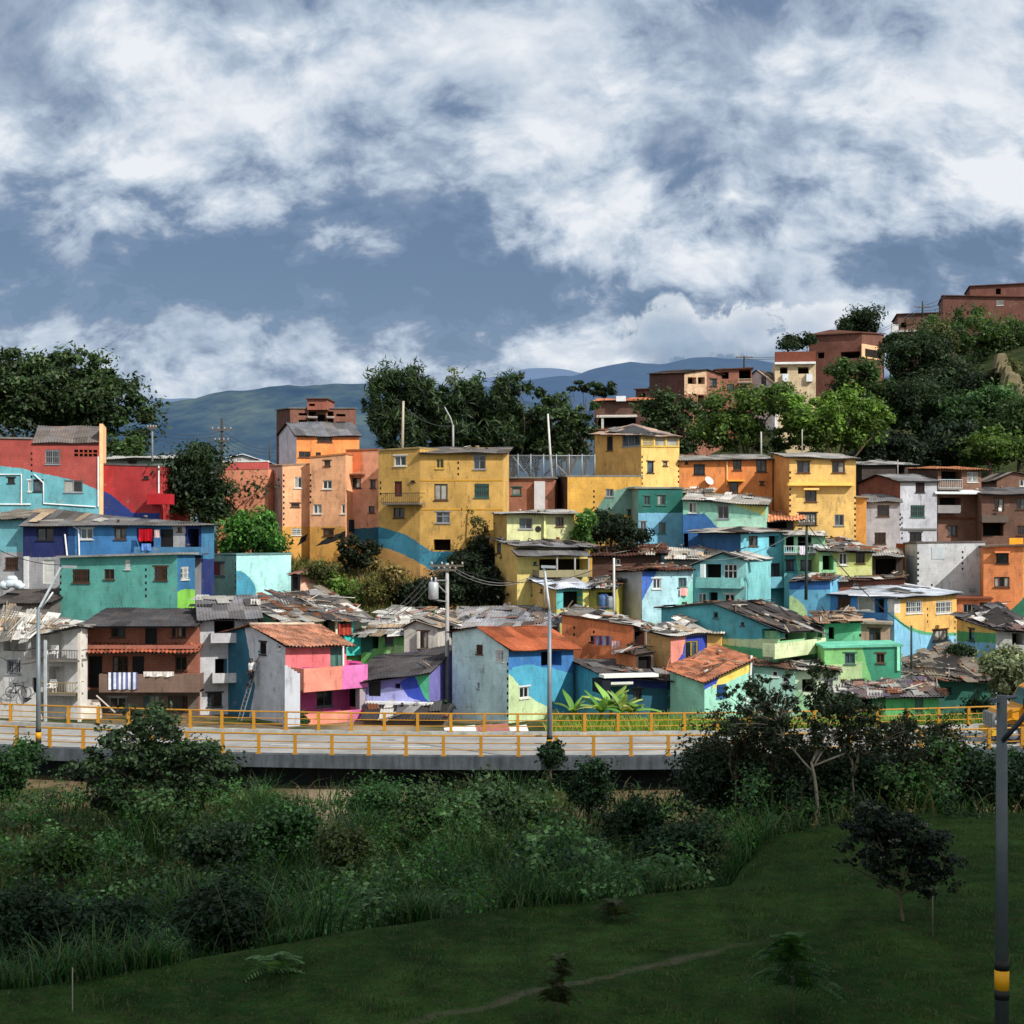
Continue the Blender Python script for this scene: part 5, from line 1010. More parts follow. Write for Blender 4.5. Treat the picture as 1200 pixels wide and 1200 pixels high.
def railing(name, off, label):
    rl = None; mb = MB(); zk = RZ+.18; seg = XS
    for a, b in zip(seg, seg[1:]):
        for h in (.93, .58, .28):
            r = .045 if h > .9 else .026
            mb.tube([(a, ynear(a)+off, zk+h), (b, ynear(b)+off, zk+h)], r, 6, cap=False)
    rl = mb.build(name, OCH, br, True); rl['label'] = label
    sp_ = 1.74; k = 0; first = None
    for i in range(-34, 36):
        x = i*sp_+.3; y = ynear(x)+off
        if first is None:
            mb = MB(); mb.box(-.075, .075, -.09, .05, 0, .96); mb.box(-.13, .13, -.13, .1, 0, .04)
            first = mb.build('post', OCH, rl); o = first
        else: o = first.copy(); COL.objects.link(o); o.parent = rl
        o.location = Vector((x, y, zk+.002)); 
railing('near_railing', .27, 'ochre railing along the river side of the bridge')
railing('far_railing', ROADW-.27, 'ochre railing along the village side of the bridge')

# ================================================================= lamp posts and utility poles
def lamp(label, px, Y, pyb, pyt, arm, band, r0=.13, r1=.085, group='street lamp posts'):
    b = P(px, pyb, Y); t = thing('street_lamp', label, 'street lamp', b, group); zt = PZ(pyt, Y); x = b.x
    mb = MB(); mb.tube([(x, Y, b.z-.4), (x, Y, zt)], [r0, r1], 12); mb.build('pole', solid((74, 82, 84) if px > 1000 else (116, 126, 132), .5, .3, .4), t, True)
    zb = PZ(band[0], Y); z2 = PZ(band[1], Y); h = (z2-zb)/4
    for k, (a, c_) in enumerate(((0, (24, 24, 24)), (1, (212, 150, 20)), (3, (24, 24, 24)))):
        mb = MB(); rr_ = r0+(r1-r0)*((zb-b.z)/(zt-b.z))+.008
        mb.tube([(x, Y, zb+a*h), (x, Y, zb+(a+(2 if k == 1 else 1))*h)], rr_, 12); mb.build('paint_band', solid(c_, .6), t, True)
    if arm:
        mb = MB(); pts = [P(*q, Y) for q in arm]; mb.tube([(x, Y, zt)]+pts, .06, 8); mb.build('arm', solid((205, 212, 216), .5, .3), t, True)
        e = pts[-1]; d = (pts[-1]-pts[-2]).normalized()
        mb = MB(); mb.bar(e-Vector((.1, 0, 0)), e+Vector((.55, -.1, -.02)), .22, .12); mb.build('lamp_head', solid((170, 176, 180), .4, .3), t)
    return t
t = lamp('street lamp with a long double arm beside the weathered white house', 45, 71.4, 884, 713, [(47, 711), (58, 690), (71, 666), (76, 664)], (870, 854))
mb = MB(); mb.tube([P(48, 713, 71.4), P(56, 703, 71.3), P(62, 694, 71.3)], .04, 8); mb.build('arm', solid((205, 212, 216), .5, .3), t, True)
mb = MB(); mb.tube([P(52.5, 840, 71.7), P(52.5, 750, 71.7)], .05, 8); 
t = lamp('street lamp with a thin upper mast in front of the teal roadside house', 644, 68.7, 893, 716, [(642, 700), (638, 668), (637, 664)], (880, 862))
t = lamp('tall grey street lamp on the dark lawn at the right', 1174, 30.6, 1194, 815, None, (1172-1.5, 1125), .145, .105)
mb = MB(); b = P(1174, 822, 30.6); mb.tube([b+Vector((-.25, 0, .02)), b+Vector((.3, 0, .1))], .04, 8); mb.box(b.x-.22, b.x+.02, b.y-.08, b.y+.08, b.z-.02, b.z+.06); mb.build('bracket', solid((84, 92, 100), .5, .3), t)
mb = MB(); mb.tube([P(1175, 868, 30.5), P(1190, 852, 30.4), P(1222, 812, 30.3)], .05, 8); mb.build('stay', solid((44, 50, 58), .5, .3), t, True)

def upole(label, px, Y, pyb, pyt, c, r=(.16, .1), lean=0, cross=(), trans=False, name='utility_pole', group='utility poles'):
    b = P(px, pyb, Y); z = PZ(pyt, Y); tp = Vector((b.x+lean, Y, z)); t = thing(name, label, 'pole', b, group)
    mb = MB(); mb.tube([b-Vector((0, 0, .6)), b+(tp-b)*.5+Vector((lean*.1, 0, 0)), tp], [r[0], (r[0]+r[1])/2, r[1]], 10); mb.build('pole', solid(c, .85), t, True)
    for h, wd in cross:
        ca = MB(); zz = PZ(h, Y); ca.bar((b.x-wd, Y-.15, zz), (b.x+wd, Y-.15, zz), .1, .12); co_ = ca.build('crossarm', solid((92, 84, 76), .8), t)
        for k in range(4):
            im = MB(); xx = b.x-wd*.92+k*wd*1.84/3; im.tube([(xx, Y-.15, zz+.06), (xx, Y-.15, zz+.14), (xx, Y-.15, zz+.24)], [.03, .07, .045], 8); im.build('insulator', solid((160, 150, 140), .3), co_, True)
    if trans:
        mb = MB(); q = P(508, 692, Y-.35); mb.tube([q+Vector((0, 0, -.55)), q+Vector((0, 0, -.5)), q+Vector((0, 0, .45)), q+Vector((0, 0, .52))], [.2, .3, .3, .22], 14); mb.tube([q+Vector((-.12, 0, .5)), q+Vector((-.12, 0, .8))], .05, 6); mb.tube([q+Vector((.12, 0, .5)), q+Vector((.12, 0, .8))], .05, 6); mb.build('transformer', solid((168, 172, 176), .45, .2), t, True)
        mb = MB(); mb.bar(P(509, 680, Y-.2), P(524, 680, Y-.2), .07); mb.bar(P(510, 703, Y-.2), P(524, 705, Y-.2), .07); mb.bar(P(514, 686, Y-.2), P(524, 696, Y-.2), .06); mb.build('bracket', solid((150, 150, 150), .5, .4), t)
    return t
CP = (156, 156, 154)
upole('concrete utility pole with transformer and crossarms beside the small white house', 524, 90, 832, 660, CP, (.15, .1), 0, ((663, 1.0), (668, .55)), True)
upole('dark slim utility pole in front of the mint green loggia house', 944.5, 97, 692, 612, (52, 66, 64), (.11, .08), .05, ((614, .5),))
upole('white slim pole beside the lemon yellow shack', 719.5, 97.5, 724, 654, (196, 194, 190), (.09, .07))
upole('thin pole standing before the ochre house roofs', 638, 97, 700, 676, (150, 140, 130), (.05, .04))
upole('pale wooden pole behind the mustard house at left', 471, 124, 535, 470, (170, 160, 140), (.13, .09), .12)
upole('bent grey lamp pole behind the mustard block roof', 531, 124, 535, 498, (150, 152, 150), (.1, .08), 0)
mb = MB(); mb.tube([P(531, 500, 124), P(528, 490, 124), P(521, 477, 124)], [.07, .06, .05], 6); tag(mb.build('lamp_arm_mast', solid((160, 162, 160), .6), smooth=True), 'thin leaning metal arm above the mustard block roof', 'lamp arm')
upole('tall white leaning pole by the chain link fence', 648, 123, 566, 485, (196, 196, 190), (.12, .07), -.42)
upole('thin pole behind the wide orange house', 892, 126, 534, 506, (170, 168, 160), (.08, .07))
upole('thin pole at the right end of the orange house roof', 940, 124, 534, 503, (170, 168, 160), (.05, .04))
upole('dark wooden pole with crossarm against the green mountain', 260, 128, 560, 490, (58, 54, 54), (.13, .1), 0, ((504, .85), (517, .6)))
upole('slim grey pole behind the bright red house', 178.5, 119, 545, 500, (120, 124, 122), (.09, .07), 0, ((502, .35),))
upole('distant dark pole left of the orange gable house', 316, 170, 545, 518, (66, 66, 70), (.1, .08))
upole('dark pole at the far left corner of the white block wall', 1068, 90, 785, 733, (50, 60, 60), (.07, .06))
upole('crossarm pole on the hill above the white gable wall', 872, 178, 440, 417, (52, 54, 60), (.12, .1), 0, ((419, 1.0),))
upole('crossarm pole near the small brick house at the crest', 1081, 214, 372, 353, (50, 52, 56), (.14, .1), 0, ((360, 1.2),))
upole('grey post beside the shanty roof under the wooded hill', 1052, 128, 560, 539, (150, 146, 140), (.06, .05))

def cable(label, a, b, sag, r=.022, c=(28, 28, 30)):
    a = Vector(a); b = Vector(b); mb = MB(); mb.tube([a.lerp(b, i/14)-Vector((0, 0, sag*4*(i/14)*(1-i/14))) for i in range(15)], r, 4)
    return tag(mb.build('cable', solid(c, .6), smooth=True), label, 'cable', 'overhead cables')
LC = (150, 150, 150)
for k in range(3):
    cable('one of the pale cables falling left from the transformer pole crossarm', P(508+k*6, 664, 90), P(450+k*7, 722, 98), .35, .025, LC)
for k in range(2): cable('one of two cables running right from the transformer pole to the ochre house', P(528, 663+k*4, 90), P(622, 676+k*2, 101), .7, .02, (120, 120, 120))
cable('cable between the transformer pole and the white slim pole', P(530, 664, 90), P(719, 657, 97.5), 1.2)
cable('dark cable from the mint loggia pole to the blue and yellow house', P(946, 614, 97), P(1066, 737, 93), .6, .03)
cable('thin cable across the long blue house to the sea green house', P(-10, 640, 96), P(72, 662, 95), .3)
for k in range(3): cable('one of the distant power lines crossing in front of the green mountain', P(178, 503+k*5, 119), P(260, 505+k*5, 128), .4, .02, (60, 62, 66))
for k in range(3): cable('one of the distant power lines right of the dark crossarm pole', P(261, 505+k*5, 128), P(330, 524+k*4, 150), .7, .02, (60, 62, 66))
for k in range(3): cable('one of the power lines along the hill crest to the top brick house', P(1081, 358+k*3, 214), P(1110, 345+k*6, 230), .3, .035, (46, 48, 54))
for k in range(2): cable('one of two power lines from the crest pole down to the white gable pole', P(1079, 360+k*3, 214), P(873, 419+k*2, 178), 2.0, .03, (60, 64, 70))
cable('long cable from the pale wooden pole along the mustard roofs', P(471, 474, 124), P(531, 499, 124), .6, .02, (70, 70, 72))
cable('cable from the mint loggia pole to the cream and cyan house', P(943, 616, 97), P(812, 655, 99), .8, .02, (130, 140, 140))
cable('drooping cable on the front of the weathered white house', P(-5, 766, 87.5), P(52, 770, 86), .5, .02)

# chain link fence behind the small brick house
fe = thing('chain_link_fence', 'tall chain link fence above the small raw brick house', 'fence', P(645, 560, 119))
m, nt = newmat('wire_mesh'); uvn = nd(nt, 'ShaderNodeNewGeometry').outputs['Position']; s3 = nd(nt, 'ShaderNodeSeparateXYZ', {0: uvn})
d1 = mth(nt, 'PINGPONG', mth(nt, 'ADD', s3.outputs[0], s3.outputs[2]), .11); d2 = mth(nt, 'PINGPONG', mth(nt, 'SUBTRACT', s3.outputs[0], s3.outputs[2]), .11)
al = mth(nt, 'MAXIMUM', mth(nt, 'LESS_THAN', d1, .018), mth(nt, 'LESS_THAN', d2, .018))
sh = nd(nt, 'ShaderNodeMixShader', {0: al, 1: nd(nt, 'ShaderNodeBsdfTransparent').outputs[0], 2: nd(nt, 'ShaderNodeBsdfDiffuse', {'Color': lin((110, 114, 116))}).outputs[0]}); out(nt, sh.outputs[0])
mb = MB(); mb.face([P(592, 561, 119), P(697, 561, 119), P(697, 533, 119), P(592, 533, 119)]); mb.build('wire_mesh', m, fe)
for x in range(592, 700, 15):
    mb = MB(); mb.tube([P(x, 561, 119), P(x, 532, 119)], .045, 6); mb.build('post', solid((150, 154, 156), .5, .4), fe, True)
mb = MB(); mb.tube([P(592, 534, 119), P(697, 534, 119)], .035, 6); mb.tube([P(601, 535, 119), P(618, 556, 119)], .035, 6); mb.tube([P(652, 544, 119), P(664, 556, 119)], .035, 6); mb.build('rail', solid((150, 154, 156), .5, .4), fe, True)

# ================================================================= truck entering from the right
def truck():
    Y0 = ynear(24.5)+2.4; x0 = PX(1150, Y0+2.0); t = thing('truck', 'yellow truck with grey grille driving left on the bridge at the right edge', 'truck', (x0+2, Y0, RZ))
    YE = solid((190, 130, 14), .4, 0, .5, .08); GR = solid((150, 156, 164), .35, .6, .5); BK = solid((22, 22, 24), .6); 
    z = RZ; w = 2.2; ya, yb = Y0, Y0+w
    mb = MB()   # hood with sloping, rounded nose
    prof = [(.28, .75), (.2, 1.35), (.42, 1.62), (1.5, 1.82), (1.5, .7)]
    def ext(mb, prof, ya, yb, m=0):
        n = len(prof); vs = [(x0+a, ya, z+b) for a, b in prof]+[(x0+a, yb, z+b) for a, b in prof]
        mb.raw(vs, [tuple(range(n)), tuple(range(2*n-1, n-1, -1))]+[(i, (i+1) % n, n+(i+1) % n, n+i) for i in range(n)], m)
    ext(mb, prof, ya+.18, yb-.18); mb.build('hood', YE, t)
    mb = MB(); ext(mb, [(1.503, .7), (1.503, 1.85), (1.95, 2.72), (2.2, 2.86), (3.5, 2.86), (3.5, .7)], ya, yb); mb.build('cab', YE, t)
    gp = solid((26, 32, 40), .12, 0, .6)
    mb = MB(); mb.raw([(x0+1.55, ya+.12, z+1.93), (x0+1.55, yb-.12, z+1.93), (x0+1.925, yb-.12, z+2.66), (x0+1.925, ya+.12, z+2.66)], [(0, 1, 2, 3)]); 
    o = mb.build('windshield', gp, t); o.location.x -= .02; o.location.z += .01
    mb = MB(); ext(mb, [(1.78, 1.9), (2.14, 2.66), (3.2, 2.66), (3.2, 1.9)], ya-.012, ya+.02); mb.build('side_window', gp, t)
    mb = MB(); mb.bar((x0+2.3, ya-.03, z+1.9), (x0+2.3, ya-.03, z+2.66), .06); mb.build('window_post', YE, t)
    mb = MB(); mb.box(x0+.1, x0+.199, ya+.3, yb-.3, z+.75, z+1.5); 
    for k in range(7): yy = ya+.36+k*(w-.72)/6; mb.box(x0+.04, x0+.099, yy-.05, yy+.05, z+.78, z+1.47)
    mb.build('grille', GR, t)
    mb = MB(); mb.box(x0-.08, x0+.2, ya+.02, yb-.02, z+.42, z+.7); mb.build('bumper', solid((190, 150, 40), .5), t)
    for yy in (ya+.2, yb-.2):
        mb = MB(); mb.tube([(x0+.12, yy, z+1.05), (x0+.24, yy, z+1.05)], .12, 14); mb.build('headlight', solid((200, 204, 206), .2), t, True)
    mb = MB()   # fender arch
    arc = [(.95+.68*math.cos(a), .52+.72*math.sin(a)) for a in [math.pi*k/10 for k in range(11)]]
    for (a, b), (c, d) in zip(arc, arc[1:]): mb.hexa([(x0+c, ya-.05, z+d), (x0+a, ya-.05, z+b), (x0+a, ya+.5, z+b), (x0+c, ya+.5, z+d)], [(x0+c*1.0, ya-.05, z+d+.07), (x0+a, ya-.05, z+b+.07), (x0+a, ya+.5, z+b+.07), (x0+c, ya+.5, z+d+.07)])
    mb.build('fender', YE, t)
    for xx in (.95, 5.2, 6.3):
        for yy in (ya+.02, yb-.32):
            mb = MB(); mb.tube([(x0+xx, yy, z+.5), (x0+xx, yy+.04, z+.5), (x0+xx, yy+.26, z+.5), (x0+xx, yy+.3, z+.5)], [.42, .5, .5, .42], 20); wo_ = mb.build('wheel', BK, t, True)
            mb = MB(); mb.tube([(x0+xx, yy-.012, z+.5), (x0+xx, yy+.05, z+.5)], .27, 14); mb.build('rim', GR, wo_, True)
    mb = MB(); mb.bar((x0+1.62, ya-.02, z+1.9), (x0+1.45, ya-.35, z+2.2), .04); mb.box(x0+1.36, x0+1.44, ya-.48, ya-.24, z+1.8, z+2.3); mb.build('mirror', BK, t)
    mb = MB(); mb.box(x0+3.7, x0+7.4, ya-.05, yb+.05, z+.95, z+2.5); mb.box(x0+1.5, x0+7.3, ya+.4, yb-.4, z+.6, z+.9)
    for k in range(6): mb.box(x0+3.75+k*.72, x0+3.83+k*.72, ya-.09, ya-.052, z+.95, z+2.5)
    mb.build('cargo_body', YE, t)
truck()

# ================================================================= painter on a ladder, chair, bicycle
def skin_body(name, pts, edges, rad, mat_, parent, lv=2):
    me = bpy.data.meshes.new(name); me.from_pydata([tuple(p) for p in pts], edges, []); o = link(name, me, parent)
    me.materials.append(mat_)
    o.modifiers.new('skin', 'SKIN').use_smooth_shade = True
    for i, r in enumerate(rad): me.skin_vertices[0].data[i].radius = (r, r)
    me.skin_vertices[0].data[0].use_root = True
    s = o.modifiers.new('sub', 'SUBSURF'); s.levels = s.render_levels = lv
    return o
w = PINKH.w[0]; q, _ = w.hit(292, 800, .6); zt = PZ(768, 89.8); zb_ = zt-1.72
ld = thing('ladder', 'slim aluminium ladder leaning on the half painted teal wall', 'ladder', w.pt(q, -1.2, 1.2))
for s in (-1, 1):
    mb = MB(); mb.bar(w.pt(q+s*.2, -1.2, 1.35), w.pt(q+s*.2, zt-.15, .06), .05); mb.build('stile', solid((150, 150, 150), .4, .5), ld)
for k in range(15):
    f = (k+.5)/15; zz = -1.2+(zt-.15+1.2)*f; mb = MB(); mb.bar(w.pt(q-.2, zz, 1.35-1.29*f), w.pt(q+.2, zz, 1.35-1.29*f), .035); mb.build('rung', solid((150, 150, 150), .4, .5), ld)
def lad(z): return 1.35-1.29*(z+1.2)/(zt-.15+1.2)
def B_(dq, dz, off): return w.pt(q+dq, zb_+dz, off)
o0 = lad(zb_)+.13; o1 = lad(zb_+.9)+.2
pers = thing('person', 'painter in white shirt and dark trousers standing on a ladder against the teal wall', 'person', B_(0, 0, o0))
J = [B_(0, .92, o1), B_(0, 1.15, o1-.02), B_(0, 1.38, o1-.04), B_(0, 1.48, o1-.05), B_(0, 1.54, o1-.05), B_(0, 1.64, o1-.06), B_(0, 1.72, o1-.05),
     B_(-.17, 1.4, o1-.04), B_(-.3, 1.2, o1-.12), B_(-.2, 1.1, o1-.3), B_(.17, 1.4, o1-.04), B_(.3, 1.55, o1-.2), B_(.24, 1.74, o1-.36),
     B_(-.1, .86, o1), B_(-.12, .48, o1-.06), B_(-.11, .08, o0), B_(-.11, .02, o0-.16), B_(.1, .86, o1), B_(.12, .6, o1-.1), B_(.11, .28, o0-.02), B_(.11, .24, o0-.18),
     B_(-.18, 1.09, o1-.36), B_(.24, 1.82, o1-.42)]
E = [(0, 1), (1, 2), (2, 3), (3, 4), (4, 5), (5, 6), (2, 7), (7, 8), (8, 9), (2, 10), (10, 11), (11, 12), (0, 13), (13, 14), (14, 15), (15, 16), (0, 17), (17, 18), (18, 19), (19, 20), (9, 21), (12, 22)]
Rr = [.14, .13, .15, .065, .06, .1, .075, .075, .05, .035, .075, .05, .035, .1, .068, .045, .04, .1, .068, .045, .04, .038, .038]
skin_body('body', J, E, Rr, solid((116, 78, 58), .6), pers)
skin_body('shirt', [J[0]+(J[1]-J[0])*.2]+[J[i] for i in (1, 2)]+[J[7], J[7]+(J[8]-J[7])*.8, J[10], J[10]+(J[11]-J[10])*.8], [(0, 1), (1, 2), (2, 3), (3, 4), (2, 5), (5, 6)], [.16, .155, .17, .095, .068, .095, .068], solid((222, 222, 224), .9), pers)
skin_body('trousers', [J[0]]+[J[i] for i in (13, 14, 15, 17, 18, 19)], [(0, 1), (1, 2), (2, 3), (0, 4), (4, 5), (5, 6)], [.155, .115, .085, .06, .115, .085, .06], solid((52, 54, 60), .9), pers)
skin_body('hair', [J[5]+Vector((0, 0, .03)), J[6]+Vector((0, 0, .02))], [(0, 1)], [.108, .085], solid((26, 22, 20), .9), pers)
mb = MB(); e = J[22]; mb.bar(e, e+Vector((.02, .1, .3)), .02); mb.tube([e+Vector((-.1, .12, .3)), e+Vector((.12, .12, .3))], .045, 8); tag(mb.build('paint_roller', solid((40, 110, 140), .7)), 'paint roller held up by the painter on the ladder', 'paint roller')

w = WHITEH.w[0]
def chair(label, px, py, off):
    qq, z = w.hit(px, py, off); t = thing('plastic_chair', label, 'chair', w.pt(qq, z, off), 'white plastic chairs on the balconies'); W_ = solid((226, 226, 222), .4)
    mb = MB(); w.box(mb, qq-.23, qq+.23, z+.4, z+.44, off-.25, off+.2); mb.build('seat', W_, t)
    mb = MB()
    for k in range(5): w.box(mb, qq-.22+k*.1, qq-.16+k*.1, z+.44, z+.84, off-.28, off-.25)
    w.box(mb, qq-.23, qq+.23, z+.8, z+.88, -.285+off, off-.245); mb.build('backrest', W_, t)
    for s in (-1, 1):
        for d_ in (-.22, .17):
            mb = MB(); mb.bar(w.pt(qq+s*.2, z, off+d_), w.pt(qq+s*.2, z+.4, off+d_), .045); mb.build('leg', W_, t)
        mb = MB(); mb.bar(w.pt(qq+s*.23, z+.62, off-.25), w.pt(qq+s*.23, z+.6, off+.18), .05); mb.bar(w.pt(qq+s*.23, z+.4, off+.16), w.pt(qq+s*.23, z+.6, off+.16), .04); mb.build('armrest', W_, t)
chair('white plastic chair on the upper balcony of the weathered house', 61.5, 774, .55)
chair('white plastic chair on the lower balcony of the weathered house', 60, 814, .5)
qq, z = w.hit(21, 818, .35); bi = thing('bicycle', 'dark bicycle leaning on the white wall above the stair ramp', 'bicycle', w.pt(qq, z, .3)); K = solid((40, 40, 44), .5)
mb = MB()
def bw(a, h): return w.pt(qq+a, z+h, .3)
fr_ = [bw(-.5, .33), bw(-.12, .3), bw(-.2, .75), bw(.32, .72), bw(.5, .33)]
for a, b in ((0, 1), (0, 2), (1, 2), (1, 3), (2, 3), (3, 4)): mb.bar(fr_[a], fr_[b], .035)
mb.build('frame', K, bi)
mb = MB(); mb.bar(bw(.3, .9), bw(.32, .72), .03); mb.bar(w.pt(qq+.3, z+.92, .05), w.pt(qq+.3, z+.92, .55), .03); mb.build('handlebar', K, bi)
mb = MB(); mb.bar(bw(-.32, .84), bw(-.1, .84), .12, .06); mb.bar(bw(-.2, .75), bw(-.21, .84), .03); mb.build('saddle', K, bi)
for xx in (-.5, .5):
    mb = MB(); mb.tube([bw(xx+.32*math.cos(a), .33+.32*math.sin(a)) for a in [2*math.pi*k/20 for k in range(21)]], .02, 6)
    for k in range(6): mb.bar(bw(xx, .33), bw(xx+.31*math.cos(k*1.047), .33+.31*math.sin(k*1.047)), .008)
    mb.build('wheel', K, bi)
def tank(label, px, py, Y, r, h, c):
    b = P(px, py, Y); t = thing('water_drum', label, 'drum', b, 'water drums'); mb = MB()
    mb.tube([b, b+Vector((0, 0, h*.33)), b+Vector((0, 0, h*.66)), b+Vector((0, 0, h))], [r, r*1.04, r*1.04, r], 14); mb.build('body', solid(c, .5), t, True)
    mb = MB(); mb.tube([b+Vector((0, 0, h+.002)), b+Vector((0, 0, h+.06))], [r*.8, r*.7], 14); mb.build('lid', solid(c, .5), t, True)
tank('blue water drum at the lemon yellow shack', 707, 714, 98.2, .32, .95, (70, 100, 140)); tank('grey water drum beside the blue drum at the lemon shack', 713.5, 714, 98.2, .3, .8, (120, 130, 140))
# white rubbish bags piled at the far left terrace
for i, (px, py, r) in enumerate(((6, 690, .4), (13, 688, .45), (20, 689, .38), (24, 690, .3), (14, 683, .36))):
    b = P(px, py, 97.6); bm = bmesh.new(); bmesh.ops.create_icosphere(bm, subdivisions=2, radius=r)
    rg = random.Random(i)
    for v_ in bm.verts: v_.co *= rg.uniform(.8, 1.12); v_.co.z *= .8
    me = bpy.data.meshes.new('rubbish_bag'); bm.to_mesh(me); bm.free(); me.materials.append(solid((196, 208, 216), .4)); me.polygons.foreach_set('use_smooth', [True]*len(me.polygons))
    o = link('rubbish_bag', me); o.location = b+Vector((0, 0, r*.6)); tag(o, 'white plastic bag in the pile below the grey wall at far left', 'bag', 'white bags piled at the far left')
# scrap sheets lying behind the far rail
for i, (px, py, a) in enumerate(((560, 858, .2), (540, 859, -.3), (580, 857, .5), (600, 859, .1))):
    b = P(px, py, 81.5); mb = MB(); d = Vector((math.cos(a), math.sin(a)*.4, .1))*.9; e_ = Vector((-.1, .6, .25))
    mb.hexa([b-d-e_, b+d-e_, b+d+e_, b-d+e_], [p_+Vector((0, 0, .04)) for p_ in (b-d-e_, b+d-e_, b+d+e_, b-d+e_)]); tag(mb.build('scrap_sheet', solid((206, 204, 200) if i % 2 else (150, 96, 84), .7)), 'scrap metal sheet on the heap behind the far bridge rail', 'scrap sheet', 'scrap heap behind the rail')
# ================================================================= vegetation
def leafmat(name, trans=.35):
    if name in _attr: return _attr[name]
    m, nt = newmat(name); a = nd(nt, 'ShaderNodeAttribute', attribute_name='Col').outputs['Color']
    d = nd(nt, 'ShaderNodeBsdfPrincipled', {'Base Color': a, 'Roughness': .5, 'Specular IOR Level': .25}).outputs[0]
    t = nd(nt, 'ShaderNodeBsdfTranslucent', {'Color': mixc(nt, 1.0, a, (1.25, 1.35, .6, 1), 'MULTIPLY')}).outputs[0]
    out(nt, nd(nt, 'ShaderNodeMixShader', {0: trans, 1: d, 2: t}).outputs[0]); _attr[name] = m; return m
def npmesh(name, V, Fc, C, mat_, parent=None):
    """V (n,k,3) polygons with k corners each, C (n,3) colours"""
    n, k = V.shape[0], V.shape[1]; me = bpy.data.meshes.new(name)
    me.vertices.add(n*k); me.vertices.foreach_set('co', V.reshape(-1).astype(np.float32))
    me.loops.add(n*k); me.loops.foreach_set('vertex_index', np.arange(n*k, dtype=np.int32))
    me.polygons.add(n); me.polygons.foreach_set('loop_start', np.arange(0, n*k, k, dtype=np.int32))
    try: me.polygons.foreach_set('loop_total', np.full(n, k, dtype=np.int32))
    except Exception: pass
    ca = me.color_attributes.new('Col', 'FLOAT_COLOR', 'CORNER'); cc = np.ones((n, k, 4), np.float32); cc[:, :, :3] = C[:, None, :]
    ca.data.foreach_set('color', cc.reshape(-1)); me.materials.append(mat_); me.update(calc_edges=True); me.validate()
    return link(name, me, parent)
def unit(a): return a/np.maximum(np.linalg.norm(a, axis=-1, keepdims=True), 1e-6)
DIM = [1.0]
def leaves(cl, n, L, Wd, cols, up=.5, droop=0.0, rng=RNG):
    """cl: list of (centre, radius vec, tone); n leaves over all clumps, diamond shaped, turned outwards"""
    ctr = np.array([c[0] for c in cl], float); rad = np.array([c[1] for c in cl], float); tone = np.array([c[2] for c in cl], float)
    wgt = (rad.prod(1))**.6; idx = rng.choice(len(cl), n, p=wgt/wgt.sum())
    dirs = unit(rng.normal(size=(n, 3))); r = rng.random(n)**.45
    off = dirs*r[:, None]*rad[idx]; p = ctr[idx]+off
    nr = unit(dirs*.8+np.array([0, 0, up])+rng.normal(size=(n, 3))*.55)
    a = unit(np.cross(nr, rng.normal(size=(n, 3)))); a[:, 2] -= droop; a = unit(a); b = unit(np.cross(nr, a))
    s = rng.uniform(.6, 1.35, n)[:, None]
    tip = p+a*L*s; base = p-a*L*s*.7; w1 = p+b*Wd*s-nr*Wd*.2; w2 = p-b*Wd*s-nr*Wd*.2
    V = np.stack([base, w1, tip, w2], 1)
    cols = np.array([lin(c)[:3] for c in cols]); C = cols[rng.integers(0, len(cols), n)]
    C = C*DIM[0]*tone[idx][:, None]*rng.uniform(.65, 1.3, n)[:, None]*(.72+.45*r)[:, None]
    return V, C
GREENS = {'dark': [(46, 66, 40), (38, 56, 36), (58, 78, 44)], 'mid': [(66, 92, 46), (54, 80, 42), (82, 104, 54)], 'lite': [(82, 108, 48), (70, 96, 44), (98, 122, 56)], 'bright': [(98, 130, 50), (82, 114, 46), (116, 144, 62)],
          'olive': [(88, 94, 52), (72, 80, 44), (104, 106, 62)], 'grey': [(128, 138, 104), (104, 116, 84), (150, 156, 124)], 'dusk': [(44, 62, 40), (36, 54, 38), (56, 72, 44)], 'blue': [(44, 66, 52), (36, 54, 44), (60, 82, 62)]}
BARK = solid((92, 80, 66), .95, 0, .1, .3); PALE = solid((150, 140, 124), .95, 0, .1, .3)
def curve_pts(a, b, rng, n=6, bend=.12):
    a = Vector(a); b = Vector(b); L = (b-a).length; o = Vector((rng.uniform(-1, 1), rng.uniform(-1, 1), rng.uniform(0, .6)))*L*bend
    return [a.lerp(b, i/n)+o*4*(i/n)*(1-i/n) for i in range(n+1)]
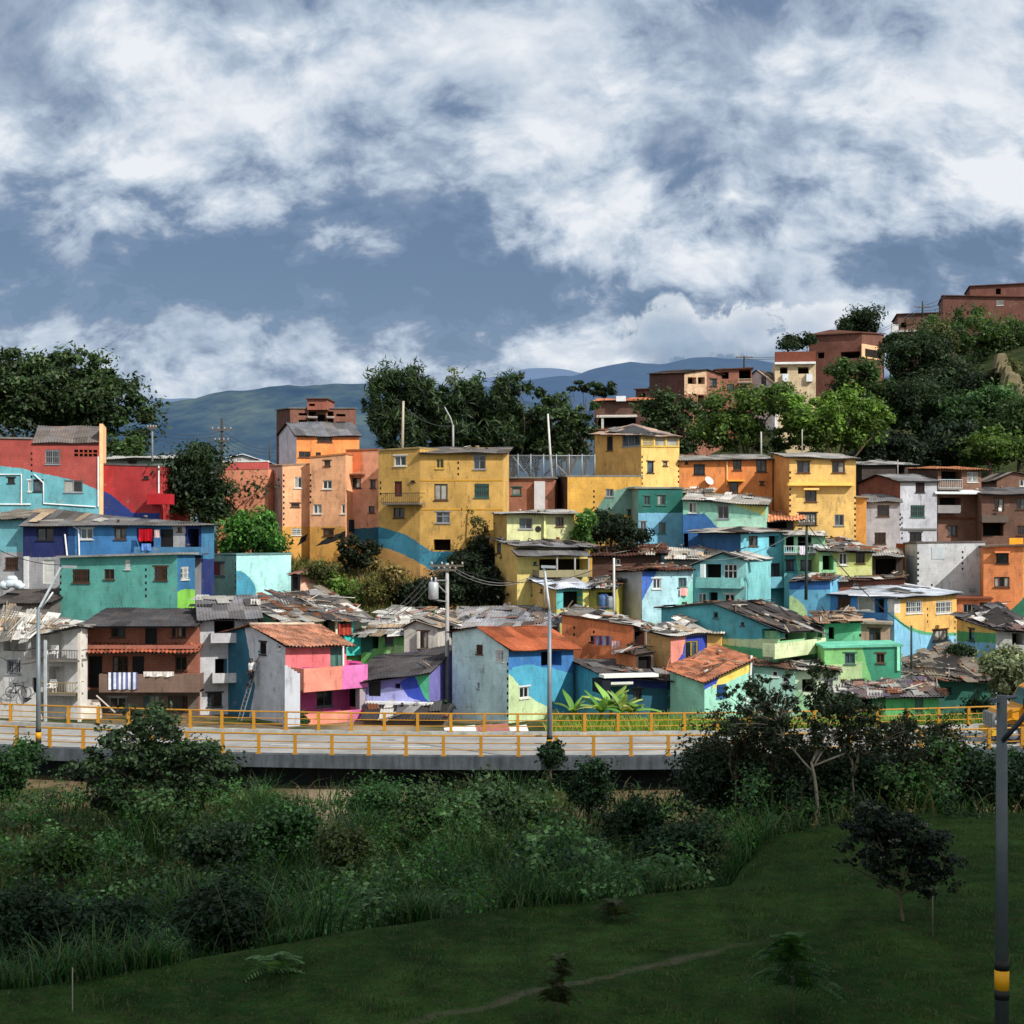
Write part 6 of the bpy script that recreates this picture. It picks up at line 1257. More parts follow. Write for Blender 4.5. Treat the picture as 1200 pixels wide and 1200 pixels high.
def tree(name, label, px, pyb, Y, ell, nleaf, L, pal, nclump=40, trunk=.25, group=None, cat='tree', flat=.75, cr=.3, bark=None, droop=0.0, wl=.45, limbs=14, seed=0, up=.5, sizetop=1.0, depth=None, hollow=.35, forkf=.55, fill=.3):
    """ell: list of crown ellipses (px, py, rx, ry) in the photo at distance Y; clumps fill them in depth too"""
    rng = random.Random(seed+int(px*3+Y)); nr = np.random.default_rng(seed+int(px*7+Y)+3)
    k = Y/F; base = P(px, pyb, Y); base.z = min(base.z, ground(base.x, Y)+.0) if base.z > ground(base.x, Y)+4 else base.z
    t = thing(name, label, cat, base, group); cl = []
    tot = sum(e[2]*e[3] for e in ell)
    for ex, ey, rx, ry in ell:
        c = P(ex, ey, Y); RX, RZ_ = rx*k, ry*k; RY = min(RX, RX*.9) if depth is None else depth
        m = max(3, int(nclump*rx*ry/tot))
        for i in range(m):
            d = Vector((rng.gauss(0, 1), rng.gauss(0, 1), rng.gauss(0, 1))).normalized(); r = rng.uniform(hollow, 1)**.6
            q = c+Vector((d.x*RX, d.y*RY, d.z*RZ_))*r*.86; cs = rng.uniform(.6, 1.25)*cr*min(RX, RZ_*1.3)
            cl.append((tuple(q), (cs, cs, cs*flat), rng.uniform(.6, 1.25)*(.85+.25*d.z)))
    mb = MB(); top = Vector((sum(c[0][0] for c in cl)/len(cl), sum(c[0][1] for c in cl)/len(cl), sum(c[0][2] for c in cl)/len(cl)))
    fork = base.lerp(top, forkf)
    mb.tube([base-Vector((0, 0, .5))]+curve_pts(base, fork, rng, 4, .06), [trunk*1.25, trunk, trunk*.9, trunk*.82, trunk*.74, trunk*.62], 8)
    anchors = []
    for c in rng.sample(cl, min(6, len(cl))):
        q = fork.lerp(Vector(c[0]), .8); s0 = base.lerp(fork, rng.uniform(.72, 1)); pts = curve_pts(s0, q, rng, 6, .16)
        mb.tube(pts, [trunk*.42*(1-i/8.0)+.01 for i in range(7)], 6); anchors += pts[2:]
    for c in rng.sample(cl, min(limbs, len(cl))):
        q = Vector(c[0]); a_ = min(anchors, key=lambda p: (p-q).length+max(0, p.z-q.z)*1.5); pts = curve_pts(a_, a_.lerp(q, .9), rng, 4, .14)
        mb.tube(pts, [trunk*.14*(1-i/5.0)+.008 for i in range(5)], 5)
    if trunk > 0: mb.build('trunk', bark or BARK, t, True)
    pl_ = GREENS[pal] if isinstance(pal, str) else pal
    V, C = leaves(cl, int(nleaf*(1-fill)), L, L*wl, pl_, up, droop, nr)
    if fill > 0:    # loose leaves between the clumps keep the outline ragged
        c2 = [(tuple(Vector(c[0])+Vector((rng.gauss(0, .5), rng.gauss(0, .5), rng.gauss(0, .4)))*c[1][0]*1.6), tuple(v*1.7 for v in c[1]), c[2]*.85) for c in cl]
        V2, C2 = leaves(c2, int(nleaf*fill), L, L*wl, pl_, up, droop, nr); V = np.concatenate([V, V2]); C = np.concatenate([C, C2])
    npmesh('crown', V, None, C, leafmat('leaf'), t)
    return t
def blades(name, roots, H, Wd, cols, lean=.35, seg=3, parent=None, rng=RNG, mat_=None, curl=.55):
    """grass and reed blades: curved tapering strips"""
    n = len(roots); R_ = np.array(roots, float); h = (np.array(H, float) if hasattr(H, '__len__') else np.full(n, H))*rng.uniform(.65, 1.2, n)
    az = rng.uniform(0, 2*np.pi, n); d = np.stack([np.cos(az), np.sin(az), np.zeros(n)], 1); le = rng.uniform(.3, 1.0, n)*lean
    sd = np.stack([-np.sin(az+rng.normal(0, .8, n)), np.cos(az), np.zeros(n)], 1); quads = []; 
    cols = np.array([lin(c)[:3] for c in cols]); C0 = DIM[0]*cols[rng.integers(0, len(cols), n)]*rng.uniform(.6, 1.3, n)[:, None]; CC = []
    pts = []; ws = []
    for i in range(seg+1):
        f = i/seg; p = R_+d*(h*le*(f**1.8))[:, None]; p[:, 2] += h*(f-curl*le*f**3); pts.append(p); ws.append(Wd*(1-f*.93))
    for i in range(seg):
        a, b = pts[i], pts[i+1]
        quads.append(np.stack([a-sd*ws[i], a+sd*ws[i], b+sd*ws[i+1], b-sd*ws[i+1]], 1)); CC.append(C0*(.55+.5*(i+1)/seg))
    return npmesh(name, np.concatenate(quads), None, np.concatenate(CC), mat_ or leafmat('leaf'), parent)

# ---- distant and hillside trees
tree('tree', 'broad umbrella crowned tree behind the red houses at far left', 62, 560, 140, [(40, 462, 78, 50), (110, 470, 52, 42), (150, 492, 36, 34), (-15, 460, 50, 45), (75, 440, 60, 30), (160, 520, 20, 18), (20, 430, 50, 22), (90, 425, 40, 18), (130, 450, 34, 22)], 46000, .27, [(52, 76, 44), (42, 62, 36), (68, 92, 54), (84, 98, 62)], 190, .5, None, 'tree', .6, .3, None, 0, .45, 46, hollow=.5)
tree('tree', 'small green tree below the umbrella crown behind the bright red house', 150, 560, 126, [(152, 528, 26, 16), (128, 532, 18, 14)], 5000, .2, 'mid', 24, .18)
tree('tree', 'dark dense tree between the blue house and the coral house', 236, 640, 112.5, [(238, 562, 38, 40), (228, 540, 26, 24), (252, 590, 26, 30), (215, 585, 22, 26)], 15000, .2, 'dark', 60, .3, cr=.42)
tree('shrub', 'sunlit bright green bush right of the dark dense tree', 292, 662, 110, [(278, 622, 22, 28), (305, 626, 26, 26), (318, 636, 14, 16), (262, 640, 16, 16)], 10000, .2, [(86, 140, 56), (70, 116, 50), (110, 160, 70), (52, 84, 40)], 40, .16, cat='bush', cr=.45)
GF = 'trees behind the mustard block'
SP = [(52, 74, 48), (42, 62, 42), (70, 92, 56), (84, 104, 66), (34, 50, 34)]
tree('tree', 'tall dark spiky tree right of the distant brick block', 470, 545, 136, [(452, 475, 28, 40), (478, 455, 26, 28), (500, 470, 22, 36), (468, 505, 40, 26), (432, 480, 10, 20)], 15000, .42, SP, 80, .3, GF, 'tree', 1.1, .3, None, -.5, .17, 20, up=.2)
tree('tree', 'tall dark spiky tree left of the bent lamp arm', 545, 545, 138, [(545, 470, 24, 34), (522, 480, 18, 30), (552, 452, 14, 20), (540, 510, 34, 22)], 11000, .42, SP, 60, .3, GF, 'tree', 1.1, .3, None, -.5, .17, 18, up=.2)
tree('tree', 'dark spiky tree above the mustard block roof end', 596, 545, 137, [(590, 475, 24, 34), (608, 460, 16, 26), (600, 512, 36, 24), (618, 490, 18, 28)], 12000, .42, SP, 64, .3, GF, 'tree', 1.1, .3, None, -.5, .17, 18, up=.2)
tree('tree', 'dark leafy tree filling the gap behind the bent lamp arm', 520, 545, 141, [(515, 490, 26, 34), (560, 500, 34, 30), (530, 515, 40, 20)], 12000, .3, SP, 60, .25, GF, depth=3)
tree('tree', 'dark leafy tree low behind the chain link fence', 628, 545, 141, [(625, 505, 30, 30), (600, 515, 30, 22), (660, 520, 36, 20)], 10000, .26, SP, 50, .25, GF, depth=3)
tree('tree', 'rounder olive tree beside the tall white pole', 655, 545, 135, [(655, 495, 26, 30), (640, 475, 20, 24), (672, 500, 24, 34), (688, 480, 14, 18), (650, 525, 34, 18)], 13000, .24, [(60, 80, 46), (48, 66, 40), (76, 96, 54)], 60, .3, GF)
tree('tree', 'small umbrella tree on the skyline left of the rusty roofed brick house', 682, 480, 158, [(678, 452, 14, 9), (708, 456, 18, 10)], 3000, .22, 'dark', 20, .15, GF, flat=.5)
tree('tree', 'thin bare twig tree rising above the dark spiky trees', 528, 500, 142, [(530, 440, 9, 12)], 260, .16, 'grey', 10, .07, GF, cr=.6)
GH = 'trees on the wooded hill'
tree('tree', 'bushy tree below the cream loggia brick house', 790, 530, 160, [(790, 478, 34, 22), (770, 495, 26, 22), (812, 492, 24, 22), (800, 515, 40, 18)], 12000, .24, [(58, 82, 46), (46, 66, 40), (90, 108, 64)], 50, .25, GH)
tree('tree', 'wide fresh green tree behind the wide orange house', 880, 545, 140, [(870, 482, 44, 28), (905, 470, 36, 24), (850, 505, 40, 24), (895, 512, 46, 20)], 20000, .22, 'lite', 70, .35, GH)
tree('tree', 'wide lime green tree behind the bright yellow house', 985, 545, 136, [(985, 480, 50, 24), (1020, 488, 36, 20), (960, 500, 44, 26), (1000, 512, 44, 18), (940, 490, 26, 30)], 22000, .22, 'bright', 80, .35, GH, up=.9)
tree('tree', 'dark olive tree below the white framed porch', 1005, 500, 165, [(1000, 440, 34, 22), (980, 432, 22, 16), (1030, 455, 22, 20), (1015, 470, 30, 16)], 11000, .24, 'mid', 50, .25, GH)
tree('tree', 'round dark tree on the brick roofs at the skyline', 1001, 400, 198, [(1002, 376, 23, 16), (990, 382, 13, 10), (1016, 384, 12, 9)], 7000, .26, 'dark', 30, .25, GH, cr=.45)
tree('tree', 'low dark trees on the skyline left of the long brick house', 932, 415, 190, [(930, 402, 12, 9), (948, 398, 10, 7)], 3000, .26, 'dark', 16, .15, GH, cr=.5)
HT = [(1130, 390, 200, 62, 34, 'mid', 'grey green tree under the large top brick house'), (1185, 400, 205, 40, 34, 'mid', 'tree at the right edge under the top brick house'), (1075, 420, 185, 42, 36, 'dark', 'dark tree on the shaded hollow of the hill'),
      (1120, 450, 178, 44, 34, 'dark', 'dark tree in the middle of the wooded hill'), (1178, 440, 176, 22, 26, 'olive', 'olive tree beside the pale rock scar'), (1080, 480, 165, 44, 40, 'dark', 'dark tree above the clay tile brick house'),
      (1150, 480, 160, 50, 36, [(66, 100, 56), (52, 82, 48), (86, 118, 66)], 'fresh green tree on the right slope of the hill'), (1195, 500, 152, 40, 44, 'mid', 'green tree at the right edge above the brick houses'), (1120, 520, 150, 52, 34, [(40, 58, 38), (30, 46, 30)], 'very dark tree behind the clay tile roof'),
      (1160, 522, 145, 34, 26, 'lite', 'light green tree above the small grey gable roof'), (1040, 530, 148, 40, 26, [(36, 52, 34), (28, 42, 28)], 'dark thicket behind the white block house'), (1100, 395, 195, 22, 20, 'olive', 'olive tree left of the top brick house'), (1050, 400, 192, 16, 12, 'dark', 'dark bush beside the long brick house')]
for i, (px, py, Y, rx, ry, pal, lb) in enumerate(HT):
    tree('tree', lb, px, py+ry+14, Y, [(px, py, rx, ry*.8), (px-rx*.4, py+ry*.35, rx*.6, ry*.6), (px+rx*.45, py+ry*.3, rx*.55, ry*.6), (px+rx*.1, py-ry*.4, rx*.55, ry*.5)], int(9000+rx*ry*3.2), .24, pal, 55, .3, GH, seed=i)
mb = MB(); 
for k in range(14):
    b = P(1176+k*2.2+random.uniform(-3, 3), 425+k*4+random.uniform(-4, 4), 174-k*.4); r = random.uniform(.5, 1.2); mb.hexa([b+Vector((-r, -r*.3, -r)), b+Vector((r*.8, -r*.4, -r)), b+Vector((r, r, -r)), b+Vector((-r, r, -r))], [b+Vector((-r*.6, -r*.1, r*.8)), b+Vector((r*.5, 0, r*.6)), b+Vector((r*.6, r, r)), b+Vector((-r*.7, r, r*.7))])
tag(mb.build('rock_face', concmat((112, 104, 80), .3)), 'pale bare rock scar on the right side of the wooded hill', 'rock')
GD = 'dark bushes in the village'
tree('shrub', 'dark bush under the sea green corner of the golden yellow house', 712, 645, 109.5, [(700, 618, 26, 24), (725, 622, 24, 20), (745, 628, 18, 16)], 9000, .18, [(38, 54, 34), (30, 44, 28)], 40, .14, GD, 'bush')
tree('shrub', 'sunlit young tree right of the pale yellow house', 683, 648, 105.5, [(685, 612, 11, 16), (680, 630, 13, 14)], 3600, .17, [(92, 134, 56), (72, 110, 46)], 22, .1, None, 'bush', cr=.5)
for px, py, rx, ry, Y, lb in ((540, 668, 34, 24, 106, 'dark vine covered bush at the foot of the mustard block'), (570, 690, 26, 26, 104.5, 'dark bush left of the ochre house wall'), (520, 700, 34, 20, 104, 'dark bush behind the transformer pole'), (560, 650, 18, 14, 107.5, 'dark creeper climbing the mustard block wall'), (490, 695, 30, 16, 104, 'dark bush left of the transformer')):
    tree('shrub', lb, px, py+ry, Y, [(px, py, rx, ry), (px+rx*.4, py-ry*.4, rx*.6, ry*.6)], 8000, .17, [(34, 48, 30), (26, 38, 24), (44, 58, 36)], 34, .1, GD, 'bush')
tree('shrub', 'dark bush on the slope below the peach house', 420, 668, 110, [(420, 645, 20, 22), (408, 655, 16, 16), (436, 652, 14, 14)], 6000, .17, [(46, 56, 34), (36, 44, 28)], 30, .1, GD, 'bush')
tree('tree', 'thin sparse young tree against the mustard block wall', 563, 660, 107.6, [(563, 618, 14, 16), (556, 606, 9, 10)], 700, .12, 'olive', 16, .07, cr=.5)
tree('tree', 'dusty grey green tree by the truck at the right edge', 1182, 850, 82.5, [(1185, 782, 32, 24), (1160, 775, 18, 14), (1205, 790, 24, 24), (1180, 802, 26, 16)], 9000, .17, 'grey', 60, .16, cr=.35)
for px, py, rx, ry, Y, lb in ((1120, 762, 10, 7, 92.5, 'dark potted shrub below the striped ochre house'), (1135, 765, 9, 6, 92, 'second dark shrub under the striped ochre house'), (518, 832, 12, 14, 87.5, 'dark shrub in the yard left of the pale blue house'), (505, 845, 12, 9, 86, 'low weeds beside the dark tin shed'), (1150, 830, 16, 12, 84.5, 'dark shrub in front of the dark green shack'), (1120, 845, 18, 8, 83.5, 'light weeds along the rail near the dark green shack'), (355, 845, 6, 6, 84.6, 'small shrub at the corner of the pink house')):
    tree('shrub', lb, px, py+ry, Y, [(px, py, rx, ry)], 1500, .12, 'dark' if 'dark' in lb[:6] or 'second' in lb else 'mid', 14, .04, 'shrubs in the yards', 'bush', cr=.5)
# dry and green weeds on the slope under the peach and mustard houses
rt = []; hs = []
while len(rt) < 16000:
    px = random.uniform(325, 590); Y = random.uniform(98, 116); x = PX(px, Y); rt.append((x, Y, ground(x, Y))); hs.append(random.choice([.35, .5, .8]))
tag(blades('weeds', rt, hs, .05, [(150, 128, 84), (104, 116, 56), (84, 100, 48), (170, 146, 100), (62, 80, 40)], .7), 'dry and green weeds on the bare slope below the peach house', 'weeds', None, 'stuff')
for i, (px, py, rx, ry, pal, lb) in enumerate(((395, 688, 16, 10, 'bright', 'bright green weed clump beside the peach shed'), (460, 672, 16, 10, [(150, 130, 84), (120, 110, 66)], 'straw coloured weed clump on the slope'), (375, 668, 14, 10, 'olive', 'olive weed clump under the leaf mural'), (440, 690, 20, 9, [(120, 110, 60), (90, 100, 50)], 'tan weed clump above the patchwork roof'), (410, 702, 14, 8, 'lite', 'light green weed clump at the patchwork roof edge'))):
    tree('shrub', lb, px, py+ry, 103.5, [(px, py, rx, ry)], 2400, .15, pal, 18, .04, 'weed clumps on the slope', 'bush', cr=.5)

# ---- strip behind the far rail: sunlit grass, banana plants
rt = []; hs = []
for i in range(15000):
    px = random.uniform(640, 1165); Y = random.uniform(78.6, 83.6); x = PX(px, Y)
    if Y < ynear(x)+ROADW+.15: continue
    rt.append((x, Y, ground(x, Y))); hs.append(random.choice([.5, .8, 1.1]))
tag(blades('grass', rt, hs, .035, [(126, 160, 52), (104, 140, 44), (150, 172, 70), (160, 160, 90)], .6), 'tall sunlit grass behind the far bridge rail', 'grass', None, 'stuff')
def banana(label, px, pyb, Y, n, Ln, pal, group='banana plants by the road', wide=.26, name='banana_plant', cat='plant'):
    b = P(px, pyb, Y); t = thing(name, label, cat, b, group); rng = random.Random(int(px)); mb = MB(); mb.tube([b-Vector((0, 0, .3)), b+Vector((0, 0, Ln*.45))], [.12, .07], 8); mb.build('stem', solid((108, 116, 60), .8), t, True)
    for i in range(n):
        az = 6.28*i/n+rng.uniform(-.4, .4); el = rng.uniform(.5, 1.35); L = Ln*rng.uniform(.75, 1.15); d = Vector((math.cos(az), math.sin(az), 0)); s = Vector((-d.y, d.x, 0)); mb = MB(); o = b+Vector((0, 0, Ln*.4))
        c = lin(rng.choice(GREENS[pal] if isinstance(pal, str) else pal)); c = tuple(v*rng.uniform(.8, 1.2) for v in c[:3])
        def fn(a, q):
            w_ = wide*L*.5*math.sin(math.pi*min(1, .08+a*.92))**.7*(2*q-1); p = o+d*(L*a*math.cos(el)+L*.25*a*a)+Vector((0, 0, L*(a*math.sin(el)-.55*a*a*(1.4-math.sin(el)))))
            return p+s*w_+Vector((0, 0, -abs(2*q-1)*.06*L))
        mb.grid(8, 2, fn, lambda a, q: c); mb.build('leaf', leafmat('leaf', .45), t, True)
for px, pyb, Y, n, L, lb in ((704, 846, 82.2, 9, 1.5, 'banana plant before the teal roadside house'), (716, 842, 83, 8, 1.75, 'taller banana plant in the middle of the clump'), (728, 845, 82.4, 9, 1.45, 'banana plant at the right of the clump'), (740, 846, 82.6, 7, 1.4, 'small banana plant right of the clump'), (672, 846, 81.8, 6, 1.5, 'banana plant with one long pale leaf near the lamp mast')):
    banana(lb, px, pyb, Y, n, L, [(130, 160, 76), (100, 136, 60), (160, 180, 104)])

DIM[0] = .72     # leaf colour darkened in place of deeper shade on the river bank
# ---- river bank: reeds, bushes and trees in front of the bridge
rt = []; hs = []; rc = []
def reed_ok(x, y):
    e = interp(_edge, x); return y > e+.3
rnd = random.Random(21)
cl_ = [(rnd.uniform(-15, 9.5), rnd.uniform(33, 63), rnd.uniform(.4, 1.5), rnd.uniform(.7, 2.9)) for _ in range(210)]
for cx, cy, cr_, ch in cl_:
    if not reed_ok(cx, cy) or abs(PX(300, cy)-cx) < 0: continue
    if cy > interp(_edge, cx)+9 and rnd.random() < .6: continue
    for k in range(260):
        x = rnd.gauss(cx, cr_*.6); y = rnd.gauss(cy, cr_*.6)
        if not reed_ok(x, y) or y > 66: continue
        front = sstep(0, 3, y-interp(_edge, x))
        rt.append((x, y, ground(x, y)-.05)); hs.append(ch*(.4+.6*front)*(1.15 if ground(x, y) < -2 else 1))
RC = [(50, 104, 48), (40, 86, 42), (66, 118, 56), (36, 70, 40), (80, 118, 62), (114, 128, 80)]
tag(blades('reeds', rt, hs, .022, RC, .85, 4), 'tall arching reeds and cane grass along the river', 'reeds', None, 'stuff')
rt = []; hs = []
for i in range(11000):
    x = rnd.uniform(-24, 24); y = rnd.uniform(50, 67.6)
    if not reed_ok(x, y): continue
    rt.append((x, y, ground(x, y))); hs.append(rnd.choice([.4, .7, 1.0, 1.5]))
tag(blades('undergrowth', rt, hs, .035, [(74, 110, 50), (58, 94, 44), (96, 116, 60), (140, 128, 84), (50, 84, 42)], .8), 'mixed weeds and grass on the river bank under the bridge', 'undergrowth', None, 'stuff')
UP = [[(62, 104, 54), (50, 88, 48), (84, 124, 70)], [(42, 74, 42), (36, 62, 38), (54, 88, 50)], [(80, 108, 54), (68, 92, 48), (106, 120, 68)], [(96, 138, 82), (74, 114, 62), (118, 154, 98)], [(70, 124, 48), (56, 104, 42)]]
VV = []; CC = []
for pi, pal in enumerate(UP):
    cl2 = []
    for k in range(150):
        y = rnd.uniform(40, 66); x = rnd.uniform(-.37*y, .30*y)
        if not reed_ok(x, y-1.2): continue
        if y > 60 and rnd.random() < .35: continue
        if (y > 59 and -9.3 < x < -5.2) or (y > 57 and 2 < x < 6.2): continue
        h_ = rnd.uniform(.7, 3.0)*(.62 if y > 60 else 1); r_ = rnd.uniform(.5, 1.2)
        for q in range(3): cl2.append(((x+rnd.gauss(0, r_*.6), y+rnd.gauss(0, r_*.6), ground(x, y)+h_*rnd.uniform(.3, 1)), (r_*.7, r_*.7, r_*.5), rnd.uniform(.6, 1.25)))
    V, C = leaves(cl2, 22000, (.085, .07, .08, .11, .09)[pi], (.045, .03, .022, .07, .03)[pi], pal, .9); VV.append(V); CC.append(C)
o = npmesh('undergrowth', np.concatenate(VV), None, np.concatenate(CC), leafmat('leaf')); tag(o, 'tangled leafy shrubs and creepers covering the river bank', 'undergrowth', None, 'stuff')
DIM[0] = 1.0
rt = []
for i in range(80000):
    x = rnd.uniform(-13, 22); y = rnd.uniform(26, 54)
    if reed_ok(x, y): continue
    rt.append((x, y, ground(x, y)-.01))
hs = [.08+.2*max(0, math.sin(x*1.7+2*math.sin(y*.8))*math.sin(y*1.3+x*.6))**2 for x, y, z in rt]
tag(blades('grass', rt, hs, .011, [(48, 82, 34), (36, 66, 28), (66, 94, 42), (92, 92, 54)], .8, 2), 'short mown grass blades on the dark lawn', 'grass', None, 'stuff')
DIM[0] = .68  # bush and tree colours also carry painted-in foreground shade
GB = 'bushes along the river bank'
def bush(label, px, py, Y, rx, ry, n, L, pal, **kw):
    kw.setdefault('cr', .42); kw.setdefault('wl', .5)
    return tree('bush', label, px, py+ry*1.05, Y, [(px, py, rx, ry), (px-rx*.45, py+ry*.3, rx*.6, ry*.65), (px+rx*.45, py+ry*.25, rx*.55, ry*.7)], n, L, pal, 46, kw.pop('trunk', .06), GB, 'bush', **kw)
DK = [(42, 74, 42), (36, 62, 38), (54, 90, 50)]; LT = [(62, 106, 54), (50, 88, 46), (86, 128, 70)]
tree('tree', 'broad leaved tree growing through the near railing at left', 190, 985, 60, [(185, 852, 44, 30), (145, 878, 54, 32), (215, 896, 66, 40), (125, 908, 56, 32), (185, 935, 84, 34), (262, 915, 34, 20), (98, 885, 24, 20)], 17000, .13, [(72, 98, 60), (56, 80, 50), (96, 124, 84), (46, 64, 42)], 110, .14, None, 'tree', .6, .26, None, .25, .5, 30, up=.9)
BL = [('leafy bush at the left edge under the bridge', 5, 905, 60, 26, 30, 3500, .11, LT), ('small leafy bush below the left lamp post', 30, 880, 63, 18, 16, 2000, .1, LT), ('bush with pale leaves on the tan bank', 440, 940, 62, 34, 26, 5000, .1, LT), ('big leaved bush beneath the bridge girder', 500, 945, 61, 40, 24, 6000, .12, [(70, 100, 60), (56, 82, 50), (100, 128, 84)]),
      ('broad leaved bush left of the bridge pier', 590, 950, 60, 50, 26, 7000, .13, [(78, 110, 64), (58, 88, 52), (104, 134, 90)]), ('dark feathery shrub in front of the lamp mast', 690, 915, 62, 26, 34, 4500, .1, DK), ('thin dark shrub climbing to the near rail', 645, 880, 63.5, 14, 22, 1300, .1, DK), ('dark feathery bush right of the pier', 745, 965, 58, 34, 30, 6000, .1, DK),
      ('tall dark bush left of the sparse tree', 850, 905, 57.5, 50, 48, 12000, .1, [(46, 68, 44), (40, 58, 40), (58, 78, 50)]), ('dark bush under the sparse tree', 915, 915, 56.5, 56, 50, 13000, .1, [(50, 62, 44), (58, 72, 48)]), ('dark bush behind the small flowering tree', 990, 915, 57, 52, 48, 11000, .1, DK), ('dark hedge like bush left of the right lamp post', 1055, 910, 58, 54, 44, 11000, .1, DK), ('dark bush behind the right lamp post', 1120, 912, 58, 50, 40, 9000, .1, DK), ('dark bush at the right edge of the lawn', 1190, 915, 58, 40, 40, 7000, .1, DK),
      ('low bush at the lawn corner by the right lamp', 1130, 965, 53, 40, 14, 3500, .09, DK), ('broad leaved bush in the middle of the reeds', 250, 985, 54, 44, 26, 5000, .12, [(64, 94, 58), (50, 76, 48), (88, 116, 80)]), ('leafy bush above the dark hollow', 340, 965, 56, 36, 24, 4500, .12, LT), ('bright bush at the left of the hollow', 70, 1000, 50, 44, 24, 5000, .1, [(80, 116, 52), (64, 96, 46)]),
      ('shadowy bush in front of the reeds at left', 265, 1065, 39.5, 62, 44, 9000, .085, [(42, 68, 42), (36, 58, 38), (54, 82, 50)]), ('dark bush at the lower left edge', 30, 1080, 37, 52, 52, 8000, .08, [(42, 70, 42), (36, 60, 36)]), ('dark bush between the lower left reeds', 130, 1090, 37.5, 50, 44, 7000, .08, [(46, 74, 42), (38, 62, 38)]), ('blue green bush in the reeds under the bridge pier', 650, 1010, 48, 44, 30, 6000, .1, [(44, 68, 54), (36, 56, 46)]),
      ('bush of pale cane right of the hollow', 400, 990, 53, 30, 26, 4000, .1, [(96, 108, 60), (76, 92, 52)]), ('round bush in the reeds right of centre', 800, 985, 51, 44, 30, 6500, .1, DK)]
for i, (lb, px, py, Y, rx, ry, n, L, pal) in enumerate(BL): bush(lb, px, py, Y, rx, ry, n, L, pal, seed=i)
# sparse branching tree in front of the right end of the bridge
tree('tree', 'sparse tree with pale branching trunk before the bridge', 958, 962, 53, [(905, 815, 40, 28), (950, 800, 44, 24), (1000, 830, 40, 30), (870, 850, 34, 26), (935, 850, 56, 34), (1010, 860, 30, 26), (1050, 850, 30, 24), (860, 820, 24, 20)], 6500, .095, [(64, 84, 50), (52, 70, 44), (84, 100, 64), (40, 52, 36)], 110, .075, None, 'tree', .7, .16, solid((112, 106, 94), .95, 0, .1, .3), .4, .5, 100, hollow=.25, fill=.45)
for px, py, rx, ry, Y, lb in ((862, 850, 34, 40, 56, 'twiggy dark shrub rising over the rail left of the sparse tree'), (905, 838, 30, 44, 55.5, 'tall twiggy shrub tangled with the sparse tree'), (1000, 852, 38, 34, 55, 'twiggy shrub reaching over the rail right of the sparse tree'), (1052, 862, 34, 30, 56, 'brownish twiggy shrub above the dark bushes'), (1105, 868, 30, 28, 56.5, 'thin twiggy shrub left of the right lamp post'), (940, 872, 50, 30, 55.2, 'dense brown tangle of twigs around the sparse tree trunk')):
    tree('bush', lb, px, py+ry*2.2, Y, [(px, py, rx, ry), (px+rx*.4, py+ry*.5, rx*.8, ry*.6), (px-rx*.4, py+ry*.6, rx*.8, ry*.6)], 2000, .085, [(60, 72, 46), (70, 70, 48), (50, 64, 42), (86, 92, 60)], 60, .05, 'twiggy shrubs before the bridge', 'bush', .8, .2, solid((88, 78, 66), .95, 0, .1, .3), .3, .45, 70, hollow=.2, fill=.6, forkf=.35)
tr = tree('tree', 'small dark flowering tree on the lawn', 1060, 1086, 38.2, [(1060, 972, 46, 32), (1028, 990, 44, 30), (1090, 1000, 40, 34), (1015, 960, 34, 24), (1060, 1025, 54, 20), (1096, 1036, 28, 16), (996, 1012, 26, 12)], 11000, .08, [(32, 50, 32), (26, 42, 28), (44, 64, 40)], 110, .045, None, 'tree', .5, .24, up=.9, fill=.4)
V, C = leaves([(tuple(P(px, py, 37.6)), (.18, .1, .06), 1) for px, py in ((1012, 942), (1062, 960), (1074, 972), (1085, 966), (1098, 998), (1106, 1002), (1104, 1018), (1092, 1040), (1050, 985), (1030, 1006), (1024, 946))], 260, .035, .02, [(150, 150, 130), (120, 124, 104)]); npmesh('blossom', V, None, C, leafmat('leaf'), tr)
upole('thin wooden support stake beside the small flowering tree', 1093, 36.8, 1092, 1050, (90, 80, 66), (.02, .018), name='tree_stake', group='garden stakes')
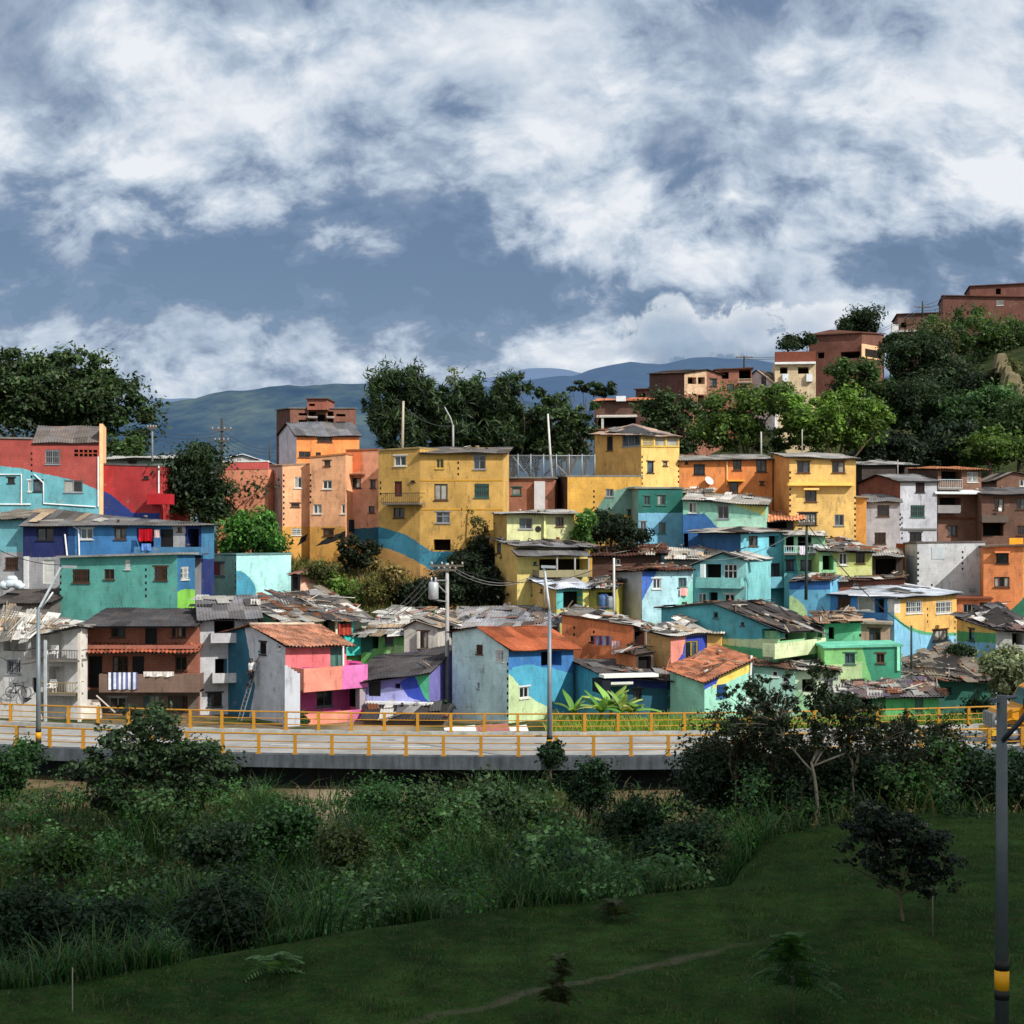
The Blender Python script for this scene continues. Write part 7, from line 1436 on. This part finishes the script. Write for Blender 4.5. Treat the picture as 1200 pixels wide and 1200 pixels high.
upole('thin pale stake at the lower left edge of the lawn', 85, 31.5, 1190, 1134, (140, 134, 120), (.014, .012), name='tree_stake', group='garden stakes')
DIM[0] = 1.0
def fern(label, px, pyb, Y, n, Ln, pal, hgt, lo=.25):
    b = P(px, pyb, Y); b.z = ground(b.x, Y); t = thing('sapling', label, 'plant', b, 'saplings on the lawn'); rng = random.Random(int(px)); mb = MB(); mb.tube([b-Vector((0, 0, .1)), b+Vector((.02, 0, hgt))], [.02, .01], 6); mb.build('stem', BARK, t, True)
    Vs = []; Cs = []
    cols = [lin(c) for c in pal]
    for i in range(n):
        f = rng.random(); az = rng.uniform(0, 6.28); o = b+Vector((0, 0, hgt*(lo+(1-lo)*f))); L = Ln*(1.15-.6*f)*rng.uniform(.7, 1.15); d = Vector((math.cos(az), math.sin(az), rng.uniform(.1, .9))).normalized()
        for k in range(26):
            a = (k+1)/26; p = o+d*L*a-Vector((0, 0, .55*L*a*a)); s = Vector((-d.y, d.x, 0)).normalized()*(1 if k % 2 else -1); ln = L*.26*(1-a*.7)*rng.uniform(.8, 1.1); tip = p+s*ln+d*ln*.5-Vector((0, 0, ln*.35)); wd = d*.034
            Vs.append([p-wd, p+wd, tip+wd*.3, tip-wd*.3]); c = rng.choice(cols); g_ = rng.uniform(.7, 1.2); Cs.append([c[0]*g_, c[1]*g_, c[2]*g_])
    npmesh('fronds', np.array([[list(p) for p in q] for q in Vs]), None, np.array(Cs), leafmat('leaf'), t)
fern('small palm like sapling in front of the shadowy reeds', 321, 1146, 34, 22, .85, [(96, 128, 80), (76, 106, 66)], .45)
fern('feathery sapling in the lower middle of the lawn', 655, 1200, 30.5, 70, .5, [(62, 76, 44), (52, 66, 40), (76, 80, 50)], 1.25)
fern('broad feathery sapling on the lawn left of the flowering tree', 930, 1190, 31, 70, 1.15, [(52, 88, 42), (42, 74, 36), (66, 96, 50)], 1.6, .35)
fern('tiny dark sapling beside the lower reeds', 720, 1078, 39, 30, .7, [(48, 66, 42), (70, 70, 46)], .45)
